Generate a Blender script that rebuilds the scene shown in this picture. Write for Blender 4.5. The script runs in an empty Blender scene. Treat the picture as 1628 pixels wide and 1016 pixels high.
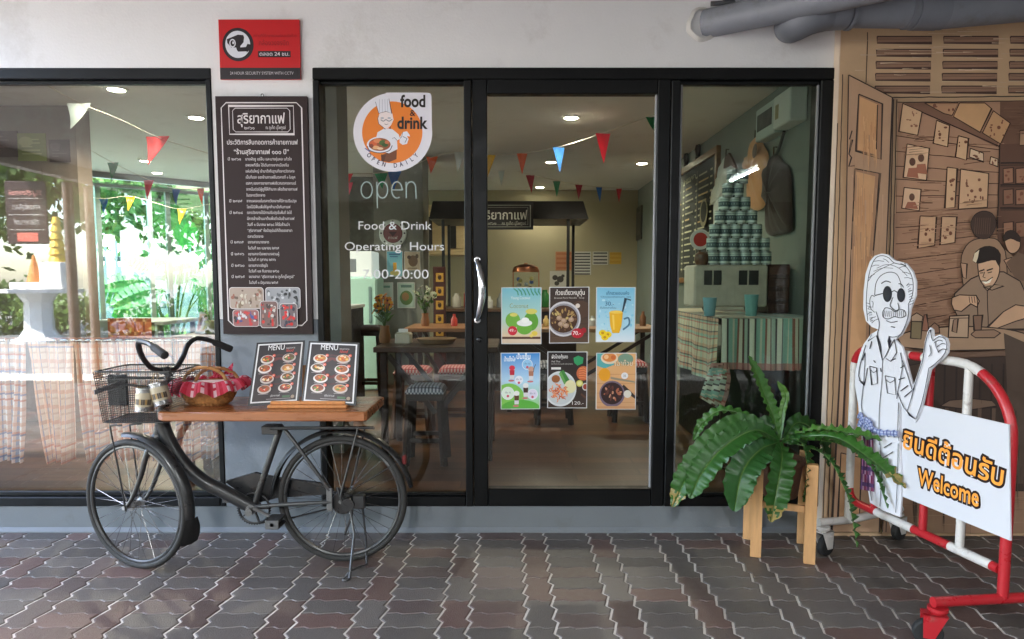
import bpy, math, random
from mathutils import Vector, Matrix
from mathutils.geometry import tessellate_polygon
random.seed(7)
SC = bpy.context.scene
COL = SC.collection
R = math.radians

# ------------------------------------------------------------------ camera, world, sun, exposure
F, PCX, PCY, PITCH, CAMH, CAMD = 1101.5, 814.0, 541.2, 0.08427, 1.311, 3.553
cd = bpy.data.cameras.new("camera")
cam = bpy.data.objects.new("camera", cd)
COL.objects.link(cam)
cam.location = (0, -CAMD, CAMH)
cam.rotation_euler = (math.pi / 2 - PITCH, 0, 0)
cd.sensor_width = 36
cd.lens = F / 1628 * 36
cd.shift_y = (PCY - 508) / 1628
cd.clip_start = 0.02
cd.clip_end = 400
SC.camera = cam

SUN_EL, SUN_AZ = R(47), R(302)            # azimuth the sun stands at, measured from +Y towards +X
w = bpy.data.worlds.new("World")
SC.world = w
w.use_nodes = True
nt = w.node_tree
bg = nt.nodes["Background"]
sky = nt.nodes.new("ShaderNodeTexSky")
sky.sky_type = 'NISHITA'
sky.sun_disc = False
sky.sun_elevation = SUN_EL
sky.sun_rotation = SUN_AZ
sky.air_density = 1.0
sky.dust_density = 1.2
sky.ozone_density = 1.0
nt.links.new(sky.outputs[0], bg.inputs[0])
bg.inputs[1].default_value = 0.15
sd = bpy.data.lights.new("sun", 'SUN')
sd.energy = 4
sd.angle = R(3)
sd.color = (1, .975, .94)
so = bpy.data.objects.new("sun", sd)
COL.objects.link(so)
sdir = Vector((math.sin(SUN_AZ) * math.cos(SUN_EL), math.cos(SUN_AZ) * math.cos(SUN_EL), math.sin(SUN_EL)))
so.rotation_euler = sdir.to_track_quat('Z', 'Y').to_euler()
SC.view_settings.view_transform = 'Standard'
SC.view_settings.look = 'None'
SC.view_settings.exposure = 4.05
SC.view_settings.gamma = 1
SC.render.engine = 'CYCLES'
SC.cycles.use_denoising = True
SC.cycles.max_bounces = 10
SC.cycles.diffuse_bounces = 5
SC.cycles.glossy_bounces = 5
SC.cycles.transparent_max_bounces = 24
SC.cycles.sample_clamp_indirect = 6
SC.cycles.caustics_reflective = False
SC.cycles.caustics_refractive = False

# ------------------------------------------------------------------ helpers
def lin(c):
    return tuple((x / 255 / 12.92) if x / 255 <= .04045 else ((x / 255 + .055) / 1.055) ** 2.4 for x in c[:3])

def ray(px, py):
    xc = (px - PCX) / F
    yc = -(py - PCY) / F
    return Vector((xc, math.cos(PITCH) + yc * math.sin(PITCH), -math.sin(PITCH) + yc * math.cos(PITCH)))
CAMP = Vector((0, -CAMD, CAMH))
def at(px, py, Y=0.0):
    d = ray(px, py)
    return CAMP + d * ((Y + CAMD) / d.y)
def onz(px, py, z=0.0):
    d = ray(px, py)
    return CAMP + d * ((z - CAMH) / d.z)
def onx(px, py, X):
    d = ray(px, py)
    return CAMP + d * (X / d.x)
def onplane(px, py, P, n):
    d = ray(px, py)
    return CAMP + d * ((Vector(P) - CAMP).dot(n) / d.dot(n))

def cr(pts, n=6, closed=False):
    """Catmull-Rom through points."""
    P = [Vector(p) for p in pts]
    out = []
    m = len(P)
    for i in range(m if closed else m - 1):
        if closed:
            a, b, c, d = P[(i - 1) % m], P[i], P[(i + 1) % m], P[(i + 2) % m]
        else:
            b, c = P[i], P[i + 1]
            a = P[i - 1] if i else b * 2 - c
            d = P[i + 2] if i + 2 < m else c * 2 - b
        for k in range(n):
            t = k / n
            out.append(.5 * ((2 * b) + (c - a) * t + (2 * a - 5 * b + 4 * c - d) * t * t + (3 * b - a - 3 * c + d) * t ** 3))
    if not closed:
        out.append(P[-1].copy())
    return out

class MB:
    """collects shapes; build() links them as ONE mesh object with a colour per face"""
    def __init__(s, col=(128, 128, 128)):
        s.v, s.f, s.c = [], [], []
        s.col = lin(col)
    def color(s, c):
        s.col = lin(c)
        return s
    def face(s, idx, cols=None):
        s.f.append(tuple(idx))
        s.c.append(cols if cols else s.col)
    def add(s, verts, faces, cols=None):
        b = len(s.v)
        s.v += [Vector(p) for p in verts]
        for k, f in enumerate(faces):
            s.face([i + b for i in f], cols[k] if cols else None)
        return s
    def box(s, a, b):
        x0, y0, z0 = a
        x1, y1, z1 = b
        return s.add([(x0, y0, z0), (x1, y0, z0), (x1, y1, z0), (x0, y1, z0), (x0, y0, z1), (x1, y0, z1), (x1, y1, z1), (x0, y1, z1)],
                     [(0, 3, 2, 1), (4, 5, 6, 7), (0, 1, 5, 4), (1, 2, 6, 5), (2, 3, 7, 6), (3, 0, 4, 7)])
    def bbox(s, a, b, r=.004):
        """box with chamfered edges"""
        x0, y0, z0 = [min(p, q) for p, q in zip(a, b)]
        x1, y1, z1 = [max(p, q) for p, q in zip(a, b)]
        r = min(r, (x1 - x0) * .45, (y1 - y0) * .45, (z1 - z0) * .45)
        V = []
        for z, e in ((z0, r), (z0 + r, 0), (z1 - r, 0), (z1, r)):
            x, X, y, Y = x0 + e, x1 - e, y0 + e, y1 - e
            q = r if e == 0 else r * .6
            V += [(x + q, y, z), (X - q, y, z), (X, y + q, z), (X, Y - q, z), (X - q, Y, z), (x + q, Y, z), (x, Y - q, z), (x, y + q, z)]
        Fc = [tuple(range(7, -1, -1)), tuple(range(24, 32))]
        for k in range(3):
            for i in range(8):
                j = (i + 1) % 8
                Fc.append((k * 8 + i, k * 8 + j, k * 8 + 8 + j, k * 8 + 8 + i))
        return s.add(V, Fc)
    def bar(s, p, q, w, h, up=(0, 0, 1)):
        """rectangular bar from p to q"""
        p, q, up = Vector(p), Vector(q), Vector(up)
        d = (q - p).normalized()
        sx = d.cross(up)
        if sx.length < 1e-4:
            sx = d.cross(Vector((0, 1, 0)))
        sx.normalize()
        uz = sx.cross(d)
        V = []
        for e in (p, q):
            for a, b in ((-1, -1), (1, -1), (1, 1), (-1, 1)):
                V.append(e + sx * a * w / 2 + uz * b * h / 2)
        return s.add(V, [(0, 1, 2, 3), (7, 6, 5, 4), (0, 4, 5, 1), (1, 5, 6, 2), (2, 6, 7, 3), (3, 7, 4, 0)])
    def tube(s, pts, r, n=10, cap=True, closed=False, flat=1.0, up=None):
        P = [Vector(p) for p in pts]
        m = len(P)
        rr = r if isinstance(r, (list, tuple)) else [r] * m
        T = []
        for i in range(m):
            a = P[(i - 1) % m] if (closed or i) else P[0]
            b = P[(i + 1) % m] if (closed or i < m - 1) else P[-1]
            t = b - a
            T.append(t.normalized() if t.length > 1e-9 else Vector((0, 0, 1)))
        u = Vector(up) if up else Vector((0, 0, 1))
        if abs(T[0].dot(u)) > .95:
            u = Vector((0, 1, 0)) if abs(T[0].y) < .9 else Vector((1, 0, 0))
        u = (u - T[0] * u.dot(T[0])).normalized()
        V = []
        for i in range(m):
            u = u - T[i] * u.dot(T[i])
            if u.length < 1e-6:
                u = T[i].orthogonal()
            u.normalize()
            v = T[i].cross(u)
            for k in range(n):
                a = 2 * math.pi * k / n
                V.append(P[i] + u * math.cos(a) * rr[i] * flat + v * math.sin(a) * rr[i])
        Fc = []
        for i in range(m if closed else m - 1):
            j = (i + 1) % m
            for k in range(n):
                l = (k + 1) % n
                Fc.append((i * n + k, i * n + l, j * n + l, j * n + k))
        if cap and not closed:
            Fc.append(tuple(range(n - 1, -1, -1)))
            Fc.append(tuple((m - 1) * n + k for k in range(n)))
        return s.add(V, Fc)
    def lathe(s, prof, c=(0, 0, 0), n=20, axis=(0, 0, 1), sx=1.0, sy=1.0):
        """profile of (radius, height) about axis through c"""
        ax = Vector(axis).normalized()
        u = ax.orthogonal().normalized() if abs(ax.z) < .99 else Vector((1, 0, 0))
        v = ax.cross(u)
        c = Vector(c)
        V = []
        for r, h in prof:
            for k in range(n):
                a = 2 * math.pi * k / n
                V.append(c + ax * h + u * r * math.cos(a) * sx + v * r * math.sin(a) * sy)
        Fc = []
        m = len(prof)
        for i in range(m - 1):
            for k in range(n):
                l = (k + 1) % n
                Fc.append((i * n + k, i * n + l, i * n + n + l, i * n + n + k))
        Fc.append(tuple(range(n - 1, -1, -1)))
        Fc.append(tuple((m - 1) * n + k for k in range(n)))
        return s.add(V, Fc)
    def ball(s, c, r, n=12, sz=(1, 1, 1)):
        prof = [(r * math.sin(math.pi * i / n) + 1e-5, -r * math.cos(math.pi * i / n)) for i in range(n + 1)]
        b = len(s.v)
        s.lathe(prof, (0, 0, 0), n * 2)
        for i in range(b, len(s.v)):
            p = s.v[i]
            s.v[i] = Vector((p.x * sz[0], p.y * sz[1], p.z * sz[2])) + Vector(c)
        return s
    def poly3(s, pts, thick=0.0, nrm=None):
        """filled polygon (may be concave); thick extrudes along nrm"""
        P = [Vector(p) for p in pts]
        tris = tessellate_polygon([P])
        n = len(P)
        if not thick:
            return s.add(P, [tuple(t) for t in tris])
        N = Vector(nrm).normalized() * thick
        Fc = [tuple(t) for t in tris] + [tuple(n + i for i in reversed(t)) for t in tris]
        for i in range(n):
            j = (i + 1) % n
            Fc.append((i, j, n + j, n + i))
        return s.add(P + [p + N for p in P], Fc)
    def grid(s, rows, closed=False):
        """rows of equal-length point lists -> quads"""
        m, n = len(rows), len(rows[0])
        V = [p for r_ in rows for p in r_]
        Fc = []
        for i in range(m - 1):
            for k in range(n if closed else n - 1):
                l = (k + 1) % n
                Fc.append((i * n + k, i * n + l, i * n + n + l, i * n + n + k))
        return s.add(V, Fc)
    def build(s, name, m, parent=None, smooth=None, origin=None):
        off = Vector((0, 0, 0))
        o = parent
        while o is not None:
            off += Vector(o.location)
            o = o.parent
        if parent is None:
            if origin is None:
                xs = [p.x for p in s.v]
                ys = [p.y for p in s.v]
                origin = ((min(xs) + max(xs)) / 2, (min(ys) + max(ys)) / 2, min(p.z for p in s.v))
            off = Vector(origin)
        me = bpy.data.meshes.new(name)
        me.from_pydata([tuple(p - off) for p in s.v], [], s.f)
        at_ = me.color_attributes.new("Col", 'FLOAT_COLOR', 'CORNER')
        flat = []
        for f, c in zip(s.f, s.c):
            if isinstance(c[0], (tuple, list)):
                for cc in c:
                    flat += [cc[0], cc[1], cc[2], 1]
            else:
                flat += [c[0], c[1], c[2], 1] * len(f)
        at_.data.foreach_set("color", flat)
        me.materials.append(m)
        if smooth is not None:
            me.polygons.foreach_set("use_smooth", [True] * len(me.polygons))
            me.set_sharp_from_angle(angle=R(smooth))
        me.update()
        o = bpy.data.objects.new(name, me)
        COL.objects.link(o)
        if parent is not None:
            o.parent = parent
        else:
            o.location = off
        return o

def tag(o, label, cat, group=None):
    o["label"] = label
    o["category"] = cat
    if group:
        o["group"] = group
    return o
def thing(name, loc, label, cat, group=None):
    o = bpy.data.objects.new(name, None)
    o.empty_display_size = .05
    COL.objects.link(o)
    o.location = loc
    return tag(o, label, cat, group)
def struct(o, kind="structure"):
    o["kind"] = kind
    return o
def dup(root, delta, label=None, group=None):
    def cp(o, par):
        c = o.copy()
        COL.objects.link(c)
        if par is not None:
            c.parent = par
        for ch in list(o.children):
            cp(ch, c)
        return c
    r = cp(root, None)
    r.location = Vector(root.location) + Vector(delta)
    if label:
        r["label"] = label
    if group:
        r["group"] = group
    return r

# ------------------------------------------------------------------ materials
MATS = {}
def vc(name, rough=.5, metal=0., nscale=0., namt=0., bump=0., bscale=60., spec=.5, coat=0., dirt=None, stretch=(1, 1, 1), trans=0., sheen=0.):
    """principled material: base colour = the mesh's own colour, with procedural mottling and bump"""
    if name in MATS:
        return MATS[name]
    m = bpy.data.materials.new(name)
    m.use_nodes = True
    t = m.node_tree
    L = t.links.new
    b = t.nodes["Principled BSDF"]
    b.inputs["Roughness"].default_value = rough
    b.inputs["Metallic"].default_value = metal
    b.inputs["Specular IOR Level"].default_value = spec
    b.inputs["Coat Weight"].default_value = coat
    b.inputs["Coat Roughness"].default_value = .08
    if sheen:
        b.inputs["Sheen Weight"].default_value = sheen
    a = t.nodes.new("ShaderNodeVertexColor")
    a.layer_name = "Col"
    out = a.outputs[0]
    tc = t.nodes.new("ShaderNodeTexCoord")
    mp = t.nodes.new("ShaderNodeMapping")
    mp.inputs["Scale"].default_value = stretch
    L(tc.outputs["Object"], mp.inputs[0])
    if namt:
        n = t.nodes.new("ShaderNodeTexNoise")
        n.inputs["Scale"].default_value = nscale
        n.inputs["Detail"].default_value = 6
        n.inputs["Roughness"].default_value = .65
        L(mp.outputs[0], n.inputs[0])
        mr = t.nodes.new("ShaderNodeMapRange")
        mr.inputs[1].default_value = .25
        mr.inputs[2].default_value = .75
        mr.inputs[3].default_value = 1 - namt
        mr.inputs[4].default_value = 1 + namt
        L(n.outputs[0], mr.inputs[0])
        mx = t.nodes.new("ShaderNodeMix")
        mx.data_type = 'RGBA'
        mx.blend_type = 'MULTIPLY'
        mx.inputs[0].default_value = 1
        L(out, mx.inputs[6])
        L(mr.outputs[0], mx.inputs[7])
        out = mx.outputs[2]
        mr2 = t.nodes.new("ShaderNodeMapRange")
        mr2.inputs[1].default_value = .3
        mr2.inputs[2].default_value = .7
        mr2.inputs[3].default_value = max(0.02, rough - .12)
        mr2.inputs[4].default_value = min(1, rough + .12)
        L(n.outputs[0], mr2.inputs[0])
        L(mr2.outputs[0], b.inputs["Roughness"])
    if dirt:
        dcol, dscale, lo, hi = dirt
        n2 = t.nodes.new("ShaderNodeTexNoise")
        n2.inputs["Scale"].default_value = dscale
        n2.inputs["Detail"].default_value = 8
        n2.inputs["Roughness"].default_value = .7
        L(mp.outputs[0], n2.inputs[0])
        rp = t.nodes.new("ShaderNodeMapRange")
        rp.inputs[1].default_value = lo
        rp.inputs[2].default_value = hi
        L(n2.outputs[0], rp.inputs[0])
        mx2 = t.nodes.new("ShaderNodeMix")
        mx2.data_type = 'RGBA'
        L(rp.outputs[0], mx2.inputs[0])
        L(out, mx2.inputs[6])
        mx2.inputs[7].default_value = (*lin(dcol), 1)
        out = mx2.outputs[2]
    L(out, b.inputs["Base Color"])
    if bump:
        n3 = t.nodes.new("ShaderNodeTexNoise")
        n3.inputs["Scale"].default_value = bscale
        n3.inputs["Detail"].default_value = 5
        L(mp.outputs[0], n3.inputs[0])
        bp = t.nodes.new("ShaderNodeBump")
        bp.inputs["Strength"].default_value = bump
        bp.inputs["Distance"].default_value = .004
        L(n3.outputs[0], bp.inputs["Height"])
        L(bp.outputs[0], b.inputs["Normal"])
    if trans:
        tr = t.nodes.new("ShaderNodeBsdfTranslucent")
        L(out, tr.inputs[0])
        ms = t.nodes.new("ShaderNodeMixShader")
        ms.inputs[0].default_value = trans
        L(b.outputs[0], ms.inputs[1])
        L(tr.outputs[0], ms.inputs[2])
        L(ms.outputs[0], t.nodes["Material Output"].inputs[0])
    MATS[name] = m
    return m

def glass(name, tint, f0=.045, gtint=(1, 1, 1)):
    m = bpy.data.materials.new(name)
    m.use_nodes = True
    t = m.node_tree
    L = t.links.new
    t.nodes.remove(t.nodes["Principled BSDF"])
    g = t.nodes.new("ShaderNodeNewGeometry")
    dp = t.nodes.new("ShaderNodeVectorMath")
    dp.operation = 'DOT_PRODUCT'
    L(g.outputs["Incoming"], dp.inputs[0])
    L(g.outputs["Normal"], dp.inputs[1])
    def mth(op, a, b):
        n = t.nodes.new("ShaderNodeMath")
        n.operation = op
        for i, x in enumerate((a, b)):
            if x is None:
                continue
            if isinstance(x, (int, float)):
                n.inputs[i].default_value = x
            else:
                L(x, n.inputs[i])
        return n.outputs[0]
    c = mth('ABSOLUTE', dp.outputs["Value"], None)
    s5 = mth('POWER', mth('SUBTRACT', 1.0, c), 5.0)
    fr = mth('ADD', mth('MULTIPLY', s5, 1 - f0), f0)
    tr = t.nodes.new("ShaderNodeBsdfTransparent")
    tr.inputs[0].default_value = (*tint, 1)
    gl = t.nodes.new("ShaderNodeBsdfGlossy")
    gl.inputs["Roughness"].default_value = 0.0
    gl.inputs[0].default_value = (*gtint, 1)
    ms = t.nodes.new("ShaderNodeMixShader")
    L(fr, ms.inputs[0])
    L(tr.outputs[0], ms.inputs[1])
    L(gl.outputs[0], ms.inputs[2])
    L(ms.outputs[0], t.nodes["Material Output"].inputs[0])
    return m

def emit(name, col, strength):
    m = bpy.data.materials.new(name)
    m.use_nodes = True
    b = m.node_tree.nodes["Principled BSDF"]
    b.inputs["Base Color"].default_value = (.8, .8, .8, 1)
    b.inputs["Emission Color"].default_value = (*col, 1)
    b.inputs["Emission Strength"].default_value = strength
    return m

PLASTER = vc("white_plaster", .85, nscale=3, namt=.035, bump=.25, bscale=90, dirt=((166, 160, 154), 1.7, .55, .95))
GREYPAINT = vc("grey_masonry_paint", .6, nscale=4, namt=.07, bump=.25, bscale=70, dirt=((92, 90, 86), 5, .6, .95))
BLACKALU = vc("black_aluminium", .42, nscale=9, namt=.1, spec=.22)
PAVER = vc("paver_concrete", .5, nscale=35, namt=.2, bump=.4, bscale=160, spec=.75, dirt=((84, 78, 74), 1.6, .6, 1.1))
CONC = vc("polished_concrete", .6, nscale=2.2, namt=.28, bump=.15, bscale=20, dirt=((120, 124, 118), 3.1, .5, .8))
PRINT = vc("printed_vinyl", .35, spec=.4)
MATTE = vc("painted_wall_art", .8, nscale=5, namt=.1, bump=.1, bscale=60)
METALP = vc("black_bicycle_paint", .34, nscale=18, namt=.18, bump=.06, bscale=120, dirt=((92, 70, 56), 14, .58, .82))
WOOD = vc("varnished_wood", .3, nscale=5, namt=.25, bump=.1, bscale=30, stretch=(1, 9, 9), coat=.3)
RAWWOOD = vc("raw_pine", .6, nscale=6, namt=.2, bump=.15, bscale=40, stretch=(9, 9, 1))
DKWOOD = vc("dark_wood", .4, nscale=6, namt=.3, stretch=(1, 8, 8))
CLOTH = vc("cloth", .9, nscale=60, namt=.06, bump=.3, bscale=300, sheen=.2)
SHEER = vc("thin_cotton", .9, nscale=60, namt=.05, bump=.2, bscale=300, trans=.4)
CHROME = vc("brushed_steel", .25, metal=1.0)
PLASTIC = vc("plastic", .4, nscale=8, namt=.05)
RUBBER = vc("rubber", .75, nscale=25, namt=.2)
LEAF = vc("leaf", .38, nscale=14, namt=.25, bump=.2, bscale=60, trans=.2, dirt=((112, 104, 60), 22, .68, .9))
FOLI = vc("foliage", .6, nscale=2, namt=.25, trans=.35)
GLASS = glass("clear_shop_glass", (.90, .93, .91), .022)
WINGLASS = glass("bright_window_glass", (.92, .95, .94), .066)
TINTGLASS = glass("green_tinted_glass", (.85, .925, .89), .025)
THINGLASS = glass("thin_clear_glass", (.95, .98, .97), .04)
GARDENGLASS = glass("teal_garden_glass", (.50, .61, .575), .04)

# ------------------------------------------------------------------ flat artwork (signs, posters, decals, painted wall)
TXT = {}
def text_geo(s, bold=0.0):
    k = (s, bold)
    if k not in TXT:
        c = bpy.data.curves.new("lettering", 'FONT')
        c.body = s
        c.offset = bold
        c.resolution_u = 3
        o = bpy.data.objects.new("lettering", c)
        COL.objects.link(o)
        dg = bpy.context.evaluated_depsgraph_get()
        me = bpy.data.meshes.new_from_object(o.evaluated_get(dg))
        V = [(v.co.x, v.co.y) for v in me.vertices]
        Fc = [tuple(p.vertices) for p in me.polygons]
        bpy.data.objects.remove(o)
        bpy.data.curves.remove(c)
        bpy.data.meshes.remove(me)
        TXT[k] = (V, Fc)
    return TXT[k]

class Art:
    """layers of flat paint or print; fn(u, v, lift) maps artwork coordinates to the world"""
    def __init__(s, fn, step=.00006, start=.0003):
        s.fn, s.step, s.l = fn, step, start
        s.clip = None
        s.mb = MB()
    def _up(s):
        s.l += s.step
    def poly(s, pts, col):
        s._up()
        if s.clip:
            u0, v0, u1, v1 = s.clip
            for ax, lim, sg in ((0, u0, 1), (0, u1, -1), (1, v0, 1), (1, v1, -1)):
                out = []
                for i in range(len(pts)):
                    p, q = pts[i - 1], pts[i]
                    dp, dq = (p[ax] - lim) * sg, (q[ax] - lim) * sg
                    if (dp >= 0) != (dq >= 0):
                        t = dp / (dp - dq)
                        out.append((p[0] + (q[0] - p[0]) * t, p[1] + (q[1] - p[1]) * t))
                    if dq >= 0:
                        out.append(q)
                pts = out
                if len(pts) < 3:
                    return s
        s.mb.color(col)
        s.mb.poly3([s.fn(u, v, s.l) for u, v in pts])
        return s
    def rect(s, u0, v0, u1, v1, col, col2=None):
        s._up()
        P = [s.fn(u0, v0, s.l), s.fn(u1, v0, s.l), s.fn(u1, v1, s.l), s.fn(u0, v1, s.l)]
        if col2 is None:
            s.mb.color(col)
            s.mb.add(P, [(0, 1, 2, 3)])
        else:
            a, b = lin(col), lin(col2)
            s.mb.add(P, [(0, 1, 2, 3)], [(a, a, b, b)])
        return s
    def ell(s, u, v, a, b, col, n=28, rot=0., a0=0., a1=360.):
        pts = []
        full = a1 - a0 >= 359
        for k in range(n if full else n + 1):
            t = R(a0 + (a1 - a0) * k / n)
            x, y = a * math.cos(t), b * math.sin(t)
            pts.append((u + x * math.cos(rot) - y * math.sin(rot), v + x * math.sin(rot) + y * math.cos(rot)))
        return s.poly(pts, col)
    def rrect(s, u0, v0, u1, v1, r, col, n=5, rv=None):
        rv = rv or r
        pts = []
        for cx, cy, a in ((u1 - r, v1 - rv, 0), (u0 + r, v1 - rv, 90), (u0 + r, v0 + rv, 180), (u1 - r, v0 + rv, 270)):
            for k in range(n + 1):
                t = R(a + 90 * k / n)
                pts.append((cx + r * math.cos(t), cy + rv * math.sin(t)))
        return s.poly(pts, col)
    def stroke(s, pts, wd, col, closed=False, smooth=0, asp=1.0):
        """ribbon along pts; asp = v units per u unit"""
        s._up()
        P = [Vector((p[0], p[1] / asp, 0)) for p in pts]
        if smooth:
            P = cr(P, smooth, closed)
        m = len(P)
        wds = wd if isinstance(wd, (list, tuple)) else None
        V, Fc = [], []
        for i in range(m):
            a = P[(i - 1) % m] if (closed or i) else P[0]
            b = P[(i + 1) % m] if (closed or i < m - 1) else P[-1]
            t = (b - a)
            t = t.normalized() if t.length > 1e-12 else Vector((1, 0, 0))
            if 0 < i < m - 1 or closed:
                t1 = (P[i] - a)
                k = 1.0
                if t1.length > 1e-12:
                    k = 1 / max(.45, abs(t1.normalized().dot(t)))
            else:
                k = 1.0
            ww = (wds[0] + (wds[1] - wds[0]) * i / max(1, m - 1)) if wds else wd
            nrm = Vector((-t.y, t.x, 0)) * ww * .5 * k
            for q in (P[i] + nrm, P[i] - nrm):
                if s.clip:
                    q = Vector((min(max(q.x, s.clip[0]), s.clip[2]), min(max(q.y, s.clip[1] / asp), s.clip[3] / asp), 0))
                V.append(s.fn(q.x, q.y * asp, s.l))
        for i in range(m if closed else m - 1):
            j = (i + 1) % m
            Fc.append((2 * i, 2 * i + 1, 2 * j + 1, 2 * j))
        s.mb.color(col)
        s.mb.add(V, Fc)
        return s
    def text(s, t, u, v, size, col, align='c', bold=0.0, sx=1.0, asp=1.0, width=None, shear=0., rot=0.):
        """size = letter size in u units; asp = v units per u unit (sign included)"""
        V, Fc = text_geo(t, bold)
        if not V:
            return s
        x0 = min(p[0] for p in V)
        x1 = max(p[0] for p in V)
        if width:
            sx = width / ((x1 - x0) * size)
        ox = {'l': x0, 'c': (x0 + x1) / 2, 'r': x1}[align]
        s._up()
        P = []
        cs, sn = math.cos(rot), math.sin(rot)
        for x, y in V:
            a, b = (x - ox + y * shear) * size * sx, y * size
            P.append(s.fn(u + a * cs - b * sn, v + (a * sn + b * cs) * asp, s.l))
        s.mb.color(col)
        s.mb.add(P, Fc)
        return s
def panel_fn(o, u, v, n):
    o, u, v, n = Vector(o), Vector(u), Vector(v), Vector(n)
    return lambda a, b, l: o + u * a + v * b + n * l
# ================================================================== SETTING
ZT, ZP = 2.373, .136          # top of the shop front, top of the plinth
XL0 = -4.6                    # left window's far end
XP0, XP1 = -1.50, -.995       # pier between the left window and the glass front
XR = 1.612                    # right end of the glass front
FLZ = .12                     # cafe floor
CEZ = 2.76                    # cafe ceiling
YB, XRW, XLW = 7.6, 2.0, -7.0

def flat_box(name, a, b, col, m, bev=0):
    mb = MB(col)
    if bev:
        mb.bbox(a, b, bev)
    else:
        mb.box(a, b)
    return struct(mb.build(name, m))

# open ground to the horizon (bare earth / lawn), carport concrete, then the wavy pavers in front of the shop
GRASSM = vc("lawn", .9, nscale=1.3, namt=.35, bump=.6, bscale=50)
CONCG = vc("concrete_ground", .8, nscale=1.5, namt=.2, bump=.3, bscale=40)
mb = MB((132, 128, 118))
mb.add([(-120, -120, -.06), (120, -120, -.06), (120, 120, -.06), (-120, 120, -.06)], [(0, 1, 2, 3)])
struct(mb.build("ground", CONCG))
mb = MB((116, 116, 117))
mb.add([(-13, -30, -.05), (5.4, -30, -.05), (5.4, -4.4, -.05), (-13, -4.4, -.05)], [(0, 1, 2, 3)])
struct(mb.build("driveway", CONCG))
flat_box("paving_bed", (-9.6, -6.2, -.045), (5.4, 0, -.0042), (206, 202, 197), CONCG)

def paver_mesh():
    mb = MB()
    rnd = random.Random(3)
    A = .0095
    prof = [(0, 0), (.38, A), (.62, -A)]
    U = .1125
    def brick(x0, y0, w, h, col):
        pts = []
        nx, ny = round(w / U), round(h / U)
        for k in range(nx):
            for t, z in prof:
                pts.append((x0 + (k + t) * U, y0 + z * .75))
        for k in range(ny):
            for t, z in prof:
                pts.append((x0 + w + z * 1.2, y0 + (k + t) * U))
        for k in range(nx, 0, -1):
            pts.append((x0 + k * U, y0 + h))
            for t, z in reversed(prof[1:]):
                pts.append((x0 + (k - 1 + t) * U, y0 + h + z * .75))
        for k in range(ny, 0, -1):
            pts.append((x0, y0 + k * U))
            for t, z in reversed(prof[1:]):
                pts.append((x0 + z * 1.2, y0 + (k - 1 + t) * U))
        cx, cy = x0 + w / 2, y0 + h / 2
        dz = rnd.uniform(-.0012, .0012)
        tx, ty = rnd.uniform(-.006, .006), rnd.uniform(-.006, .006)
        n = len(pts)
        V = []
        for d, z in ((.0030, -.012), (.0030, -.0025), (.0042, -.001), (.0065, 0)):
            fx, fy = (w / 2 - d * 1.6) / (w / 2), (h / 2 - d * .75) / (h / 2)
            for x, y in pts:
                V.append((cx + (x - cx) * fx, cy + (y - cy) * fy, z + dz + tx * (x - cx) + ty * (y - cy)))
        Fc = []
        for k in range(3):
            for i in range(n):
                j = (i + 1) % n
                Fc.append((k * n + i, k * n + j, k * n + n + j, k * n + n + i))
        Fc.append(tuple(3 * n + i for i in range(n)))
        mb.color(col)
        mb.add(V, Fc)
    def pick(narrow):
        r = rnd.random()
        if r < (.6 if narrow else .24):
            c = rnd.choice([(94, 74, 69), (89, 77, 74), (86, 70, 66)])
        else:
            c = rnd.choice([(88, 82, 79), (84, 79, 76), (91, 86, 83)])
        k = rnd.uniform(.9, 1.09)
        return tuple(v * k for v in c)
    X0, Y0 = -.506, -.1167
    for c in range(-27, 18):
        xs = X0 + c * .3375
        for i in range(-2, 48):
            y1 = Y0 - i * U
            if y1 > 0.0:
                y1 = -.002
                h = y1 - (Y0 - (i + 1) * U)
                if h < .05:
                    continue
                brick(xs, Y0 - (i + 1) * U, .225, U, pick(False)) if Y0 - i * U < .001 else None
            else:
                brick(xs, y1 - U, .225, U, pick(False))
            if i % 2 == 0 and y1 < -.0:
                if Y0 - i * U > 0:
                    continue
                brick(xs + .225, Y0 - i * U - .225, U, .225, pick(True))
        brick(xs + .225, Y0, U, U, pick(True))
    return mb
pv = struct(paver_mesh().build("paved_forecourt", PAVER, origin=(0, 0, 0)))

# ---- the cafe building: masonry front, floor, ceiling and walls behind the glass
cafe = thing("cafe_building", (0, .075, 0), "cafe building front, white plaster above and grey painted pier and plinth below", "building")
mb = MB((222, 222, 224))
mb.box((-9.0, 0, ZT), (5.6, .15, 3.3))
mb.box((XP0, 0, 1.12), (XP1, .15, ZT))
mb.box((-9.0, 0, ZP), (XL0, .15, ZT))
mb.build("upper_wall", PLASTER, cafe)
mb = MB((126, 133, 141))
mb.bbox((XP0, -.003, ZP), (XP1, .147, 1.12), .004)
mb.build("pier", GREYPAINT, cafe)
mb = MB((110, 115, 120))
mb.box((-9.0, 0, -.04), (XR + .02, .16, ZP))
# small cove where the plinth meets the paving
mb.add([(-9, -.02, -.03), (XR + .02, -.02, -.03), (XR + .02, -.02, .006), (-9, -.02, .006), (-9, -.0005, .024), (XR + .02, -.0005, .024)],
       [(0, 1, 2, 3), (3, 2, 5, 4)])
mb.build("plinth", GREYPAINT, cafe)

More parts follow.
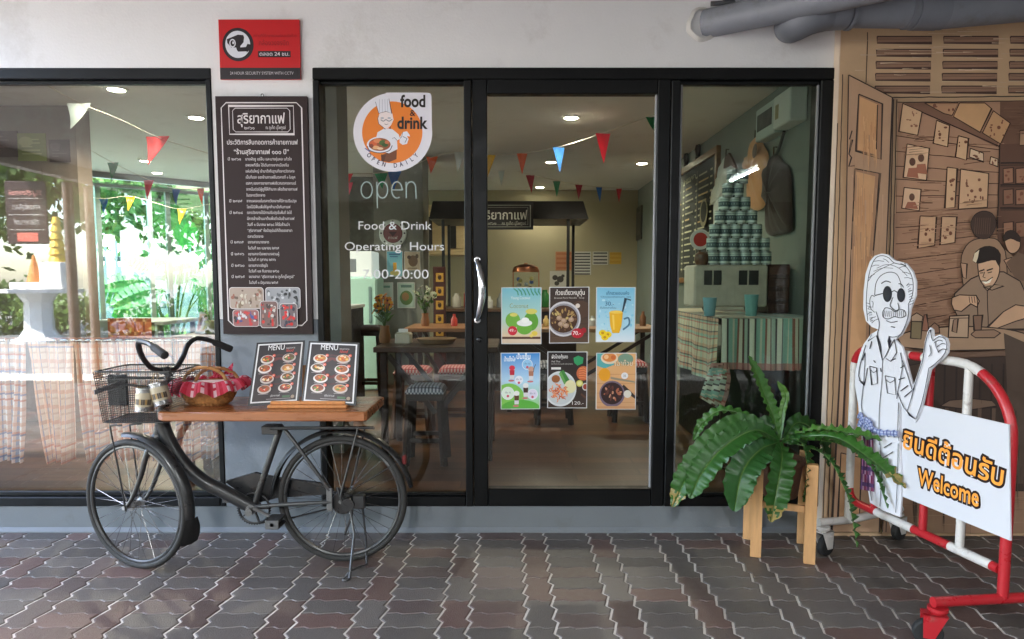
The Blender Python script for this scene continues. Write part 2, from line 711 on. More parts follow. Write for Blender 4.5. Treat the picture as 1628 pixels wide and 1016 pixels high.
FLOORW = bpy.data.materials.new("timber_floor")
FLOORW.use_nodes = True
_t = FLOORW.node_tree
_b = _t.nodes["Principled BSDF"]
_tc = _t.nodes.new("ShaderNodeTexCoord")
_br = _t.nodes.new("ShaderNodeTexBrick")
_br.offset = .37
_br.inputs["Scale"].default_value = 1
_br.inputs["Brick Width"].default_value = 1.1
_br.inputs["Row Height"].default_value = .14
_br.inputs["Mortar Size"].default_value = .003
_br.inputs["Color1"].default_value = (*lin((122, 84, 58)), 1)
_br.inputs["Color2"].default_value = (*lin((80, 55, 39)), 1)
_br.inputs["Mortar"].default_value = (*lin((30, 22, 18)), 1)
_nz = _t.nodes.new("ShaderNodeTexNoise")
_mpn = _t.nodes.new("ShaderNodeMapping")
_mpn.inputs["Scale"].default_value = (2, 25, 1)
_nz.inputs["Scale"].default_value = 2
_nz.inputs["Detail"].default_value = 8
_mx = _t.nodes.new("ShaderNodeMix")
_mx.data_type = 'RGBA'
_mx.blend_type = 'MULTIPLY'
_mx.inputs[0].default_value = .7
_t.links.new(_tc.outputs["Object"], _br.inputs[0])
_t.links.new(_tc.outputs["Object"], _mpn.inputs[0])
_t.links.new(_mpn.outputs[0], _nz.inputs[0])
_t.links.new(_br.outputs[0], _mx.inputs[6])
_t.links.new(_nz.outputs[0], _mx.inputs[7])
_t.links.new(_mx.outputs[2], _b.inputs["Base Color"])
_b.inputs["Roughness"].default_value = .32
mb = MB()
mb.poly3([(XLW, .161, FLZ - .16), (XRW, .161, FLZ - .16), (XRW, YB, FLZ - .16), (-3.6, YB, FLZ - .16), (XLW, 4.2, FLZ - .16)], .16, (0, 0, 1))
struct(mb.build("cafe_floor", FLOORW))
ROOM = [(XLW, .151), (XRW + .12, .151), (XRW + .12, YB + .1), (-3.6, YB + .1), (-3.6, YB), (XLW, 4.2)]
struct(MB((222, 223, 220)).poly3([(x, y, CEZ) for x, y in ROOM], .15, (0, 0, 1)).build("cafe_ceiling", PLASTER))
flat_box("cafe_back_wall", (-3.6, YB, 0), (XRW, YB + .12, CEZ), (176, 168, 138), PLASTER)
flat_box("cafe_right_wall", (XRW, .15, 0), (XRW + .12, YB + .12, CEZ), (120, 126, 120), CONC)
flat_box("cafe_left_wall", (XLW - .12, .15, 0), (XLW, 4.2, CEZ), (104, 98, 90), CONC)
# concrete corner at the left (its end shows left of the glass wall)
cxa = at(125, 300, 2.3).x
flat_box("cafe_corner_wall", (XLW, 2.3, 0), (cxa, 2.5, CEZ), (104, 94, 84), CONC)
# free-standing column just inside the glass front
flat_box("cafe_column", (at(500, 300, 1.2).x - .1, 1.2, FLZ), (at(538, 300, 1.2).x, 1.5, CEZ), (112, 112, 104), CONC)
# broad concrete pillar in the middle of the room
c0, c1 = at(595, 400, 4.4).x, at(673, 400, 4.4).x
flat_box("cafe_pillar", (c0, 4.4, FLZ), (c1, 4.95, CEZ), (118, 119, 110), CONC)
# kitchen partition behind, left of the middle
flat_box("cafe_partition", (-3.6, 6.2, FLZ), (c0 - .05, 6.3, CEZ), (92, 91, 84), CONC)

# ---- the carport roof in front of the shop, its beam, posts and far walls
struct(MB((168, 166, 162)).poly3([(x, y, 2.80) for x, y in ((-5.6, -9.5), (5.6, -9.5), (5.6, -.0005), (-3.2, -.0005), (-3.2, -1.4), (-5.6, -1.4))], .18, (0, 0, 1)).build("carport_ceiling", PLASTER))  # open left corner is shaped in to let skylight onto the paving
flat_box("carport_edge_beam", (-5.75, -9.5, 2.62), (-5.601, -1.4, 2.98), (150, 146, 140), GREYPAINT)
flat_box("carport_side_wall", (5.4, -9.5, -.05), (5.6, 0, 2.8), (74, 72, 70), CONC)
flat_box("unseen_rear_wall", (-3.9, -9.7, -.05), (5.6, -9.5, 2.98), (58, 57, 56), CONC)  # unseen; widened and darkened to keep bright reflections out of the panes
for k, yy in enumerate((-5.3, -5.75)):
    p = MB((96, 76, 62)).lathe([(.075, 0), (.06, .02), (.06, 2.62), (.08, 2.62)], (-5.67, yy, -.05), 14)
    tag(p.build("steel_post", METALP, smooth=40), ["brown steel carport post nearest the shop", "brown steel carport post behind the first"][k], "post", "brown carport posts")
# ================================================================== SHOP FRONT
# ---- large left window
lw = thing("shop_window", (-3.0, .05, ZP), "large shop window in black frame behind the bicycle basket and plaid curtain", "window")
mb = MB((20, 22, 25))
xr = at(333, 300).x
mb.bbox((XL0, -.006, ZT - .055), (XP0 + .0, .1, ZT - .001))
mb.bbox((xr, -.006, ZP + .001), (XP0 - .001, .1, ZT - .056))
mb.bbox((XL0, -.006, ZP + .001), (xr - .001, .1, ZP + .05))
mb.bbox((XL0, -.006, ZP + .052), (XL0 + .05, .1, ZT - .056))
mb.bbox((XL0 + .05, .016, ZP + .05), (xr - .002, .05, ZP + .075))
mb.bbox((XL0 + .05, .016, ZT - .075), (xr - .002, .05, ZT - .056))
mb.build("frame", BLACKALU, lw)
mb = MB()
mb.box((XL0 + .05, .052, ZP + .05), (xr, .06, ZT - .056))
mb.build("pane", WINGLASS, lw)
# ---- glass front: sidelight, door, sidelight
gf = thing("glass_shop_front", (.3, .05, ZP), "black aluminium glass front framing the cafe door", "shop front")
xa, xb = XP1 + .002, XR
dl, dr = at(752, 450).x, at(1061, 450).x
fl, fr_ = at(739, 450).x, at(1076, 450).x
gl0 = at(514, 400).x
gr1 = at(1293, 450).x
mb = MB((10, 11, 12))
mb.bbox((xa, -.012, ZT - .058), (xb, .11, ZT - .001))
mb.bbox((xa, -.012, ZP + .001), (gl0, .11, ZT - .06))
mb.bbox((gr1, -.012, ZP + .001), (xb, .11, ZT - .06))
mb.bbox((fl, -.008, ZP + .001), (dl - .004, .1, ZT - .06))
mb.bbox((dr + .004, -.008, ZP + .001), (fr_, .1, ZT - .06))
mb.bbox((gl0 + .001, -.006, ZP + .001), (fl - .001, .09, ZP + .052))
mb.bbox((fr_ + .001, -.006, ZP + .001), (gr1 - .001, .09, ZP + .052))
for a, b in ((gl0, fl), (fr_, gr1)):
    mb.bbox((a + .001, .012, ZP + .053), (b - .001, .05, ZP + .068))
    mb.bbox((a + .001, .012, ZT - .078), (b - .001, .05, ZT - .061))
mb.build("frame", BLACKALU, gf)
mb = MB((120, 122, 124))
for x in (gr1 - .012, fr_ + .002):
    mb.bbox((x, .004, ZP + .07), (x + .01, .02, ZT - .08), .002)
mb.build("glazing_bead", BLACKALU, gf)
for a, b, t in ((gl0, fl, GLASS), (fr_, gr1, TINTGLASS)):
    mb = MB()
    mb.box((a - .01, .052, ZP + .04), (b + .01, .06, ZT - .05))
    mb.build("pane", t, gf)
door = thing("glass_door", ((dl + dr) / 2, .04, ZP), "black framed glass door with posters and curved pull handle", "door")
dz0, dz1 = at(900, 805).z, at(900, 124).z
gx0, gx1 = at(775, 450).x, at(1041, 450).x
gz0, gz1 = at(900, 777).z, at(900, 149).z
mb = MB((9, 10, 11))
mb.bbox((dl, -.002, dz0), (gx0, .06, dz1))
mb.bbox((gx1, -.002, dz0), (dr, .06, dz1))
mb.bbox((gx0 + .001, -.002, dz0), (gx1 - .001, .06, gz0))
mb.bbox((gx0 + .001, -.002, gz1), (gx1 - .001, .06, dz1))
mb.build("door_frame", BLACKALU, door)
mb = MB((150, 152, 156))
mb.bbox((gx1 - .011, .008, gz0 + .002), (gx1 - .001, .024, gz1 - .002), .002)
mb.build("glazing_bead", BLACKALU, door)
mb = MB()
mb.box((gx0 - .01, .026, gz0 - .01), (gx1 + .01, .034, gz1 + .01))
mb.build("door_pane", GLASS, door)
# curved pull handle
h0, h1 = at(760, 413, -.002), at(760, 509, -.002)
hz = (h0.z + h1.z) / 2
hx = at(759, 460, 0).x
pts = []
for k in range(17):
    t = k / 16
    pts.append((hx + .028 * math.sin(math.pi * t), -.008 - .05 * math.sin(math.pi * t) ** .6, h0.z + (h1.z - h0.z) * t))
mb = MB((205, 207, 210)).tube(pts, [.012 + .006 * math.sin(math.pi * k / 16) for k in range(17)], 12, flat=.7)
for q in (h0, h1):
    mb.lathe([(.016, 0), (.016, .007), (.011, .009)], (hx, -.002, q.z), 16, axis=(0, -1, 0))
mb.build("handle", CHROME, door, smooth=40)
lk = at(762, 540, -.002)
mb = MB((60, 61, 63)).lathe([(.014, 0), (.014, .004), (.009, .008), (.006, .008)], (lk.x, -.002, lk.z), 16, axis=(0, -1, 0))
mb.build("lock", CHROME, door, smooth=40)
# ================================================================== SIGNS, DECALS, POSTERS
def pxfn(Y, x0=0, y0=0, s=1.0):
    """artwork lying on the plane Y, drawn in the units of a photo detail"""
    return lambda u, v, l: at(x0 + u / s, y0 + v / s, Y - l)
def board(name, P, th, col, m, parent, lift=0):
    """thin rectangular board: P = bottom-left, bottom-right, top-right, top-left (front face)"""
    P = [Vector(p) for p in P]
    n = (P[1] - P[0]).cross(P[3] - P[0]).normalized()
    mb = MB(col)
    mb.add(P + [p - n * th for p in P], [(0, 1, 2, 3), (7, 6, 5, 4), (0, 4, 5, 1), (1, 5, 6, 2), (2, 6, 7, 3), (3, 7, 4, 0)])
    return mb.build(name, m, parent)

# ---- red security camera sign
YS = -.016
tl, br = at(347, 31, YS), at(478, 126, YS)
sg = thing("security_sign", ((tl.x + br.x) / 2, YS, br.z), "red and black rectangular camera security sign above the brown history board", "sign")
board("sign_board", [(tl.x, YS, br.z), (br.x, YS, br.z), (br.x, YS, tl.z), (tl.x, YS, tl.z)], .014, (190, 30, 36), PRINT, sg)
k = (br.x - tl.x) / 1165
a = Art(lambda u, v, l: Vector((tl.x + (u - 45) * k, YS - l, tl.z - (v - 100) * k)))
vb = 100 + (tl.z - br.z) / k
a.rect(45, 775, 1210, vb, (44, 40, 44))
a.ell(318, 450, 226, 235, (38, 33, 38), 40)
a.ell(315, 448, 180, 190, (214, 216, 226), 40)
a.poly([(160, 375), (320, 312), (398, 318), (410, 350), (398, 420), (352, 470), (350, 490), (432, 484), (455, 440), (500, 450), (496, 520), (440, 560), (440, 545), (320, 550), (300, 530), (290, 492), (220, 492), (185, 450), (165, 430)], (38, 33, 38))
a.ell(240, 432, 46, 60, (214, 216, 226))
a.ell(240, 432, 30, 42, (38, 33, 38))
a.ell(250, 425, 14, 20, (214, 216, 226))
a.text("สถานที่นี้รักษาความปลอดภัยด้วย", 855, 345, 55, (140, 22, 30), asp=-1, width=620)
a.text("กล้องวงจรปิด", 835, 460, 95, (130, 22, 30), asp=-1, width=430)
a.rect(605, 540, 1075, 628, (38, 33, 38))
a.text("ตลอด 24 ชม.", 840, 606, 72, (214, 206, 212), asp=-1, width=430, bold=.012)
a.text("24 HOUR SECURITY SYSTEM WITH CCTV", 650, 872, 60, (196, 190, 196), asp=-1, width=920)
a.mb.build("sign_print", PRINT, sg)

# ---- brown history board on its hook
YS = -.03
tl, tr, bl = at(342, 153, YS), at(488, 153, YS), at(357, 531, YS)
sg = thing("history_board", ((tl.x + tr.x) / 2, YS, bl.z), "tall dark brown board of white history text and five small photos hung on pier", "sign")
board("sign_board", [(tl.x, YS, bl.z), (tr.x, YS, bl.z), (tr.x, YS, tl.z), (tl.x, YS, tl.z)], .022, (46, 33, 33), vc("matt_print", .55, spec=.25), sg)
mb = MB((110, 108, 104)).tube(cr([((tl.x + tr.x) / 2 - .006, -.012, tl.z), ((tl.x + tr.x) / 2 - .005, -.012, tl.z + .014), ((tl.x + tr.x) / 2 + .005, -.012, tl.z + .014), ((tl.x + tr.x) / 2 + .006, -.012, tl.z)], 4), .0018, 6)
mb.build("hook", CHROME, sg, smooth=50)
k = (tr.x - tl.x) / 146
H_ = (tl.z - bl.z) / k
a = Art(lambda u, v, l: Vector((tl.x + u * k, YS - l, tl.z - v * k * H_ / 378)))
W_ = (214, 206, 208)
def oct_frame(x0, y0, x1, y1, c, wd):
    a.stroke([(x0 + c, y0), (x1 - c, y0), (x1, y0 + c), (x1, y1 - c), (x1 - c, y1), (x0 + c, y1), (x0, y1 - c), (x0, y0 + c)], wd, W_, closed=True)
oct_frame(9, 10, 137, 364, 8, 1.5)
a.stroke([(21, 15), (124, 15), (124, 59), (21, 59)], 1.7, W_, closed=True)
oct_frame(27, 18.5, 118, 55.5, 4, .9)
a.text("สุริยากาแฟ", 72, 42, 22, W_, asp=-1, width=76, bold=.012)
a.text("๒๔๖๑", 53, 51.5, 7, W_, asp=-1, width=16)
a.text("ณ ภูเก็ต ปู่ไพฑูรย์", 95, 51, 7, W_, asp=-1, width=32)
a.text("ประวัติการสืบทอดการค้าขายกาแฟ", 73, 75, 10, W_, asp=-1, width=113, bold=.012)
a.text("“ร้านสุริยากาแฟ ๑๐๐ ปี”", 71, 90, 10, W_, asp=-1, width=88, bold=.012)
body = [(100, "ปี ๒๔๖๑", "นายฝังชู แซ่ลิ้ม และนางชุ่มหอ แก้วใจ", 74), (109.5, "", "อพยพที่เรือ ได้เดินทางจากเมืองจีน", 69), (119, "", "แผ่นดินใหญ่ เข้ามาตั้งถิ่นฐานที่ตลาดวัดกลาง", 78),
        (128.5, "", "เป็นที่แรก ของร้านกาแฟชั้นตลาดที่ ๑ ในยุค", 79), (138, "", "แรกๆ ของการขายกาแฟบริเวณตลาดหาบเร่", 80), (147.5, "", "จากนั้นต่อมีผู้ดูก็ให้ทำมาก เพื่อตั้งขายกาแฟ", 82), (157, "", "ในตลาดวัดกลาง", 30),
        (166, "ปี ๒๔๘๕", "จากแผงลอยในตลาดวัดกลางก็มีการปรับปรุง", 80), (175.5, "", "โรงไม้มีพื้นเพื่อให้ลูกค้ามานั่งกินกาแฟ", 70), (184.5, "ปี ๒๕๐๘", "ตลาดวัดกลางได้มีการปรับปรุงขึ้นพื้นที่ จึงได้", 72),
        (194, "", "มีการย้ายร้านมาตั้งเพื่อดำเนินร้านกาแฟ", 76), (203.5, "", "วันที่ ๑ มีนาคม ๒๕๐๘ ให้ชื่อร้านว่า", 68), (213, "", "“สุริยากาแฟ” ซึ่งปัจจุบันมีที่ตั้งของสาขา", 72), (222.5, "", "ตลาดวัดกลาง", 25),
        (231.5, "ปี ๒๕๓๕", "ขยายสาขาบางตลาด", 34), (241, "", "ในวันที่ ๒๓ เมษายน ๒๕๓๕", 50), (250.5, "ปี ๒๕๔๖", "ขยายสาขาโรงพยาบาลสวนผู้", 50), (259.5, "", "ในวันที่ ๕ ตุลาคม ๒๕๔๖", 44),
        (269, "ปี ๒๕๖๐", "ขยายสาขาเจริญใจ", 31), (278, "", "ในวันที่ ๑๗ กันยายน ๒๕๖๐", 49), (287, "ปี ๒๕๖๕", "ขยายสาขา “สุริยากาแฟ ณ ภูเก็ตปู่ไพฑูรย์”", 74), (296.5, "", "ในวันที่ ๑ มิถุนายน ๒๕๖๕", 47)]
for v, y_, t_, wd in body:
    if y_:
        a.text(y_, 17, v, 6.4, W_, 'l', asp=-1, width=21)
    a.text(t_, 45, v, 6.4, W_, 'l', asp=-1, width=wd)
rnd = random.Random(5)
def mini_photo(x0, y0, x1, y1, base, spots):
    a.rrect(x0, y0, x1, y1, 5, W_)
    a.rrect(x0 + .9, y0 + .9, x1 - .9, y1 - .9, 4.4, base)
    for _ in range(34):
        u, v = rnd.uniform(x0 + 4, x1 - 4), rnd.uniform(y0 + 4, y1 - 4)
        a.ell(u, v, rnd.uniform(1, 3), rnd.uniform(1, 4), rnd.choice(spots), 8)
mini_photo(12, 302, 68, 337, (168, 150, 138), [(205, 196, 180), (150, 96, 82), (132, 112, 92), (190, 180, 168), (108, 88, 78)])
mini_photo(71, 302, 128, 337, (150, 152, 158), [(52, 52, 58), (198, 200, 206), (96, 98, 104), (40, 40, 46)])
mini_photo(17, 338, 60, 366, (150, 96, 96), [(200, 60, 64), (70, 80, 140), (210, 206, 210), (60, 50, 56)])
mini_photo(62, 324, 91, 368, (120, 92, 90), [(205, 54, 54), (206, 200, 196), (70, 58, 58), (160, 120, 110)])
mini_photo(94, 328, 123, 368, (116, 100, 104), [(214, 50, 52), (62, 62, 78), (200, 198, 200), (196, 60, 60)])
a.mb.build("sign_print", PRINT, sg)

# ---- food & drink sticker on the glass
YG = .0515
dc = thing("food_and_drink_sticker", at(625, 272, YG), "round white and orange chef sticker with pointed corner on glass above opening hours", "sticker")
f_ = pxfn(YG, 540, 130, 5.978)
a = Art(f_, step=.00004)
pts = [(505 + 375 * math.cos(R(t)), 480 - 375 * math.sin(R(t))) for t in range(100, 361, 5)]
pts += [(878, 460), (872, 135), (862, 112), (840, 104), (440, 102)]
th = MB((226, 224, 232))
P = [f_(u, v, 0) for u, v in pts]
th.poly3(P, .0003, (0, -1, 0))
th.build("backing", PRINT, dc)
a.poly(pts, (226, 224, 234))
a.ell(500, 480, 287, 294, (232, 128, 40), 48)
WH, INK = (226, 226, 236), (52, 50, 62)
# generic chef: hat, face, jacket, bowl
a.poly([(392, 700), (545, 632), (540, 735), (470, 765), (400, 752)], (112, 62, 34))
a.poly([(395, 690), (440, 700), (420, 760), (395, 755)], (88, 46, 26))
a.poly([(360, 480), (430, 440), (500, 450), (560, 500), (575, 540), (545, 560), (550, 640), (470, 680), (380, 660), (340, 560)], WH)
a.poly([(570, 535), (600, 478), (640, 470), (665, 505), (668, 520), (640, 515), (655, 545), (640, 590), (600, 600), (570, 580)], WH)
a.stroke([(600, 520), (640, 540), (620, 580)], 5, INK)
a.stroke([(600, 480), (590, 520), (575, 540)], 4, INK)
a.stroke([(548, 560), (520, 530), (500, 540)], 4, INK)
a.ell(380, 600, 122, 78, WH)
a.ell(380, 596, 104, 62, (150, 84, 52))
for u, v, p, q, c_ in ((320, 590, 36, 30, (206, 96, 52)), (360, 560, 40, 22, (216, 132, 84)), (410, 580, 36, 26, (74, 100, 46)), (430, 600, 30, 20, (58, 86, 40)), (345, 625, 34, 18, (222, 170, 120)), (300, 610, 22, 20, (130, 62, 44)), (450, 575, 22, 16, (196, 110, 66)), (385, 635, 30, 12, (226, 196, 160))):
    a.ell(u, v, p, q, c_, 14)
a.stroke([(262, 610), (290, 655), (380, 676), (470, 655), (500, 605)], 7, INK, smooth=4)
a.stroke([(240, 632), (290, 665)], 10, (96, 110, 170))
a.poly([(370, 400), (362, 350), (380, 300), (440, 285), (500, 300), (512, 360), (490, 410), (460, 440), (420, 440)], (236, 222, 222))
a.poly([(355, 250), (340, 185), (360, 150), (420, 138), (465, 150), (470, 180), (480, 250), (490, 300), (440, 280), (375, 300)], WH)
for u in (380, 405, 430, 452):
    a.stroke([(u, 165), (u + (u - 415) * .12 + 2, 290)], 3, (150, 150, 168))
a.stroke([(340, 190), (372, 300), (440, 282), (495, 302), (468, 160)], 4, INK)
a.stroke([(390, 360), (415, 375), (440, 360), (470, 375), (500, 355)], 9, (140, 140, 150), smooth=3)
a.ell(405, 345, 14, 10, (200, 200, 212))
a.ell(470, 345, 14, 10, (200, 200, 212))
a.stroke([(388, 345), (420, 345)], 4, INK)
a.stroke([(455, 345), (487, 345)], 4, INK)
a.stroke([(425, 400), (445, 408), (462, 400)], 4, INK)
a.stroke([(372, 320), (362, 350), (372, 400), (420, 438)], 4, INK)
a.poly([(412, 430), (440, 450), (428, 452)], INK)
a.poly([(488, 420), (470, 446), (484, 450)], INK)
BK = (34, 26, 26)
a.text("food", 695, 238, 160, BK, asp=-1, width=238, bold=.03)
a.text("&", 693, 325, 84, BK, asp=-1, bold=.01)
a.text("drink", 692, 445, 160, BK, asp=-1, width=290, bold=.03)
for i, ch in enumerate("OPEN DAILY"):
    th_ = R(224 + i * 10.2)
    if ch != " ":
        a.text(ch, 503 + 330 * math.cos(th_), 478 - 338 * math.sin(th_) , 60, (60, 56, 84), asp=-1, rot=math.pi / 2 + th_, sx=.8, bold=.02)
# letters on an arc need their own baseline direction
a.mb.build("sticker_print", PRINT, dc)

# ---- white vinyl lettering on the same pane
lt = thing("opening_hours_lettering", at(625, 445, YG), "white opening hours lettering on the glass left of the door", "lettering")
a = Art(pxfn(YG), step=.0001)
WL = (214, 216, 220)
a.text("Food & Drink", 628, 365, 19, WL, asp=-1, width=116)
a.text("Operating  Hours", 627, 398, 19, WL, asp=-1, width=158)
a.text("7:00-20:00", 629, 443, 21, WL, asp=-1, width=105)
a.mb.build("lettering", PRINT, lt)
lt = thing("open_lettering", at(617, 330, YG), "pale thin open lettering on the glass below the round chef sticker", "lettering")
a = Art(pxfn(YG), step=.0001)
OC = (158, 180, 178)
def arc(cx, cy, rx, ry, a0, a1, n=16):
    return [(cx + rx * math.cos(R(a0 + (a1 - a0) * i / n)), cy + ry * math.sin(R(a0 + (a1 - a0) * i / n))) for i in range(n + 1)]
a.stroke(arc(583, 302, 9, 13, 0, 360)[:-1], 1.7, OC, closed=True)
a.stroke([(599, 289), (600, 331)], 1.7, OC)
a.stroke(arc(608, 302, 8.5, 13, 180, 540)[:-1], 1.7, OC, closed=True)
a.stroke([(623, 302), (639, 302)] + arc(631, 302, 8.3, 13, 0, -300), 1.7, OC)
a.stroke([(646, 315), (645.5, 289)], 1.7, OC)
a.stroke([(646, 299)] + arc(653.5, 299, 7.5, 10, 180, 360) + [(661.5, 316)], 1.7, OC)
a.mb.build("lettering", PRINT, lt)

# ---- six posters on the door
YD = .0245
def poster(x0, y0, x1, y1, label, draw, skew=0.):
    p0, p1 = at(x0, y1, YD), at(x1, y0, YD)
    t = thing("menu_poster", ((p0.x + p1.x) / 2, YD, p0.z), label, "poster", "posters on the cafe door")
    P = [(p0.x, YD, p0.z), (p1.x, YD, p0.z + skew), (p1.x, YD, p1.z + skew), (p0.x, YD, p1.z)]
    board("sheet", P, .0007, (214, 216, 220), PRINT, t)
    w_, h_ = p1.x - p0.x, p1.z - p0.z
    a = Art(lambda u, v, l: Vector((p0.x + w_ * (.02 + .96 * u), YD - l, p0.z + skew * u + h_ * (.012 + .976 * (1 - v)))), step=.00004)
    a.clip = (0, 0, 1, 1)
    draw(a)
    a.mb.build("poster_print", PRINT, t)
AS = -.72            # text: v per u on a portrait A4 sheet
def p_coconut(a):
    a.rect(0, 0, 1, .55, (118, 188, 206), (178, 214, 206))
    a.rect(0, .55, 1, .9, (178, 214, 206), (226, 196, 160))
    a.rect(0, .88, 1, .92, (88, 58, 44))
    a.rect(0, .92, 1, 1, (216, 196, 172))
    for i in range(7):
        a.stroke([(.3 + i * .11, -.0 + .0), (.4 + i * .09, .06), (.42 + i * .1, .13)], .03, (70, 150, 120))
    a.text("Young Coconut", .48, .2, .1, (238, 240, 240), asp=AS, width=.5)
    a.text("Coconut", .44, .36, .17, (240, 244, 240), asp=AS, width=.48, bold=.02)
    a.text("Coconut", .44, .36, .17, (96, 140, 88), asp=AS, width=.48)
    a.ell(.28, .58, .19, .14, (116, 176, 66))
    a.ell(.75, .6, .19, .17, (96, 160, 56))
    a.ell(.3, .48, .1, .035, (222, 214, 110))
    a.ell(.76, .42, .15, .05, (214, 206, 104))
    a.ell(.58, .72, .2, .12, (108, 172, 62))
    a.ell(.58, .63, .2, .06, (238, 240, 238))
    a.ell(.6, .58, .1, .05, (244, 246, 244))
    a.ell(.27, .77, .12, .085, (204, 38, 60))
    a.text("49.-", .27, .79, .11, (250, 236, 236), asp=AS)
    a.ell(.84, .82, .08, .045, (226, 200, 80))
    a.ell(.76, .86, .05, .03, (232, 210, 110))
def p_noodle(a):
    a.rect(0, 0, 1, 1, (54, 42, 38), (92, 70, 56))
    for i in range(9):
        a.rect(0, i * .11, 1, i * .11 + .004, (40, 30, 28))
    a.ell(.8, .4, .26, .16, (84, 62, 50))
    a.text("ก๋วยเตี๋ยวหมูตุ๋น", .52, .13, .16, (232, 226, 220), asp=AS, width=.76, bold=.015)
    a.text("Braised Pork Noodle · Soup", .5, .2, .06, (196, 190, 186), asp=AS, width=.78)
    a.ell(.36, .57, .44, .32, (206, 204, 210))
    a.ell(.36, .57, .4, .285, (150, 148, 156))
    a.ell(.35, .57, .37, .25, (74, 48, 32))
    rn = random.Random(2)
    for _ in range(60):
        t, r_ = rn.uniform(0, 6.28), rn.random() ** .5
        a.ell(.35 + .32 * r_ * math.cos(t), .57 + .21 * r_ * math.sin(t), rn.uniform(.02, .05), rn.uniform(.012, .03), rn.choice([(196, 172, 110), (150, 118, 72), (112, 78, 52), (172, 138, 86), (90, 58, 40)]), 8, rot=t)
    for u, v in ((.28, .66), (.42, .69), (.55, .58), (.36, .6), (.24, .55)):
        a.ell(u, v, .075, .045, (168, 138, 116), 14)
        a.ell(u - .01, v - .01, .05, .028, (190, 162, 140), 12)
    a.ell(.72, .33, .06, .04, (222, 208, 196))
    a.ell(.72, .83, .16, .09, (186, 36, 52))
    a.text("70.-", .7, .86, .14, (246, 230, 230), asp=AS, bold=.015)
    a.ell(.88, .78, .07, .05, (160, 34, 44))
def p_juice(a):
    a.rect(0, 0, 1, .7, (124, 192, 222), (176, 218, 236))
    a.rect(0, .7, 1, 1, (176, 218, 236), (222, 232, 242))
    rn = random.Random(4)
    for _ in range(40):
        a.ell(rn.uniform(.05, .95), rn.uniform(.2, .8), rn.uniform(.01, .05), rn.uniform(.008, .03), rn.choice([(140, 202, 228), (160, 212, 234), (186, 224, 240)]), 9)
    a.text("เก๊กฮวยอบแห้ง", .55, .13, .12, (34, 96, 140), asp=AS, width=.6)
    a.text("Chrysanthemum  tea", .5, .18, .055, (40, 90, 130), asp=AS, width=.8)
    a.text("30.-", .34, .33, .15, (30, 90, 140), asp=AS, width=.24)
    a.text("ชื่นใจคลายร้อน", .3, .385, .06, (40, 90, 130), asp=AS, width=.42)
    a.stroke([(.9, .23), (.76, .2), (.68, .45)], .035, (44, 62, 78), asp=.7)
    a.stroke([(.72, .58), (.84, .56), (.86, .68), (.7, .78)], .045, (76, 120, 150), smooth=4, asp=.7)
    a.poly([(.33, .45), (.4, .43), (.64, .43), (.69, .46), (.66, .7), (.6, .84), (.42, .84), (.36, .7)], (238, 180, 40))
    a.ell(.51, .45, .17, .03, (246, 206, 90))
    a.poly([(.4, .5), (.46, .5), (.48, .78), (.44, .78)], (248, 208, 96))
    for u, v in ((.16, .84), (.3, .87), (.22, .92)):
        a.ell(u, v, .1, .06, (240, 208, 40), 12)
        a.ell(u, v, .04, .025, (206, 150, 20), 10)
def p_iced(a):
    a.rect(0, 0, 1, .5, (56, 138, 214), (186, 220, 244))
    a.rect(0, .5, 1, 1, (186, 220, 244), (150, 206, 120))
    a.ell(.2, .8, .4, .26, (132, 200, 90))
    a.ell(.5, 1.0, .52, .16, (96, 180, 70))
    a.rect(0, .97, 1, 1, (96, 176, 74))
    a.text("น้ำแข็งไส", .22, .14, .15, (246, 250, 255), asp=AS, width=.3, rot=0, bold=.02)
    a.text("ปั่นเย็น", .58, .1, .17, (246, 250, 255), asp=AS, width=.36, bold=.02)
    for u, v, r_, c_ in ((.68, .2, .14, (150, 200, 236)), (.17, .72, .17, (226, 240, 226)), (.46, .48, .11, (236, 238, 248)), (.82, .74, .14, (226, 220, 240))):
        a.ell(u, v, r_, r_ * .7, (238, 242, 248), 18)
        a.ell(u, v, r_ * .9, r_ * .63, c_, 18)
        a.text("เย็น 35", u, v, .055, (70, 90, 130), asp=AS)
        a.ell(u, v + .05, .035, .025, (206, 90, 110), 8)
    for u, v, top, mid in ((.28, .36, (222, 60, 80), (190, 40, 60)), (.78, .38, (206, 160, 140), (176, 120, 96)), (.64, .68, (236, 236, 236), (70, 44, 36)), (.4, .82, (240, 240, 236), (92, 58, 40))):
        a.poly([(u - .07, v - .09), (u + .07, v - .09), (u + .055, v + .1), (u - .055, v + .1)], (224, 222, 226))
        a.poly([(u - .065, v - .06), (u + .065, v - .06), (u + .058, v + .03), (u - .058, v + .03)], mid)
        a.ell(u, v - .1, .075, .045, top)
        a.ell(u - .02, v + .13, .08, .018, (206, 120, 120))
    a.stroke([(.9, .2), (.86, .26), (.84, .34)], .015, (60, 70, 90), asp=.7)
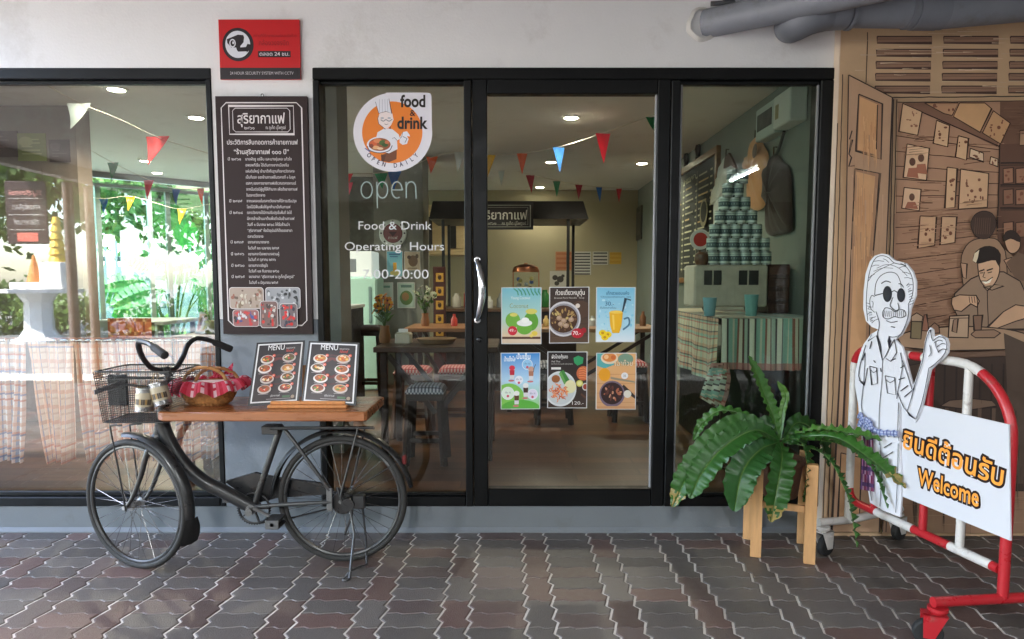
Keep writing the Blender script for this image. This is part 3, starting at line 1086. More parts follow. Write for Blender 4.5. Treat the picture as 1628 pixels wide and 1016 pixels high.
def p_papaya(a):
    a.rect(0, 0, 1, 1, (42, 36, 36), (64, 50, 44))
    a.text("ผัดไทยกุ้งสด", .3, .11, .12, (236, 232, 228), asp=AS, width=.42, bold=.015)
    a.text("Pad Thai", .2, .18, .06, (210, 206, 204), asp=AS, width=.22)
    a.text("Stir-fried rice noodle with prawns", .36, .22, .05, (190, 186, 184), asp=AS, width=.56)
    a.rect(.08, .27, .33, .31, (226, 222, 220))
    a.poly([(.66, .1), (.78, .06), (.92, .1), (.9, .2), (.76, .24), (.68, .19)], (52, 150, 96))
    a.ell(.92, .38, .18, .13, (196, 104, 66))
    for i in range(5):
        a.stroke([(.8, .3 + i * .04), (.92, .28 + i * .045), (1, .31 + i * .04)], .02, (230, 140, 90), asp=.7)
    a.ell(.32, .66, .42, .32, (214, 218, 220), 40)
    a.ell(.32, .66, .38, .285, (196, 202, 206), 40)
    a.poly([(.3, .35), (.4, .32), (.56, .5), (.5, .6), (.38, .52)], (64, 130, 62))
    a.poly([(.28, .38), (.34, .35), (.48, .56), (.42, .58)], (104, 164, 84))
    a.ell(.2, .48, .11, .07, (150, 92, 52))
    a.ell(.58, .62, .15, .12, (226, 220, 176))
    rn = random.Random(9)
    for _ in range(60):
        t, r_ = rn.uniform(0, 6.28), rn.random() ** .5
        u, v = .28 + .2 * r_ * math.cos(t), .72 + .14 * r_ * math.sin(t)
        d = rn.uniform(0, 6.28)
        a.stroke([(u, v), (u + .05 * math.cos(d), v + .035 * math.sin(d)), (u + .09 * math.cos(d + .5), v + .06 * math.sin(d + .5))], .02, rn.choice([(232, 132, 70), (214, 104, 52), (240, 160, 100), (196, 88, 46)]), asp=.7)
    a.ell(.82, .56, .09, .06, (206, 200, 96))
    a.ell(.82, .56, .06, .04, (226, 222, 150))
    a.ell(.97, .62, .08, .07, (210, 206, 204))
    a.ell(.97, .62, .06, .05, (150, 60, 44))
    a.stroke([(.86, .75), (.98, .82)], .05, (90, 60, 46), asp=.7)
    a.text("120.-", .78, .945, .12, (226, 222, 220), asp=AS, width=.3)
def p_dessert(a):
    a.rect(0, 0, 1, 1, (226, 172, 116), (206, 158, 116))
    for i in range(5):
        a.rect(0, .2 + i * .17, 1, .208 + i * .17, (190, 136, 88))
    a.poly([(0, .0), (.4, .0), (.45, .2), (.2, .27), (0, .22)], (92, 170, 170))
    a.ell(.32, .08, .22, .11, (226, 206, 180))
    a.ell(.32, .07, .18, .08, (222, 140, 74))
    a.ell(.24, .06, .06, .04, (240, 190, 140))
    a.ell(.42, .07, .06, .04, (206, 110, 60))
    a.ell(.74, .1, .2, .1, (120, 150, 130))
    a.text("เฉาก๊วย", .7, .22, .18, (120, 84, 50), asp=AS, width=.44, bold=.03)
    a.text("เฉาก๊วย", .7, .22, .18, (240, 226, 196), asp=AS, width=.44)
    a.ell(.2, .38, .15, .12, (232, 160, 40))
    a.poly([(.36, .42), (.98, .5), (1, .53), (.36, .46)], (150, 140, 120))
    a.ell(.72, .4, .09, .06, (230, 228, 230))
    a.text("35", .72, .42, .08, (110, 90, 90), asp=AS)
    a.poly([(.62, .62), (1, .82), (1, .76), (.7, .56)], (56, 46, 44))
    a.ell(.4, .73, .33, .24, (116, 100, 118), 36)
    a.ell(.4, .72, .29, .2, (52, 34, 34), 32)
    rn = random.Random(12)
    for _ in range(32):
        t, r_ = rn.uniform(0, 6.28), rn.random() ** .5
        a.ell(.4 + .22 * r_ * math.cos(t), .71 + .14 * r_ * math.sin(t), rn.uniform(.02, .06), rn.uniform(.015, .035), rn.choice([(176, 106, 78), (96, 56, 48), (206, 150, 120), (70, 40, 38)]), 8, rot=t)
    a.ell(.8, .73, .1, .07, (222, 216, 204))
    a.rect(0, .95, 1, 1, (196, 146, 104))
poster(797, 457, 861, 547, "poster of green coconuts on pale blue, top row beside the door handle", p_coconut)
poster(873, 456.5, 937, 546, "dark brown poster of a noodle soup bowl with red price spot", p_noodle, .002)
poster(947, 456.5, 1010.5, 544, "light blue poster of a yellow drink mug with straw and flowers", p_juice)
poster(796, 561, 859, 651, "blue and green poster of four iced drinks in cups", p_iced, .002)
poster(870, 559, 934, 649, "dark poster of orange noodles on white plate with green leaves", p_papaya)
poster(947, 561, 1012, 651, "orange wooden tabletop poster of a dark dessert bowl", p_dessert)
# ================================================================== PAINTED WALL ON THE RIGHT
YM = -.06
mx0 = at(1322, 450, YM).x
mw = thing("mural_wall", (3.4, -.03, -.03), "tan wall painted with an old wooden coffee shop scene and folding door", "wall")
mb = MB((200, 168, 134))
mb.box((mx0, YM, -.04), (5.4, -.0005, 2.8))
mb.color((208, 190, 172))
mb.box((mx0 - .004, YM + .001, -.04), (mx0 - .0005, -.001, 2.8))
mb.build("wall", MATTE, mw)
a = Art(pxfn(YM), step=.00004)
LN = (46, 30, 24)
def c5(x, y): return (1320 + x / 2.604, 30 + y / 2.604)
def c6(x, y): return (1340 + x / 3.278, 390 + y / 3.278)
def c7(x, y): return (1420 + x / 2.673, 320 + y / 2.673)
def P5(*p): return [c5(*q) for q in p]
def P6(*p): return [c6(*q) for q in p]
def P7(*p): return [c7(*q) for q in p]
rn = random.Random(21)
def wob(pts, amt=.5, step=14):
    """slightly unsteady hand-drawn line"""
    out = []
    for (x0, y0), (x1, y1) in zip(pts, pts[1:]):
        n = max(1, int(math.hypot(x1 - x0, y1 - y0) / step))
        for k in range(n):
            t = k / n
            out.append((x0 + (x1 - x0) * t + rn.uniform(-amt, amt), y0 + (y1 - y0) * t + rn.uniform(-amt, amt)))
    out.append(pts[-1])
    return out
def line(pts, wd=1.6, col=LN, amt=.45):
    a.stroke(wob(pts, amt), wd, col)
def shape(pts, col, wd=1.4, lc=LN, sm=0):
    if sm:
        pts = [(p.x, p.y) for p in cr([(x, y, 0) for x, y in pts], sm, True)]
    a.poly(pts, col)
    if wd:
        a.stroke(list(pts) + [pts[0]], wd, lc)
# ventilation slots above the doorway
for x0 in (1394.5, 1500.5, 1606.5, 1712):
    for k, y in enumerate((58, 78.5, 98, 117, 137)):
        sh = -.8 * k
        shape([(x0 + sh, y), (x0 + 87 + sh, y), (x0 + 87 + sh, y + 10.5), (x0 + sh, y + 10.5)], (136, 98, 72), 2.0, (70, 42, 34))
        line([(x0 + sh + 2, y + 4), (x0 + 84 + sh, y + 4)], .9, (104, 70, 52))
line(P5((155, 55), (148, 265)), 1.4)
# the room inside the painted doorway
L0, R0 = 1425, 1800
a.poly([(1428, 162), (R0, 160), (R0, 846), (1412, 846)], (124, 84, 58))
a.poly([(1428, 162), (1590, 162), (1588, 345), (1422, 520)], (166, 120, 85))
a.poly([(1422, 340), (1590, 318), (1592, 470), (1416, 545)], (156, 111, 78))
a.poly([(1590, 162), (R0, 162), (R0, 430), (1588, 430)], (108, 72, 50))
for (xa_, ya_), (xb_, yb_) in (((430, 215), (1592, 250)),):
    pass
for y0, y1 in ((216, 238), (240, 258), (264, 274), (285, 292), (312, 310), (338, 330), (362, 350), (388, 372), (414, 394), (440, 416), (466, 438), (492, 460), (518, 482)):
    line([(1424, y0), (1588, y1)], 1.3, (72, 44, 32))
for _ in range(90):
    x, y = rn.uniform(1426, 1560), rn.uniform(215, 500)
    s_ = rn.uniform(12, 40)
    a.stroke([(x, y), (x + s_, y + s_ * rn.uniform(-.16, .1))], rn.uniform(.5, 1.6), rn.choice([(128, 88, 62), (166, 120, 86), (112, 76, 54)]))
# ceiling pictures and frames
def frame(pts, fill, spots=0, spotc=(120, 66, 40)):
    shape(pts, fill, 1.5, (60, 36, 26))
    xs = [p[0] for p in pts]; ys = [p[1] for p in pts]
    cx_, cy_ = sum(xs) / 4, sum(ys) / 4
    for _ in range(spots):
        a.ell(cx_ + rn.uniform(-.3, .3) * (max(xs) - min(xs)), cy_ + rn.uniform(-.25, .3) * (max(ys) - min(ys)), rn.uniform(.8, 3), rn.uniform(.8, 3.4), spotc, 8)
TN = (196, 152, 104)
a.poly(P5((300, 346), (390, 346), (700, 500), (690, 530)), (120, 80, 56))
frame(P5((390, 348), (530, 348), (505, 400), (470, 392)), (172, 122, 78), 4)
frame(P5((535, 348), (640, 348), (668, 372), (620, 470), (510, 405)), (188, 138, 80), 12)
frame(P5((675, 380), (745, 432), (705, 518), (630, 472)), (180, 130, 76), 9)
line(P5((300, 350), (700, 528)), 1.6)
frame(P5((300, 350), (380, 385), (362, 482), (284, 466)), TN, 8, (150, 90, 60))
frame(P5((440, 420), (494, 442), (486, 530), (426, 515)), TN, 5)
frame(P5((530, 484), (572, 495), (564, 585), (518, 572)), TN, 3)
frame(P5((580, 536), (634, 556), (634, 592), (576, 572)), (204, 170, 130), 5)
frame(P5((664, 570), (694, 580), (694, 612), (660, 600)), (200, 166, 126), 3)
frame(P5((318, 518), (410, 536), (398, 668), (302, 656)), (206, 164, 120), 0)
for u, v in ((340, 592), (376, 576)):
    a.ell(*c5(u, v), 5, 6.5, (96, 58, 40), 14)
    a.poly(P5((u - 24, v + 62), (u - 16, v + 26), (u + 18, v + 24), (u + 26, v + 68)), (158, 88, 54))
frame(P5((306, 698), (376, 706), (368, 794), (296, 784)), (200, 158, 118), 0)
a.ell(*c5(338, 738), 4.5, 6, (100, 62, 44), 14)
a.poly(P5((308, 784), (320, 758), (352, 758), (364, 788)), (150, 82, 52))
frame(P5((484, 614), (526, 620), (516, 780), (474, 784)), TN, 7)
frame(P5((540, 622), (656, 640), (650, 780), (530, 788)), (196, 150, 104), 14, (128, 74, 48))
frame(P5((372, 816), (440, 818), (432, 938), (362, 950)), (186, 140, 96), 6)
frame(P5((462, 818), (524, 820), (516, 926), (454, 936)), (190, 146, 102), 6)
# shelves at the back, with jars
a.poly(P5((700, 520), (1100, 500), (1100, 1010), (690, 1010)), (96, 62, 44))
line(P5((702, 520), (692, 880)), 2)
for y in (598, 688, 784):
    line(P5((704, y), (1100, y - 6)), 2.6)
    line(P5((704, y + 8), (1100, y + 2)), 1.2)
for y in (612, 700, 836):
    for x in range(716, 1080, 52):
        frame(P5((x, y + 8), (x + 42, y + 4), (x + 42, y + 66), (x, y + 70)), rn.choice([(150, 100, 68), (166, 116, 80), (134, 88, 60)]), 3)
frame(P5((785, 462), (1100, 440), (1100, 520), (785, 524)), (160, 120, 84), 4)
# brushwork: broad and fine strokes of thinned paint over the boards, shelves and dark lower part
def brush(n, x0, x1, y0, y1, cols, lmin, lmax, slope, wmax=1.8, vert=False):
    for _ in range(n):
        x, y = rn.uniform(x0, x1), rn.uniform(y0, y1)
        l_ = rn.uniform(lmin, lmax)
        if vert:
            a.stroke([(x, y), (x + rn.uniform(-1, 1), y + l_ * .5), (x + rn.uniform(-1.5, 1.5), y + l_)], [rn.uniform(.5, wmax), .3], rn.choice(cols))
        else:
            a.stroke([(x, y), (x + l_ * .5, y + l_ * slope * .5 + rn.uniform(-.8, .8)), (x + l_, y + l_ * slope)], [rn.uniform(.5, wmax), .3], rn.choice(cols))
brush(110, 1592, 1740, 168, 215, [(120, 82, 58), (96, 64, 45)], 10, 40, 0)
for (x0, x1, y0, y1, k) in ((1432, 1470, 215, 250, 12), (1430, 1580, 320, 380, 40), (1424, 1580, 385, 470, 60), (1424, 1520, 470, 530, 40)):
    brush(k, x0, x1, y0, y1, [(128, 86, 60), (164, 118, 84), (112, 74, 52), (176, 130, 94)], 12, 46, -.1, 1.4)
# standing woman seen from behind, boy, seated man
SK, SH = (196, 148, 106), (140, 108, 78)
a.poly(P7((300, 250), (320, 190), (370, 155), (440, 160), (470, 200), (560, 280), (560, 560), (330, 560)), (132, 100, 72))
shape(P7((288, 262), (310, 190), (356, 160), (430, 158), (462, 188), (480, 240), (470, 400), (320, 400)), (150, 112, 80), 1.5, sm=3)
shape(P7((286, 262), (314, 266), (310, 330), (296, 322)), (176, 130, 94), 1.3)
shape(P7((330, 100), (345, 60), (380, 42), (420, 52), (438, 90), (426, 130), (400, 158), (352, 150)), (66, 44, 34), 1.4, sm=3)
for k in range(8):
    a.stroke(P7((350 + k * 9, 70), (345 + k * 9, 140)), 1.0, (96, 66, 48))
shape(P7((470, 250), (530, 230), (600, 280), (600, 330), (500, 300)), (180, 132, 92), 1.4)
shape(P7((474, 170), (490, 140), (530, 150), (540, 190), (520, 218), (492, 216)), (186, 138, 98), 1.2, sm=3)
shape(P7((468, 170), (478, 132), (510, 124), (538, 150), (536, 172), (500, 158)), (50, 34, 28), 1, sm=3)
a.poly(P7((480, 260), (530, 216), (640, 260), (640, 360), (520, 330)), (110, 80, 58))
# seated man
shape(P7((250, 440), (262, 392), (330, 330), (400, 300), (470, 300), (540, 340), (590, 450), (590, 545), (300, 545)), (146, 114, 86), 1.8)
shape(P7((250, 410), (282, 398), (330, 400), (352, 400), (366, 424), (356, 450), (330, 436), (290, 468), (258, 462), (248, 436)), SK, 1.6)
for k in range(4):
    line(P7((322 + k * 11, 404), (326 + k * 11, 432)), 1.0)
shape(P7((468, 470), (520, 440), (590, 450), (590, 490), (520, 510), (420, 548), (400, 536)), SK, 1.6)
shape(P7((360, 258), (372, 240), (420, 238), (446, 250), (452, 300), (430, 352), (398, 366), (372, 340), (362, 300)), (202, 154, 112), 1.6, sm=3)
shape(P7((340, 250), (352, 214), (390, 192), (430, 196), (456, 226), (450, 278), (436, 250), (400, 254), (362, 264)), (38, 26, 22), 1.2, sm=2)
a.poly(P7((338, 252), (346, 222), (366, 206), (360, 240), (352, 262)), (206, 186, 150))
line(P7((366, 298), (388, 290)), 2.2)
line(P7((398, 294), (424, 286)), 2.2)
line(P7((368, 306), (384, 304)), 1.4)
line(P7((402, 304), (420, 300)), 1.4)
line(P7((388, 300), (382, 322), (392, 326)), 1.2)
a.poly(P7((376, 340), (400, 338), (422, 324), (412, 346), (392, 352)), (236, 220, 196))
line(P7((374, 338), (398, 340), (424, 322)), 1.3)
shape(P7((382, 362), (400, 380), (430, 354), (470, 360), (420, 378)), (158, 124, 92), 1.4)
line(P7((400, 380), (404, 540)), 1.3)
# round table top and drinks on it
shape([c7(20 + 280 * (1 - math.cos(t)), 582 - 50 * math.sin(t)) for t in [math.pi * k / 14 for k in range(15)]] + P7((578, 610), (480, 630), (200, 636), (40, 620)), (166, 128, 92), 1.8)
a.poly(P7((26, 612), (90, 634), (300, 642), (480, 634), (570, 606), (560, 640), (480, 656), (300, 664), (90, 656)), (112, 80, 58))
shape(P7((78, 508), (124, 512), (118, 586), (74, 582)), (128, 108, 70), 1.5)
shape(P7((78, 510), (76, 490), (100, 474), (126, 490), (122, 512)), (176, 140, 106), 1.3)
shape(P7((126, 520), (132, 482), (142, 480), (148, 520), (150, 552), (122, 550)), (150, 92, 62), 1.4)
shape(P7((160, 530), (176, 516), (194, 530), (198, 560), (160, 562)), (140, 98, 70), 1.4)
shape(P7((240, 488), (322, 484), (318, 580), (234, 578)), (178, 142, 108), 1.8)
shape(P7((256, 504), (276, 500), (270, 560), (250, 552)), (150, 112, 84), 1.3)
line(P7((240, 500), (322, 496)), 1.2)
shape(P7((340, 486), (380, 484), (374, 546), (344, 548)), (130, 92, 66), 1.6)
line(P7((358, 420), (360, 486)), 1.4)
shape(P7((330, 566), (350, 548), (430, 546), (456, 560), (430, 580), (350, 580)), (148, 110, 80), 1.5)
# shadows of the room under the table, table base and stools (all paint)
a.poly(P7((0, 640), (90, 658), (300, 666), (480, 658), (700, 620), (700, 1400), (-20, 1400)), (62, 44, 34))
for k in range(10):
    x = 20 + k * 50
    a.stroke(P7((x, 690), (x - 8, 1100)), 3, (48, 34, 27))
shape(P7((200, 870), (240, 846), (330, 838), (420, 848), (440, 872), (330, 886)), (116, 88, 66), 1.5)
for x in (220, 290, 360, 420):
    a.poly(P7((x, 880), (x + 16, 880), (x + 10, 1080), (x - 4, 1080)), (96, 72, 54))
shape(P7((60, 700), (110, 690), (150, 700), (150, 800), (70, 800)), (74, 54, 41), 1.2)
a.poly(P7((470, 560), (560, 600), (560, 1200), (500, 1200), (480, 700)), (84, 64, 50))
a.poly([(1404, 780), (R0, 780), (R0, 848), (1403, 848)], (138, 100, 70))
line([(1404, 780), (R0, 780)], 1.6)
# door leaf and frame on the left
brush(60, 1428, 1700, 560, 840, [(52, 37, 29), (74, 54, 42), (42, 30, 25)], 20, 90, 0, 3, True)
brush(40, 1404, 1640, 784, 840, [(126, 90, 64), (150, 112, 80)], 20, 70, 0)
a.poly(P5((76, 232), (258, 326), (236, 1010), (60, 1010)), (168, 128, 92))
a.poly([(1349, 119), (1420, 155), (1410, 420), (1396, 846), (1320, 846), (1342, 420)], (166, 124, 88))
shape([c5(*q) for q in ((76, 232), (258, 326))] + [(1408, 430), (1398, 846), (1322, 846), (1344, 430)], (164, 124, 88), 1.8)
shape(P5((118, 312), (216, 352), (210, 582), (106, 548)), (150, 106, 70), 2.0)
a.poly(P5((122, 322), (196, 354), (190, 562), (114, 542)), (188, 134, 74))
a.stroke(P5((196, 356), (190, 566), (110, 546)), 1.8, LN)
shape([c5(102, 620), c5(206, 640), (1386, 430), (1376, 700), (1340, 690), (1352, 430)], (150, 106, 70), 1.8)
a.poly([c5(108, 632), c5(186, 652), (1380, 430), (1371, 690), (1345, 682), (1357, 430)], (184, 132, 76))
shape([(1337, 720), (1370, 728), (1366, 830), (1332, 826)], (180, 130, 78), 1.6)
line(P5((90, 462), (80, 500), (90, 500), (78, 560), (88, 575), (76, 610), (100, 608)), 2.0)
for dx in (0, 14):
    line([c5(262 + dx, 334), (1414 + dx * .4, 430), (1403 + dx * .4, 846)], 1.6)
line(P5((262, 326), (1000, 318)), 1.8)
line(P5((278, 346), (1000, 338)), 1.4)
for x in (1340, 1332):
    line([(x, 118 if x == 1340 else 196), (x - 10, 470), (x - 24, 838)], 1.5)
brush(40, 1352, 1412, 210, 420, [(156, 116, 82), (176, 134, 98)], 20, 80, 0, 2.2, True)
brush(30, 1372, 1394, 180, 240, [(178, 122, 66), (198, 146, 86)], 10, 40, 0, 2.5, True)
brush(30, 1358, 1388, 290, 420, [(172, 120, 68), (196, 144, 86)], 16, 60, 0, 2.5, True)
brush(50, 1340, 1620, 38, 150, [(176, 146, 114), (196, 166, 132)], 10, 60, 0, 2.0)
for i, c_ in enumerate(a.mb.c):
    g_ = .3 * c_[0] + .55 * c_[1] + .15 * c_[2]
    a.mb.c[i] = tuple((x * .76 + g_ * .24) * 1.4 + .006 for x in c_)
a.mb.build("painting", MATTE, mw)
# ================================================================== LAMPS (all seen lit in the photograph)
LAMP_WARM = (1, .86, .68)
EM_W = emit("lit_downlight", (1, .86, .66), 6)
EM_T = emit("lit_tube", (.95, .98, 1), 4)
spots = [(185, 141, "recessed ceiling light nearest the left window's top edge"), (312, 186, "recessed ceiling light above the red pennant, left window"),
         (231, 255, "small recessed light above the glass garden wall, left one"), (250, 274, "small recessed light above the glass garden wall, right one"),
         (908, 186, "recessed ceiling light high in the glass door"), (876, 257, "recessed ceiling light beside the blue pennant, behind door"),
         (1021, 259, "recessed ceiling light at the right side of the glass door"), (858, 297, "far recessed ceiling light just above the coffee stall roof, behind door"),
         (703, 310, "recessed ceiling light above the stall roof, seen left of door"), (672, 256, "recessed ceiling light by the orange pennant, left of the door")]
for px, py, lab in spots:
    p = onz(px, py, CEZ)
    t = thing("ceiling_downlight", (p.x, p.y, CEZ), lab, "downlight", "recessed ceiling downlights")
    MB((226, 226, 222)).lathe([(.085, -.0005), (.085, -.008), (.062, -.012), (.06, -.004)], p, 24).build("trim_ring", PLASTIC, t, smooth=40)
    MB((255, 250, 240)).lathe([(.058, -.006), (.05, -.013), (.02, -.016)], p, 20).build("lamp_lens", EM_W, t, smooth=60)
    ld = bpy.data.lights.new("downlight_lamp", 'SPOT')
    ld.energy = 2.4 if px == 858 else 8.5 if px > 400 else 14
    ld.color = LAMP_WARM
    ld.spot_size = R(150)
    ld.spot_blend = .6
    ld.shadow_soft_size = .05
    lo = bpy.data.objects.new("downlight_lamp", ld)
    COL.objects.link(lo)
    lo.parent = t
    lo.location = (0, 0, -.03)
# fluorescent tubes under the carport roof: the streaks mirrored in the glass
for k, (x, y0, y1, lab) in enumerate(((3.05, -6.2, -5.0, "lit fluorescent tube under the carport roof, mirrored in the right pane"), (-.5, -6.2, -5.0, "lit fluorescent tube under the middle of the carport roof"), (-3.6, -6.2, -5.0, "lit fluorescent tube near the open side of the carport"))):
    t = thing("ceiling_tube_light", (x, (y0 + y1) / 2, 2.8), lab, "tube light", "fluorescent lights under the carport roof")
    mb = MB((224, 224, 222))
    mb.bbox((x - .03, y0, 2.755), (x + .03, y1, 2.7995))
    for y in (y0, y1 - .03):
        mb.bbox((x - .02, y, 2.70), (x + .02, y + .03, 2.7545))
    mb.build("fitting", PLASTIC, t)
    MB((255, 255, 255)).tube([(x, y0 + .031, 2.722), (x, y1 - .031, 2.722)], .014, 12).build("tube", EM_T, t, smooth=40)
    ld = bpy.data.lights.new("tube_lamp", 'AREA')
    ld.shape = 'RECTANGLE'
    ld.size = .024
    ld.size_y = y1 - y0 - .08
    ld.energy = (9, 13, 16)[k]
    ld.color = (.95, .98, 1)
    lo = bpy.data.objects.new("tube_lamp", ld)
    COL.objects.link(lo)
    lo.parent = t
    lo.location = (0, 0, -.0935)
# ================================================================== BICYCLE AND WHAT IS ON IT
def yb(px):
    return -.39 + (545 - px) / (545 - 210) * -.075
def B(px, py, dy=0.):
    return at(px, py, yb(px) + dy)
bk = thing("bicycle", onz(390, 898, 0), "dark grey step-through bicycle with front wire basket and wooden tabletop instead of a saddle", "bicycle")
GR, DK, LT = (42, 43, 44), (34, 35, 37), (112, 113, 114)
def wheel(c, fd, r, name="wheel"):
    ax = Vector((-fd.y, fd.x, 0)).normalized()
    up = Vector((0, 0, 1))
    def ring(rad, off=0., n=64):
        return [c + fd * rad * math.cos(2 * math.pi * k / n) + up * rad * math.sin(2 * math.pi * k / n) + ax * off for k in range(n)]
    o = MB((40, 39, 38)).tube(ring(r - .0148), .0148, 10, closed=True).build(name, RUBBER, bk, smooth=50)
    mb = MB((58, 58, 58))
    mb.tube(ring(r - .033), .0085, 8, closed=True, flat=1.3)
    mb.build("rim", METALP, o, smooth=40)
    mb = MB((150, 150, 150))
    for k in range(32):
        a0 = 2 * math.pi * k / 32
        sgn = 1 if k % 2 else -1
        a1 = a0 + (.55 if (k // 2) % 2 else -.55)
        p = c + (fd * math.cos(a1) + up * math.sin(a1)) * .021 + ax * .026 * sgn
        q = c + (fd * math.cos(a0) + up * math.sin(a0)) * (r - .036)
        mb.tube([p, q], .00115, 5)
    mb.build("spokes", CHROME, o)
    mb = MB((120, 120, 120))
    mb.lathe([(.008, -.05), (.008, -.032), (.024, -.03), (.024, -.025), (.013, -.02), (.013, .02), (.024, .025), (.024, .03), (.008, .032), (.008, .05)], c, 16, axis=ax)
    mb.build("hub", METALP, o, smooth=35)
    mb = MB((30, 30, 30)).tube([c + fd * .14 - up * (r - .075) * .9 + ax * 0, c + fd * .13 - up * (r - .045) * .9], .004, 6)
    return o
RC = B(545, 794)
RC.z = at(545, 793, -.39).z
rr = RC.z
rear = wheel(RC, Vector((-1, 0, 0)), rr)
fa = R(20)
FD = Vector((-math.cos(fa), math.sin(fa), 0))
FC = at(216, 808, yb(216))
FC.z = rr - .001
front = wheel(FC, FD, rr)
def guard(c, fd, r, a0, a1, wd, n=34):
    ax = Vector((-fd.y, fd.x, 0)).normalized()
    rows = []
    for k in range(n + 1):
        t = R(a0 + (a1 - a0) * k / n)
        row = []
        e = min(1, min(k, n - k) / 2.0 + .55)
        for q, dr in ((-1, -.012), (-.8, -.002), (-.35, .004), (.35, .004), (.8, -.002), (1, -.012)):
            row.append(c - fd * (r + dr) * math.cos(t) + Vector((0, 0, 1)) * (r + dr) * math.sin(t) + ax * q * wd * e / 2)
        rows.append(row)
    b2 = [[p * 1 for p in row] for row in rows]
    for row in b2:
        for i, p in enumerate(row):
            d = (p - c)
            d -= ax * d.dot(ax)
            row[i] = p - d.normalized() * .0015
    return rows, b2
def build_guard(c, fd, r, a0, a1, wd, col, name):
    mb = MB(col)
    rows, b2 = guard(c, fd, r, a0, a1, wd)
    mb.grid(rows)
    mb.grid([list(reversed(x)) for x in b2])
    return mb.build(name, METALP, bk, smooth=60)
build_guard(RC, Vector((-1, 0, 0)), rr * 1.10, 178, 10, .056, (32, 33, 34), "mudguard")
fg = build_guard(FC, FD, rr * 1.09, 100, -8, .054, (40, 41, 42), "mudguard")
# rubber flap under the front mudguard
def fpt(ang, rad, off):
    ax = Vector((-FD.y, FD.x, 0))
    return FC - FD * rad * math.cos(R(ang)) + Vector((0, 0, 1)) * rad * math.sin(R(ang)) + ax * off
rows = []
for k in range(8):
    t = k / 7
    w_ = .03 + .02 * math.sin(t * 2.2)
    rows.append([fpt(-5 - 20 * t, rr * (1.09 + .0 * t) + .012 * math.cos(q * 1.4) - .004 + .01 * t, q * w_) for q in (-1, -.7, 0, .7, 1)])
mb = MB((26, 26, 27)).grid(rows)
mb.grid([[p + Vector((.004, -.001, 0)) for p in reversed(x)] for x in rows])
mb.build("mud_flap", RUBBER, bk, smooth=60)
# frame tubes
mb = MB(GR)
mt = [B(*p) for p in ((257, 672), (268, 700), (290, 735), (322, 764), (360, 784), (402, 806))]
mb.tube(cr(mt, 6), .0315, 16)
mb.build("main_tube", METALP, bk, smooth=50)
mb = MB((38, 39, 40))
st_t, st_b = B(268, 600), B(248, 702)
mb.tube([st_t, st_b], .019, 14)
mb.lathe([(.023, -.012), (.025, 0), (.023, .012)], st_b, 14, axis=(st_t - st_b))
mb.lathe([(.023, -.012), (.025, 0), (.021, .012)], B(262, 640), 14, axis=(st_t - st_b))
mb.build("head_tube", METALP, bk, smooth=40)
mb = MB(GR)
mb.tube([B(447, 676), B(403, 806)], .0145, 12)
mb.color((62, 63, 64))
for dy in (-.055, .055):
    mb.tube([B(404, 806, dy * .5), B(440, 803, dy), B(527, 798, dy)], .0095, 10)
    mb.color((52, 53, 54))
    mb.tube([B(452, 682, dy * .5), B(470, 705, dy), B(524, 780, dy)], .0085, 10)
mb.color((100, 100, 100))
mb.lathe([(.024, -.036), (.024, .036)], B(403, 807), 18, axis=(0, 1, 0))
for dy in (-.058, .055):
    p = B(523, 776, dy)
    q = B(523, 812, dy)
    mb.bbox((p.x - .012, p.y - .004, q.z), (p.x + .014, p.y + .004, p.z), .002)
mb.build("rear_frame", METALP, bk, smooth=40)
# fork
mb = MB((50, 51, 52))
axf = Vector((-FD.y, FD.x, 0)) * (1 if -FD.x > 0 else -1)
for sg_, c_ in ((-1, (54, 55, 56)), (1, (40, 41, 42))):
    mb.color(c_)
    off = Vector((FD.y, -FD.x, 0)) * .048 * -sg_
    base = [B(249, 700), B(246, 722), B(238, 752), B(226, 784)]
    pts = [base[0] + off * .55] + [p + off for p in base[1:]] + [FC + off]
    mb.tube(cr(pts, 5), [.0145 - .006 * k / 20 for k in range(21)], 12)
mb.lathe([(.02, -.03), (.026, -.012), (.026, .012), (.018, .03)], B(249, 699), 14, axis=(st_t - st_b))
mb.color((140, 140, 140))
mb.lathe([(.009, -.066), (.009, .066)], FC, 10, axis=(FD.y, -FD.x, 0))
mb.build("fork", METALP, bk, smooth=40)
# handlebar, stem and grips
mb = MB((30, 31, 32))
hn = [B(*p) for p in ((262, 589, 0), (243, 586, -.05), (229, 572, -.11), (221, 554, -.16), (222, 543, -.2), (236, 546, -.25), (247, 554, -.285))]
hf = [B(*p) for p in ((262, 589, 0), (279, 585, .05), (291, 567, .11), (299, 548, .16), (313, 538, .20), (333, 541, .235), (345, 546, .26))]
mb.tube(cr(list(reversed(hn)) + hf[1:], 6), .0118, 12)
mb.color((60, 61, 62))
mb.tube([B(262, 584), B(270, 600)], .016, 12)
mb.lathe([(.017, -.02), (.019, 0), (.017, .02)], B(262, 589), 14, axis=(.2, 1, 0))
hb = mb.build("handlebar", METALP, bk, smooth=45)
for e in (hn, hf):
    d = (e[-1] - e[-2]).normalized()
    p0 = e[-1] - d * .02
    q = p0 + d * .1
    MB((40, 40, 41)).tube([p0, p0 + d * .01, q - d * .008, q - d * .002, q], [.013, .0165, .0175, .0165, .009], 14).build("grip", RUBBER, hb, smooth=45)
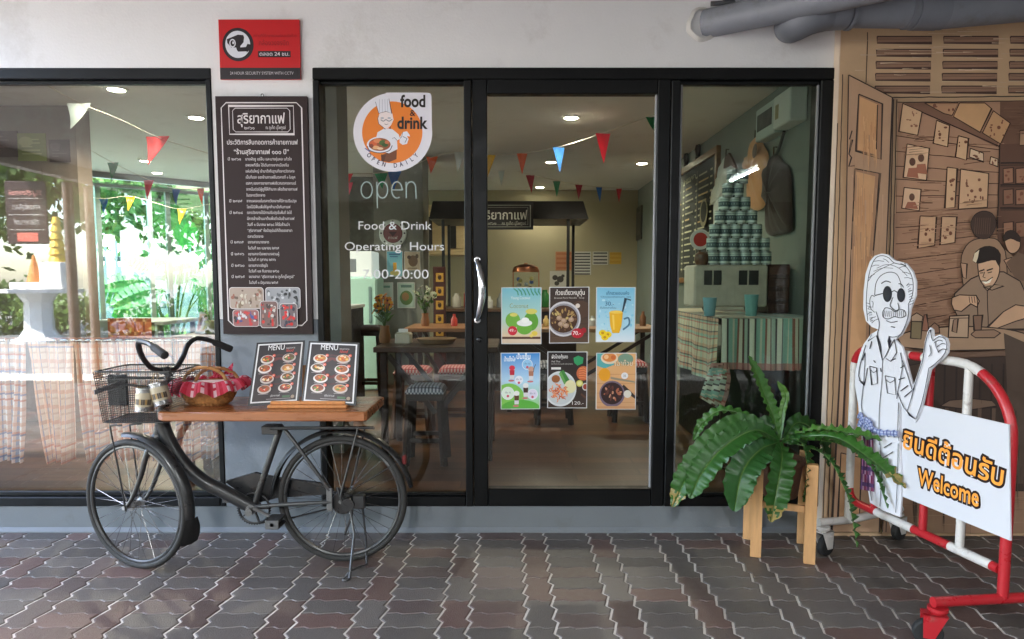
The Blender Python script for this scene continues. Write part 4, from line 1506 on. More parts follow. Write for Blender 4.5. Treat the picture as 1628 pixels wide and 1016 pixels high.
# chain guard, chain ring, crank, pedals
mb = MB((40, 41, 43))
cg = [B(*p) for p in ((357, 766, .06), (376, 760, .06), (405, 752, .06), (440, 760, .06), (521, 770, .06), (521, 786, .06), (440, 792, .06), (408, 800, .06), (380, 782, .06))]
mb.poly3(cg, .022, (0, 1, 0))
mb.build("chain_guard", METALP, bk)
mb = MB((30, 30, 31))
cc = B(404, 808, .045)
mb.tube([cc + Vector((math.cos(t) * .072, 0, math.sin(t) * .072)) for t in [2 * math.pi * k / 40 for k in range(40)]], .0055, 6, closed=True)
for k in range(5):
    t = k * 2 * math.pi / 5
    mb.bar(cc, cc + Vector((math.cos(t) * .07, 0, math.sin(t) * .07)), .012, .006)
for k in range(40):
    t = 2 * math.pi * k / 40
    mb.bar(cc + Vector((math.cos(t) * .074, 0, math.sin(t) * .074)), cc + Vector((math.cos(t) * .081, 0, math.sin(t) * .081)), .005, .004, up=(0, 1, 0))
mb.tube([B(412, 832, .045), B(470, 822, .045), B(535, 806, .045)], .004, 6)
mb.build("chain_ring", METALP, bk, smooth=40)
mb = MB((104, 104, 104))
mb.tube([B(403, 808, -.05), B(416, 814, -.052), B(431, 822, -.054)], [.012, .01, .009], 10, flat=.7)
mb.lathe([(.017, -.065), (.017, -.04), (.012, -.035)], B(403, 808), 14, axis=(0, 1, 0))
ck = mb.build("crank", METALP, bk, smooth=40)
MB((60, 60, 60)).tube([B(402, 806, .07), B(386, 797, .075), B(372, 788, .075)], [.012, .01, .009], 10, flat=.7).build("crank", METALP, bk, smooth=40)
for px, py, dy in ((438, 829, -.1), (370, 788, .12)):
    p = B(px, py, dy)
    mb = MB((34, 34, 35))
    for s_ in (-1, 1):
        mb.bbox((p.x - .034, p.y - .045, p.z + s_ * .014 - .006), (p.x + .034, p.y + .045, p.z + s_ * .014 + .006), .004)
    mb.color((90, 90, 90)).tube([(p.x, p.y - .05, p.z), (p.x, p.y + .05, p.z)], .009, 10)
    mb.bbox((p.x - .03, p.y - .05, p.z - .02), (p.x + .03, p.y - .0455, p.z + .02), .002)
    mb.build("pedal", RUBBER, ck, smooth=40)
# rack under the tabletop with its stays, mudguard stays, drum, stand
mb = MB((44, 45, 46))
for a_, b_, dy in (((569, 681), (541, 790), -.075), ((580, 681), (556, 782), .075)):
    mb.tube([B(*a_, dy), B(*b_, dy)], .0046, 8)
for dy in (-.07, .07):
    mb.tube([B(430, 681, dy), B(594, 680, dy)], .0075, 8)
for px in (430, 470, 510, 550, 594):
    mb.tube([B(px, 681, -.07), B(px, 681, .07)], .005, 8)
mb.bbox(B(415, 678, -.03), B(450, 686, .03), .003)
mb.build("rear_rack", METALP, bk, smooth=40)
for dy in (-.05, .05):
    MB((50, 50, 50)).tube([B(550, 784, dy), B(640, 730, dy * .5)], .0025, 6).build("mudguard_stay", METALP, bk)
    MB((50, 50, 50)).tube([FC + Vector((0, dy, 0)), B(277, 805, dy * .5)], .0022, 6).build("mudguard_stay", METALP, bk)
mb = MB((24, 24, 25))
p = B(548, 795)
mb.lathe([(.05, -.045), (.054, -.04), (.054, .03), (.03, .045)], p, 26, axis=(0, 1, 0))
mb.color((36, 36, 37)).lathe([(.03, -.075), (.034, -.06), (.03, -.046)], p + Vector((.03, 0, 0)), 18, axis=(0, 1, 0))
mb.bbox(B(560, 788, -.07), B(582, 806, -.04), .004)
mb.tube(cr([B(536, 775, -.06), B(545, 800, -.07), B(560, 812, -.07), B(548, 850, -.07)], 4), .006, 8)
mb.build("drum_brake", METALP, bk, smooth=40)
mb = MB((60, 60, 61))
z0 = onz(563, 921, .004)
mb.tube([B(556, 806, -.06), B(563, 850, -.09), Vector((B(565, 915, -.10).x, z0.y, .008))], .006, 8)
q = Vector((B(565, 915, -.10).x, z0.y, .006))
mb.tube(cr([q, q + Vector((-.01, -.012, 0)), q + Vector((-.026, -.012, 0)), q + Vector((-.024, .012, 0)), q + Vector((-.008, .02, .02))], 4), .0055, 8)
z1 = onz(583, 898, .006)
mb.tube([B(576, 806, .05), B(581, 850, .05), Vector((z1.x, z1.y, .008)), Vector((z1.x - .03, z1.y - .02, .006))], .0055, 8)
mb.tube([q + Vector((.0, .01, .03)), Vector((z1.x - .03, z1.y - .02, .006))], .005, 8)
mb.build("kickstand", METALP, bk, smooth=40)
mb = MB((96, 20, 22))
p = RC + Vector((math.cos(R(33)) * rr * 1.14, 0, math.sin(R(33)) * rr * 1.14))
mb.bbox((p.x - .006, p.y - .018, p.z - .02), (p.x + .012, p.y + .018, p.z + .02), .004)
mb.build("reflector", PLASTIC, bk)
# wire basket over the front wheel
by = yb(212)
bx0, bx1 = at(149, 590, by - .125).x, at(277, 590, by - .125).x
bb0, bb1 = at(164, 672, by - .105).x, at(266, 672, by - .105).x
bz1, bz0 = at(212, 590, by - .1).z, at(212, 672, by - .105).z
def bkt(u, v, side):
    """u 0..1 round a side, v 0..1 height"""
    x0, x1 = bb0 + (bx0 - bb0) * v, bb1 + (bx1 - bb1) * v
    w2 = .105 + .025 * v
    z = bz0 + (bz1 - bz0) * v
    c = [(x0, by - w2), (x1, by - w2), (x1, by + w2), (x0, by + w2)]
    a_, b_ = c[side], c[(side + 1) % 4]
    return Vector((a_[0] + (b_[0] - a_[0]) * u, a_[1] + (b_[1] - a_[1]) * u, z))
mb = MB((40, 41, 42))
rim_ = [bkt(0, 1, s_) for s_ in range(4)]
for v, r_ in ((1, .004), (.86, .002), (.0, .003)):
    q = []
    for s_ in range(4):
        for u in (.06, .25, .5, .75, .94):
            q.append(bkt(u, v, s_))
    mb.tube(q, r_, 6, closed=True)
for s_ in range(4):
    n = 34 if s_ % 2 == 0 else 20
    for k in range(n + 1):
        mb.tube([bkt(k / n, 0, s_), bkt(k / n, 1, s_)], .001 if k % n else .002, 4, cap=False)
    for j in range(1, 22):
        mb.tube([bkt(0, j / 22, s_), bkt(1, j / 22, s_)], .001, 4, cap=False)
for k in range(27):
    mb.tube([bkt(k / 26, 0, 0), bkt(1 - k / 26, 0, 2)], .001, 4, cap=False)
for k in range(16):
    mb.tube([bkt(k / 15, 0, 1), bkt(1 - k / 15, 0, 3)], .001, 4, cap=False)
wb = mb.build("wire_basket", METALP, bk)
mb = MB((30, 31, 33))
mb.bbox((B(160, 620).x, by + .04, at(170, 648, by).z), (B(193, 620).x, by + .052, at(170, 598, by).z), .004)
mb.build("black_plate", PLASTIC, wb)
mb = MB((120, 122, 126))
p, q = B(150, 624, -.125), B(190, 610, -.0)
mb.bar(p, q, .004, .02)
mb.color((44, 45, 46)).tube([q, B(262, 618, 0)], .006, 8)
mb.tube([B(185, 600, .02), B(266, 601, .02)], .005, 8)
mb.build("basket_bracket", METALP, wb)
mb = MB((40, 41, 42))
for a_, c_, dy in (((176, 678), (200, 813), -.075), ((207, 676), (224, 800), .075)):
    mb.tube(cr([B(a_[0] + 18, a_[1] - 2, dy), B(a_[0] + 2, a_[1] - 1, dy), B(a_[0], a_[1] + 6, dy), B((a_[0] + c_[0]) / 2, (a_[1] + c_[1]) / 2, dy), B(*c_, dy * .9)], 4), .0038, 7)
mb.build("basket_stay", METALP, bk, smooth=40)
# wooden tabletop
ty0, ty1 = -.60, -.19
tz = at(400, 655, ty0).z
tx0, tx1 = at(247, 662, ty0).x, at(583, 662, ty0).x
bl_, br_ = at(284, 640, ty1).x, at(611, 632, ty1).x
TOPZ = tz
mb = MB((146, 90, 52))
ol = [(tx0 + .03, ty0), (tx1 - .012, ty0), (tx1, ty0 + .012), (br_, ty1 - .01), (br_ - .01, ty1), (bl_ + .02, ty1), (bl_, ty1 - .02), (tx0 - .0, ty0 + .05), (tx0 + .004, ty0 + .016)]
cxm = sum(p[0] for p in ol) / len(ol)
cym = sum(p[1] for p in ol) / len(ol)
rows = []
for ins, z in ((.005, tz - .042), (0, tz - .037), (0, tz - .006), (.003, tz - .0015), (.008, tz)):
    rows.append([Vector((p[0] + (ins if p[0] < cxm else -ins), p[1] + (ins if p[1] < cym else -ins), z)) for p in ol])
mb.grid(rows, closed=True)
n = len(ol)
mb.add(rows[-1], [tuple(range(n))])
mb.add(rows[0], [tuple(reversed(range(n)))])
mb.build("wooden_tabletop", WOOD, bk, smooth=30)

# ---- two tins hung from the handlebar
CAN_L = vc("tin_label", .4, nscale=20, namt=.05)
TINM = vc("tin", .32, metal=.9, nscale=20, namt=.1)
for k, (px, py, rot, lab) in enumerate(((230, 635, R(4), "small tin with pale label hanging on string from handlebar, front one"), (255, 626, R(-14), "small tin with pale label hanging closest to the bicycle head tube, tilted"))):
    c = B(px, py, -.14)
    ax = Vector((math.sin(rot), .05, math.cos(rot))).normalized()
    t = thing("hanging_tin", c, lab, "tin", "tins hung from the handlebar")
    mb = MB((150, 150, 150)).lathe([(.034, -.052), (.038, -.05), (.0385, -.046), (.037, -.044), (.037, .044), (.0385, .046), (.038, .05), (.035, .05), (.035, -.04)], c, 26, axis=ax)
    mb.build("tin_body", TINM, t, smooth=35)
    mb = MB((168, 158, 136)).lathe([(.0371, -.03), (.0376, -.03), (.0376, .03), (.0371, .03)], c, 26, axis=ax)
    u_ = Vector((1, 0, 0)) - ax * ax.x
    u_.normalize()
    v_ = ax
    def cyl(a_, b_, l, c=c, u_=u_, v_=v_):
        th_ = a_ / .0376
        f_ = v_.cross(u_) * (-1 if v_.cross(u_).y > 0 else 1)
        return c + v_ * b_ + (u_ * math.sin(th_) + f_ * math.cos(th_)) * (.0377 + l)
    ar = Art(cyl)
    for x in range(-5, 6):
        ar.rect(x * .008 - .0038, -.02, x * .008 + .0034, .004, (70, 60, 50) if x % 3 else (150, 120, 70))
    ar.rect(-.04, .012, .04, .016, (90, 76, 60))
    ar.rect(-.04, -.026, .04, -.023, (90, 76, 60))
    mb.c += ar.mb.c
    b_ = len(mb.v)
    mb.v += ar.mb.v
    mb.f += [tuple(i + b_ for i in f) for f in ar.mb.f]
    mb.build("label_band", CAN_L, t, smooth=35)
    mb = MB((170, 140, 96))
    top = B(246 if k == 0 else 250, 593, -.06)
    for s_ in (-1, 1):
        mb.tube([c + ax * .05 + u_ * s_ * .034, (c + top) / 2 + u_ * s_ * .008, top], .0016, 5)
    mb.build("string", CLOTH, t)

# ---- wicker basket with pink ruffle
cw = at(333, 652, -.40)
cw.z = TOPZ + .0005
wk = thing("wicker_basket", cw, "small wicker basket with pink and white frilled cloth on the tabletop", "basket")
mb = MB((150, 104, 60))
prof = [(.001, .001), (.075, 0), (.09, .012), (.108, .045), (.118, .09), (.122, .098), (.118, .104), (.11, .095), (.1, .05), (.08, .015), (.001, .012)]
prof2 = []
for (r0, h0_), (r1, h1_) in zip(prof, prof[1:]):
    for k in range(4):
        t = k / 4
        prof2.append((r0 + (r1 - r0) * t, h0_ + (h1_ - h0_) * t))
prof2.append(prof[-1])
V0 = len(mb.v)
mb.lathe(prof2, cw, 72, sx=1.12, sy=.8)
for i in range(V0, len(mb.v)):
    j = (i - V0)
    ring_, seg = j // 72, j % 72
    if 3 < ring_ < 26:
        d = mb.v[i] - cw
        s_ = 1 + .022 * (1 if ((seg // 2) + ring_) % 2 else -1)
        mb.v[i] = cw + Vector((d.x * s_, d.y * s_, d.z))
for f in range(len(mb.f)):
    k = random.uniform(.75, 1.2)
    mb.c[f] = tuple(x * k for x in lin((166, 116, 66)))
mb.build("basket_body", vc("wicker", .6, nscale=40, namt=.2), wk, smooth=25)
mb = MB((176, 126, 74))
for dy, h_, dx in ((-.018, .172, -.012), (.018, .165, .03)):
    pts = [cw + Vector((dx + .1 * math.cos(t), dy + .01 * math.sin(3 * t), .09 + (h_ - .09) * math.sin(t))) for t in [math.pi * k / 24 for k in range(25)]]
    mb.tube(pts, .0075, 8)
    tw = [p + Vector((0, .004 * math.cos(k * 1.5), .006 * math.sin(k * 1.5))) for k, p in enumerate(pts)]
    mb.color((150, 100, 56)).tube(tw, .005, 6)
mb.build("basket_handle", vc("wicker", .6), wk, smooth=40)
mb = MB()
rows = []
NS = 168
NR = 9
for k in range(NR):
    t = k / (NR - 1)
    row = []
    for i in range(NS):
        a_ = 2 * math.pi * i / NS
        w_ = math.sin(a_ * 13 + math.sin(a_ * 3) * 1.4) * (.003 + .022 * t) + math.sin(a_ * 29) * .004 * t
        r_ = .112 + .052 * t ** .8 + w_ * .6
        z = .112 - .05 * t ** 1.5 + .012 * math.sin(math.pi * t) + w_ * .55 + (.018 * t if math.cos(a_) > .8 else 0)
        row.append(cw + Vector((r_ * math.cos(a_) * 1.12, r_ * math.sin(a_) * .86, z)))
    rows.append(row)
b0 = len(mb.f)
mb.grid(rows, closed=True)
for j in range(NR - 1):
    for i in range(NS):
        c_ = [(206, 70, 92), (232, 196, 206), (214, 92, 112), (190, 44, 66)][(i // 2) % 4]
        if j in (2, 5) and (i // 2) % 2:
            c_ = (196, 52, 76)
        mb.c[b0 + j * NS + i] = lin(c_)
mb.build("frilled_cloth", SHEER, wk, smooth=70)
mb = MB((184, 44, 66))
for s_, lift in ((-1, 0), (1, .01)):
    o_ = cw + Vector((.06, .02, .13))
    rows = []
    for i in range(7):
        t = i / 6
        rows.append([o_ + Vector((s_ * (.004 + .042 * t), (q - .5) * .01, (q - .5) * (.012 + .045 * t) + .02 * t + lift)) + Vector((0, .006 * math.sin(q * 9), 0)) for q in (0, .25, .5, .75, 1)])
    b0 = len(mb.f)
    mb.grid(rows)
    for i in range(6):
        for j in range(4):
            mb.c[b0 + i * 4 + j] = lin((206, 80, 100) if (i + j) % 2 else (170, 34, 56))
mb.ball(cw + Vector((.06, .018, .135)), .009, 6)
mb.build("bow", SHEER, wk, smooth=60)
# bread rolls or sweets seen inside: pale cloth lining
mb = MB((222, 186, 190))
mb.lathe([(.001, .085), (.05, .1), (.09, .098), (.106, .1)], cw, 30, sx=1.1, sy=.78)
mb.build("cloth_lining", CLOTH, wk, smooth=60)

# ---- menu on its wooden stand
p0, p1 = at(427, 652, -.5), at(553, 652, -.5)
stx0, stx1 = p0.x, p1.x
ms = thing("menu_stand", ((stx0 + stx1) / 2, -.46, TOPZ), "small pale wooden stand holding the open menu on the bicycle tabletop", "stand")
mb = MB((196, 132, 78))
mb.bbox((stx0, -.52, TOPZ + .0005), (stx1, -.36, TOPZ + .014), .003)
mb.bbox((stx0 + .01, -.505, TOPZ + .0145), (stx1 - .01, -.49, TOPZ + .03), .003)
mb.build("base", RAWWOOD, ms)
for s_ in (-.06, .06):
    MB((186, 124, 72)).bar(((stx0 + stx1) / 2 + s_, -.36, TOPZ + .015), ((stx0 + stx1) / 2 + s_, -.33, TOPZ + .17), .02, .01).build("back_rest", RAWWOOD, ms)
YA, YT = -.475, -.395
mn = thing("open_menu", ((stx0 + stx1) / 2, YA, TOPZ + .02), "open black menu with two pages of dishes standing on the tabletop", "menu")
bz = TOPZ + .0148
def quad(tl, tr, br, bl):
    return [at(*bl, YA), at(*br, YA), at(*tr, YT), at(*tl, YT)]
LQ = quad((412, 544), (485, 541), (475, 640), (398, 643))
RQ = quad((491, 542), (574, 544), (568, 643), (479, 640))
LQ[0].y -= .03
LQ[3].y -= .03
RQ[1].y -= .03
RQ[2].y -= .03
def page(Q, name, seed):
    Q = [Vector(q) for q in Q]
    n_ = (Q[1] - Q[0]).cross(Q[3] - Q[0]).normalized()
    board("menu_cover", Q, .006, (24, 24, 28), PLASTIC, mn)
    def fn(u, v, l):
        u_, v_ = .04 + .92 * u, .03 + .94 * (1 - v)
        return (Q[0] * (1 - u_) + Q[1] * u_) * (1 - v_) + (Q[3] * (1 - u_) + Q[2] * u_) * v_ + n_ * (l + .0006 + .006 * math.sin(math.pi * u) * .4)
    a = Art(fn, step=.00005)
    AS_ = -.76
    W2 = (216, 214, 216)
    for q in range(8):
        a.rect(q / 8, 0, (q + 1) / 8, 1, W2)
    for q in range(8):
        u0, u1 = .03 + .94 * q / 8, .03 + .94 * (q + 1) / 8
        a.rect(u0, .022, u1, .978, (34, 28, 32), (44, 30, 32))
    rn = random.Random(seed)
    a.ell(.5, .45, .34, .26, (66, 28, 32), 24)
    a.ell(.5, .42, .24, .18, (92, 34, 36), 24)
    a.text("MENU", .42, .115, .17, (226, 224, 226), asp=AS_, width=.36)
    a.text("เมนูอาหาร", .74, .1, .05, (200, 190, 190), asp=AS_, width=.2)
    a.text("food", .72, .155, .1, (200, 60, 44), asp=AS_, width=.16, shear=.3)
    for (u, v) in ((.25, .26), (.73, .25), (.22, .42), (.72, .43), (.3, .6), (.74, .58), (.27, .77), (.72, .76)):
        a.ell(u, v + .01, .15, .075, rn.choice([(206, 196, 190), (186, 172, 166), (214, 206, 204)]), 20)
        a.ell(u, v, .12, .058, rn.choice([(150, 84, 46), (120, 56, 40), (176, 116, 60), (96, 72, 44)]), 18)
        for _ in range(9):
            t_, r_ = rn.uniform(0, 6.28), rn.random() ** .5
            a.ell(u + .09 * r_ * math.cos(t_), v + .04 * r_ * math.sin(t_), rn.uniform(.015, .04), rn.uniform(.01, .022), rn.choice([(206, 120, 60), (222, 176, 90), (92, 120, 52), (190, 70, 46), (226, 200, 170), (110, 60, 40)]), 8)
        a.ell(u + .14, v - .05, .035, .026, (206, 84, 60), 10)
        a.text("60.-", u + .14, v - .04, .035, (240, 230, 220), asp=AS_)
        a.rect(u - .12, v + .087, u + .1, v + .094, (170, 160, 160))
    a.text("สุริยากาแฟ", .52, .91, .06, (206, 200, 200), asp=AS_, width=.2)
    a.rect(.68, .9, .84, .935, (62, 96, 62))
    a.rect(.34, .945, .86, .955, (150, 140, 140))
    a.ell(.9, .925, .04, .03, (150, 130, 110), 10)
    a.mb.build("menu_page", PRINT, mn)
page(LQ, "l", 3)
page(RQ, "r", 8)
# ================================================================== FERN, STAND, BARRIER, CUT-OUT
ST = [onz(1201, 884, 0), onz(1286, 895, 0), onz(1275, 863, 0), onz(1189, 856, 0)]
ctr = sum(ST, Vector()) / 4
stz = at(1286, 738, ST[1].y).z
ps = thing("plant_stand", (ctr.x, ctr.y, 0), "unpainted wooden four-legged plant stand carrying the fern by the glass front", "plant stand")
ex = (ST[1] - ST[0]).normalized()
ey = Vector((-ex.y, ex.x, 0))
for p in ST:
    mb = MB((192, 146, 98))
    q = [p + ex * a_ * .025 + ey * b_ * .02 for a_, b_ in ((-1, -1), (1, -1), (1, 1), (-1, 1))]
    e_ = [p + ex * a_ * .022 + ey * b_ * .017 for a_, b_ in ((-1, -1), (1, -1), (1, 1), (-1, 1))]
    V = [v for v in e_] + [v + Vector((0, 0, .003)) for v in q] + [v + Vector((0, 0, stz - .003)) for v in q] + [v + Vector((0, 0, stz)) for v in e_]
    Fc = [(3, 2, 1, 0), (12, 13, 14, 15)]
    for k in range(3):
        for i in range(4):
            j = (i + 1) % 4
            Fc.append((4 * k + i, 4 * k + j, 4 * k + 4 + j, 4 * k + 4 + i))
    mb.add(V, Fc)
    mb.build("leg", RAWWOOD, ps)
rz = at(1240, 801, ST[0].y).z
for a_, b_ in ((0, 1), (1, 2), (2, 3), (3, 0)):
    d = (ST[b_] - ST[a_]).normalized()
    mb = MB((184, 138, 92))
    mb.bar(ST[a_] + d * .027 + Vector((0, 0, rz)), ST[b_] - d * .027 + Vector((0, 0, rz)), .018, .03)
    mb.build("rail", RAWWOOD, ps)
pc = Vector((ctr.x, ctr.y, rz + .016))
fn_ = thing("birds_nest_fern", pc, "large bird's nest fern with arching glossy fronds in a brown pot", "plant")
mb = MB((92, 62, 46))
mb.lathe([(.001, 0), (.075, 0), (.08, .01), (.1, .16), (.112, .165), (.112, .19), (.1, .19), (.095, .17), (.001, .168)], pc, 28)
mb.build("pot", vc("coir_pot", .85, nscale=40, namt=.35, bump=.6, bscale=120), fn_, smooth=40)
FB = at(1240, 697, ctr.y)
def frond(pts, wd, dys, nrm=(0, -.75, .66), seed=0, col=(62, 112, 44), wave=1.0, label=None, tipbrown=False, fold=.35):
    """pts: the midrib in photo positions with depth offsets dys; wd width in metres"""
    rn = random.Random(seed)
    C = cr([at(p[0], p[1], FB.y + d) for p, d in zip(pts, dys)], 12)
    m = len(C)
    N0 = Vector(nrm).normalized()
    rows = []
    ph = rn.uniform(0, 6)
    fq = rn.uniform(.9, 1.2)
    L_ = sum((C[i + 1] - C[i]).length for i in range(m - 1))
    s_ = 0
    for i, p in enumerate(C):
        t = i / (m - 1)
        if i:
            s_ += (C[i] - C[i - 1]).length
        T = (C[min(i + 1, m - 1)] - C[max(i - 1, 0)]).normalized()
        S = T.cross(N0)
        if S.length < .15:
            S = T.cross(Vector((0, 0, 1)))
        S.normalize()
        N = S.cross(T).normalized()
        w_ = wd * (min(1, (t / .35) ** .75) * .9 + .1) * (1 if t < .72 else max(.04, math.cos((t - .72) / .28 * 1.53)) ** .7)
        row = []
        for q in (-1, -.78, -.5, -.22, -.06, 0, .06, .22, .5, .78, 1):
            rip = math.sin(s_ * 2 * math.pi / .042 * fq + ph + (1.2 if q > 0 else 0)) * .0105 * wave * min(1, w_ / .05) * abs(q) ** 1.1
            rip += math.sin(s_ * 2 * math.pi / .017) * .0012 * abs(q)
            ew = 1 + .07 * math.sin(s_ * 2 * math.pi / .05 + ph * 2 + q) * (abs(q) == 1)
            row.append(p + S * q * w_ * .5 * ew + N * (abs(q) * w_ * .5 * fold + rip + (.0 if abs(q) > .05 else -.003)))
        rows.append(row)
    mb = MB(col)
    b0 = len(mb.f)
    mb.grid(rows)
    for i in range(m - 1):
        for j in range(10):
            k = rn.uniform(.93, 1.07)
            c_ = lin(tuple(x * .9 for x in col))
            if j in (4, 5):
                c_ = lin((84, 116, 58))
            elif tipbrown and i > m - 8 and rn.random() < .7:
                c_ = lin((158, 140, 84))
            mb.c[b0 + i * 10 + j] = tuple(x * k for x in c_)
    mb.build("frond", LEAF, fn_, smooth=75)
G1, G2, G3 = (58, 108, 42), (48, 92, 40), (80, 130, 54)
frond([(1240, 700), (1227, 655), (1212, 618), (1190, 566)], .075, [0, .02, .03, .0], (.5, -.85, .2), 1, (72, 124, 48), .8)
frond([(1241, 700), (1244, 655), (1249, 628), (1236, 606)], .035, [.02, .05, .06, .06], (-.5, -.8, .2), 2, (96, 140, 62), .6)
frond([(1239, 698), (1200, 668), (1150, 652), (1118, 672), (1102, 700)], .05, [.02, .08, .12, .14, .14], (.1, -.5, .85), 3, (70, 118, 50))
frond([(1238, 700), (1185, 672), (1128, 706), (1092, 758), (1069, 806)], .11, [0, -.04, -.08, -.1, -.1], (-.3, -.72, .6), 4, G1, tipbrown=True)
frond([(1239, 700), (1200, 684), (1150, 712), (1116, 752), (1097, 792)], .125, [-.01, -.08, -.14, -.17, -.17], (-.3, -.75, .55), 5, (54, 104, 42))
frond([(1239, 702), (1208, 716), (1180, 752), (1167, 813)], .14, [-.02, -.12, -.19, -.2], (-.25, -.85, .4), 6, (46, 96, 42))
frond([(1241, 703), (1243, 730), (1235, 778), (1226, 830)], .115, [-.03, -.14, -.2, -.21], (.1, -.9, .35), 7, (52, 102, 42), tipbrown=True)
frond([(1243, 702), (1272, 700), (1284, 742), (1277, 798)], .08, [-.02, -.1, -.15, -.16], (.75, -.6, .3), 8, G2, 1.3)
frond([(1244, 698), (1295, 684), (1350, 688), (1402, 700)], .065, [.0, -.12, -.25, -.34], (.1, -.5, .85), 9, (78, 128, 50), 1.2)
frond([(1245, 699), (1322, 694), (1384, 730), (1440, 776)], .085, [-.02, -.2, -.34, -.46], (.2, -.75, .6), 10, (66, 118, 46), 1.3, tipbrown=True)
frond([(1246, 700), (1310, 722), (1344, 778), (1356, 826), (1363, 870)], .055, [-.02, -.16, -.28, -.34, -.36], (.8, -.5, .3), 11, (56, 104, 44), 1.5)
frond([(1245, 699), (1330, 704), (1385, 742), (1412, 808)], .05, [.0, -.14, -.28, -.4], (.7, -.5, .4), 12, (62, 112, 46), 1.4)
frond([(1244, 700), (1268, 672), (1300, 690), (1318, 742)], .09, [.05, .1, .13, .13], (.3, -.6, .7), 13, G2)
frond([(1240, 700), (1222, 676), (1180, 690), (1150, 730)], .09, [.06, .12, .15, .15], (-.3, -.6, .7), 14, G2)
# the short trunk the fronds rise from
MB((60, 50, 34)).lathe([(.05, -.02), (.045, .0), (.03, .06), (.012, .1)], Vector((FB.x, FB.y, pc.z + .17)), 14).build("crown_base", vc("coir_pot", .85), fn_, smooth=50)

# ---- red and white crowd barrier
BF = Vector((at(1353.5, 700, -.3).x, -.3, 0))
BN = Vector((at(1603, 800, -1.13).x, -1.13, 0))
bt = (BN - BF)
BL_ = bt.length
bt.normalize()
bn = Vector((-bt.y, bt.x, 0))
if bn.x > 0:
    bn = -bn                       # towards the camera side
def BP(s_, z, off=0.):
    return BF + bt * s_ + Vector((0, 0, z)) + bn * off
def s_of(px, py=600):
    return (onplane(px, py, BF, bn) - BF).dot(bt)
def z_of(px, py):
    return onplane(px, py, BF, bn).z
bar_ = thing("crowd_barrier", BF.lerp(BN, .5), "red and white tubular crowd barrier on castors in front of the painted wall", "barrier")
RED, WHT = (170, 34, 42), (204, 201, 198)
BPAINT = vc("barrier_enamel", .33, nscale=14, namt=.08, dirt=((120, 96, 88), 16, .6, .82))
rb = .0185
zt = .5 * (z_of(1362, 548) + z_of(1545, 585))
zb = .5 * (z_of(1380, 800) + z_of(1600, 920))
ftz = z_of(1604, 957)
rn_, rf_ = .26, .09
path = [(BL_, ftz)]
path += [(BL_, ftz + (zt - rn_ - ftz) * k / 8) for k in range(1, 9)]
path += [(BL_ - rn_ + rn_ * math.cos(t), zt - rn_ + rn_ * math.sin(t)) for t in [math.pi / 2 * k / 10 for k in range(1, 11)]]
path += [(BL_ - rn_ - (BL_ - rn_ - rf_) * k / 24, zt) for k in range(1, 25)]
path += [(rf_ - rf_ * math.sin(t), zt - rf_ + rf_ * math.cos(t)) for t in [math.pi / 2 * k / 6 for k in range(1, 7)]]
path += [(0, zt - rf_ - (zt - rf_ - zb - .06) * k / 10) for k in range(1, 11)]
path += [(.06 - .06 * math.cos(t), zb + .06 - .06 * math.sin(t)) for t in [math.pi / 2 * k / 5 for k in range(1, 6)]]
path += [(.06 + (BL_ - .06 - rb) * k / 24, zb) for k in range(1, 25)]
sW0, sR0, sW1 = s_of(1530, 580), s_of(1465, 565), s_of(1452, 562)
def band(i):
    s_, z = path[i]
    if i < 9:
        return RED
    if z > zb + .1:
        if s_ > s_of(1562, 595):
            return RED
        if s_ > s_of(1470, 567):
            return WHT
        if s_ > s_of(1452, 562):
            return RED
        if s_ > s_of(1378, 548):
            return WHT
        if s_ > .012:
            return RED
        return WHT if z > zb + .07 else RED
    if s_ < s_of(1392, 800):
        return RED
    if s_ < s_of(1452, 835):
        return WHT
    if s_ < s_of(1503, 865):
        return RED
    if s_ < s_of(1566, 900):
        return WHT
    return RED
mb = MB()
i = 0
while i < len(path) - 1:
    j = i
    c_ = band(i)
    while j < len(path) - 1 and band(j) == c_:
        j += 1
    mb.color(c_).tube([BP(*p) for p in path[i:j + 1]], rb, 14, up=(bn.x, bn.y, 0))
    i = j
mb.build("tube_frame", BPAINT, bar_, smooth=40)
for px, c_ in ((1477, RED), (1538, WHT)):
    s_ = s_of(px, 640)
    MB(c_).tube([BP(s_, zb + rb * .9), BP(s_, zt - rb * .9)], rb * .85, 14).build("upright", BPAINT, bar_, smooth=40)
s_ = .17
MB(RED).tube([BP(s_, zb + rb * .9), BP(s_, zt - rb * .9)], rb * .85, 14).build("upright", BPAINT, bar_, smooth=40)
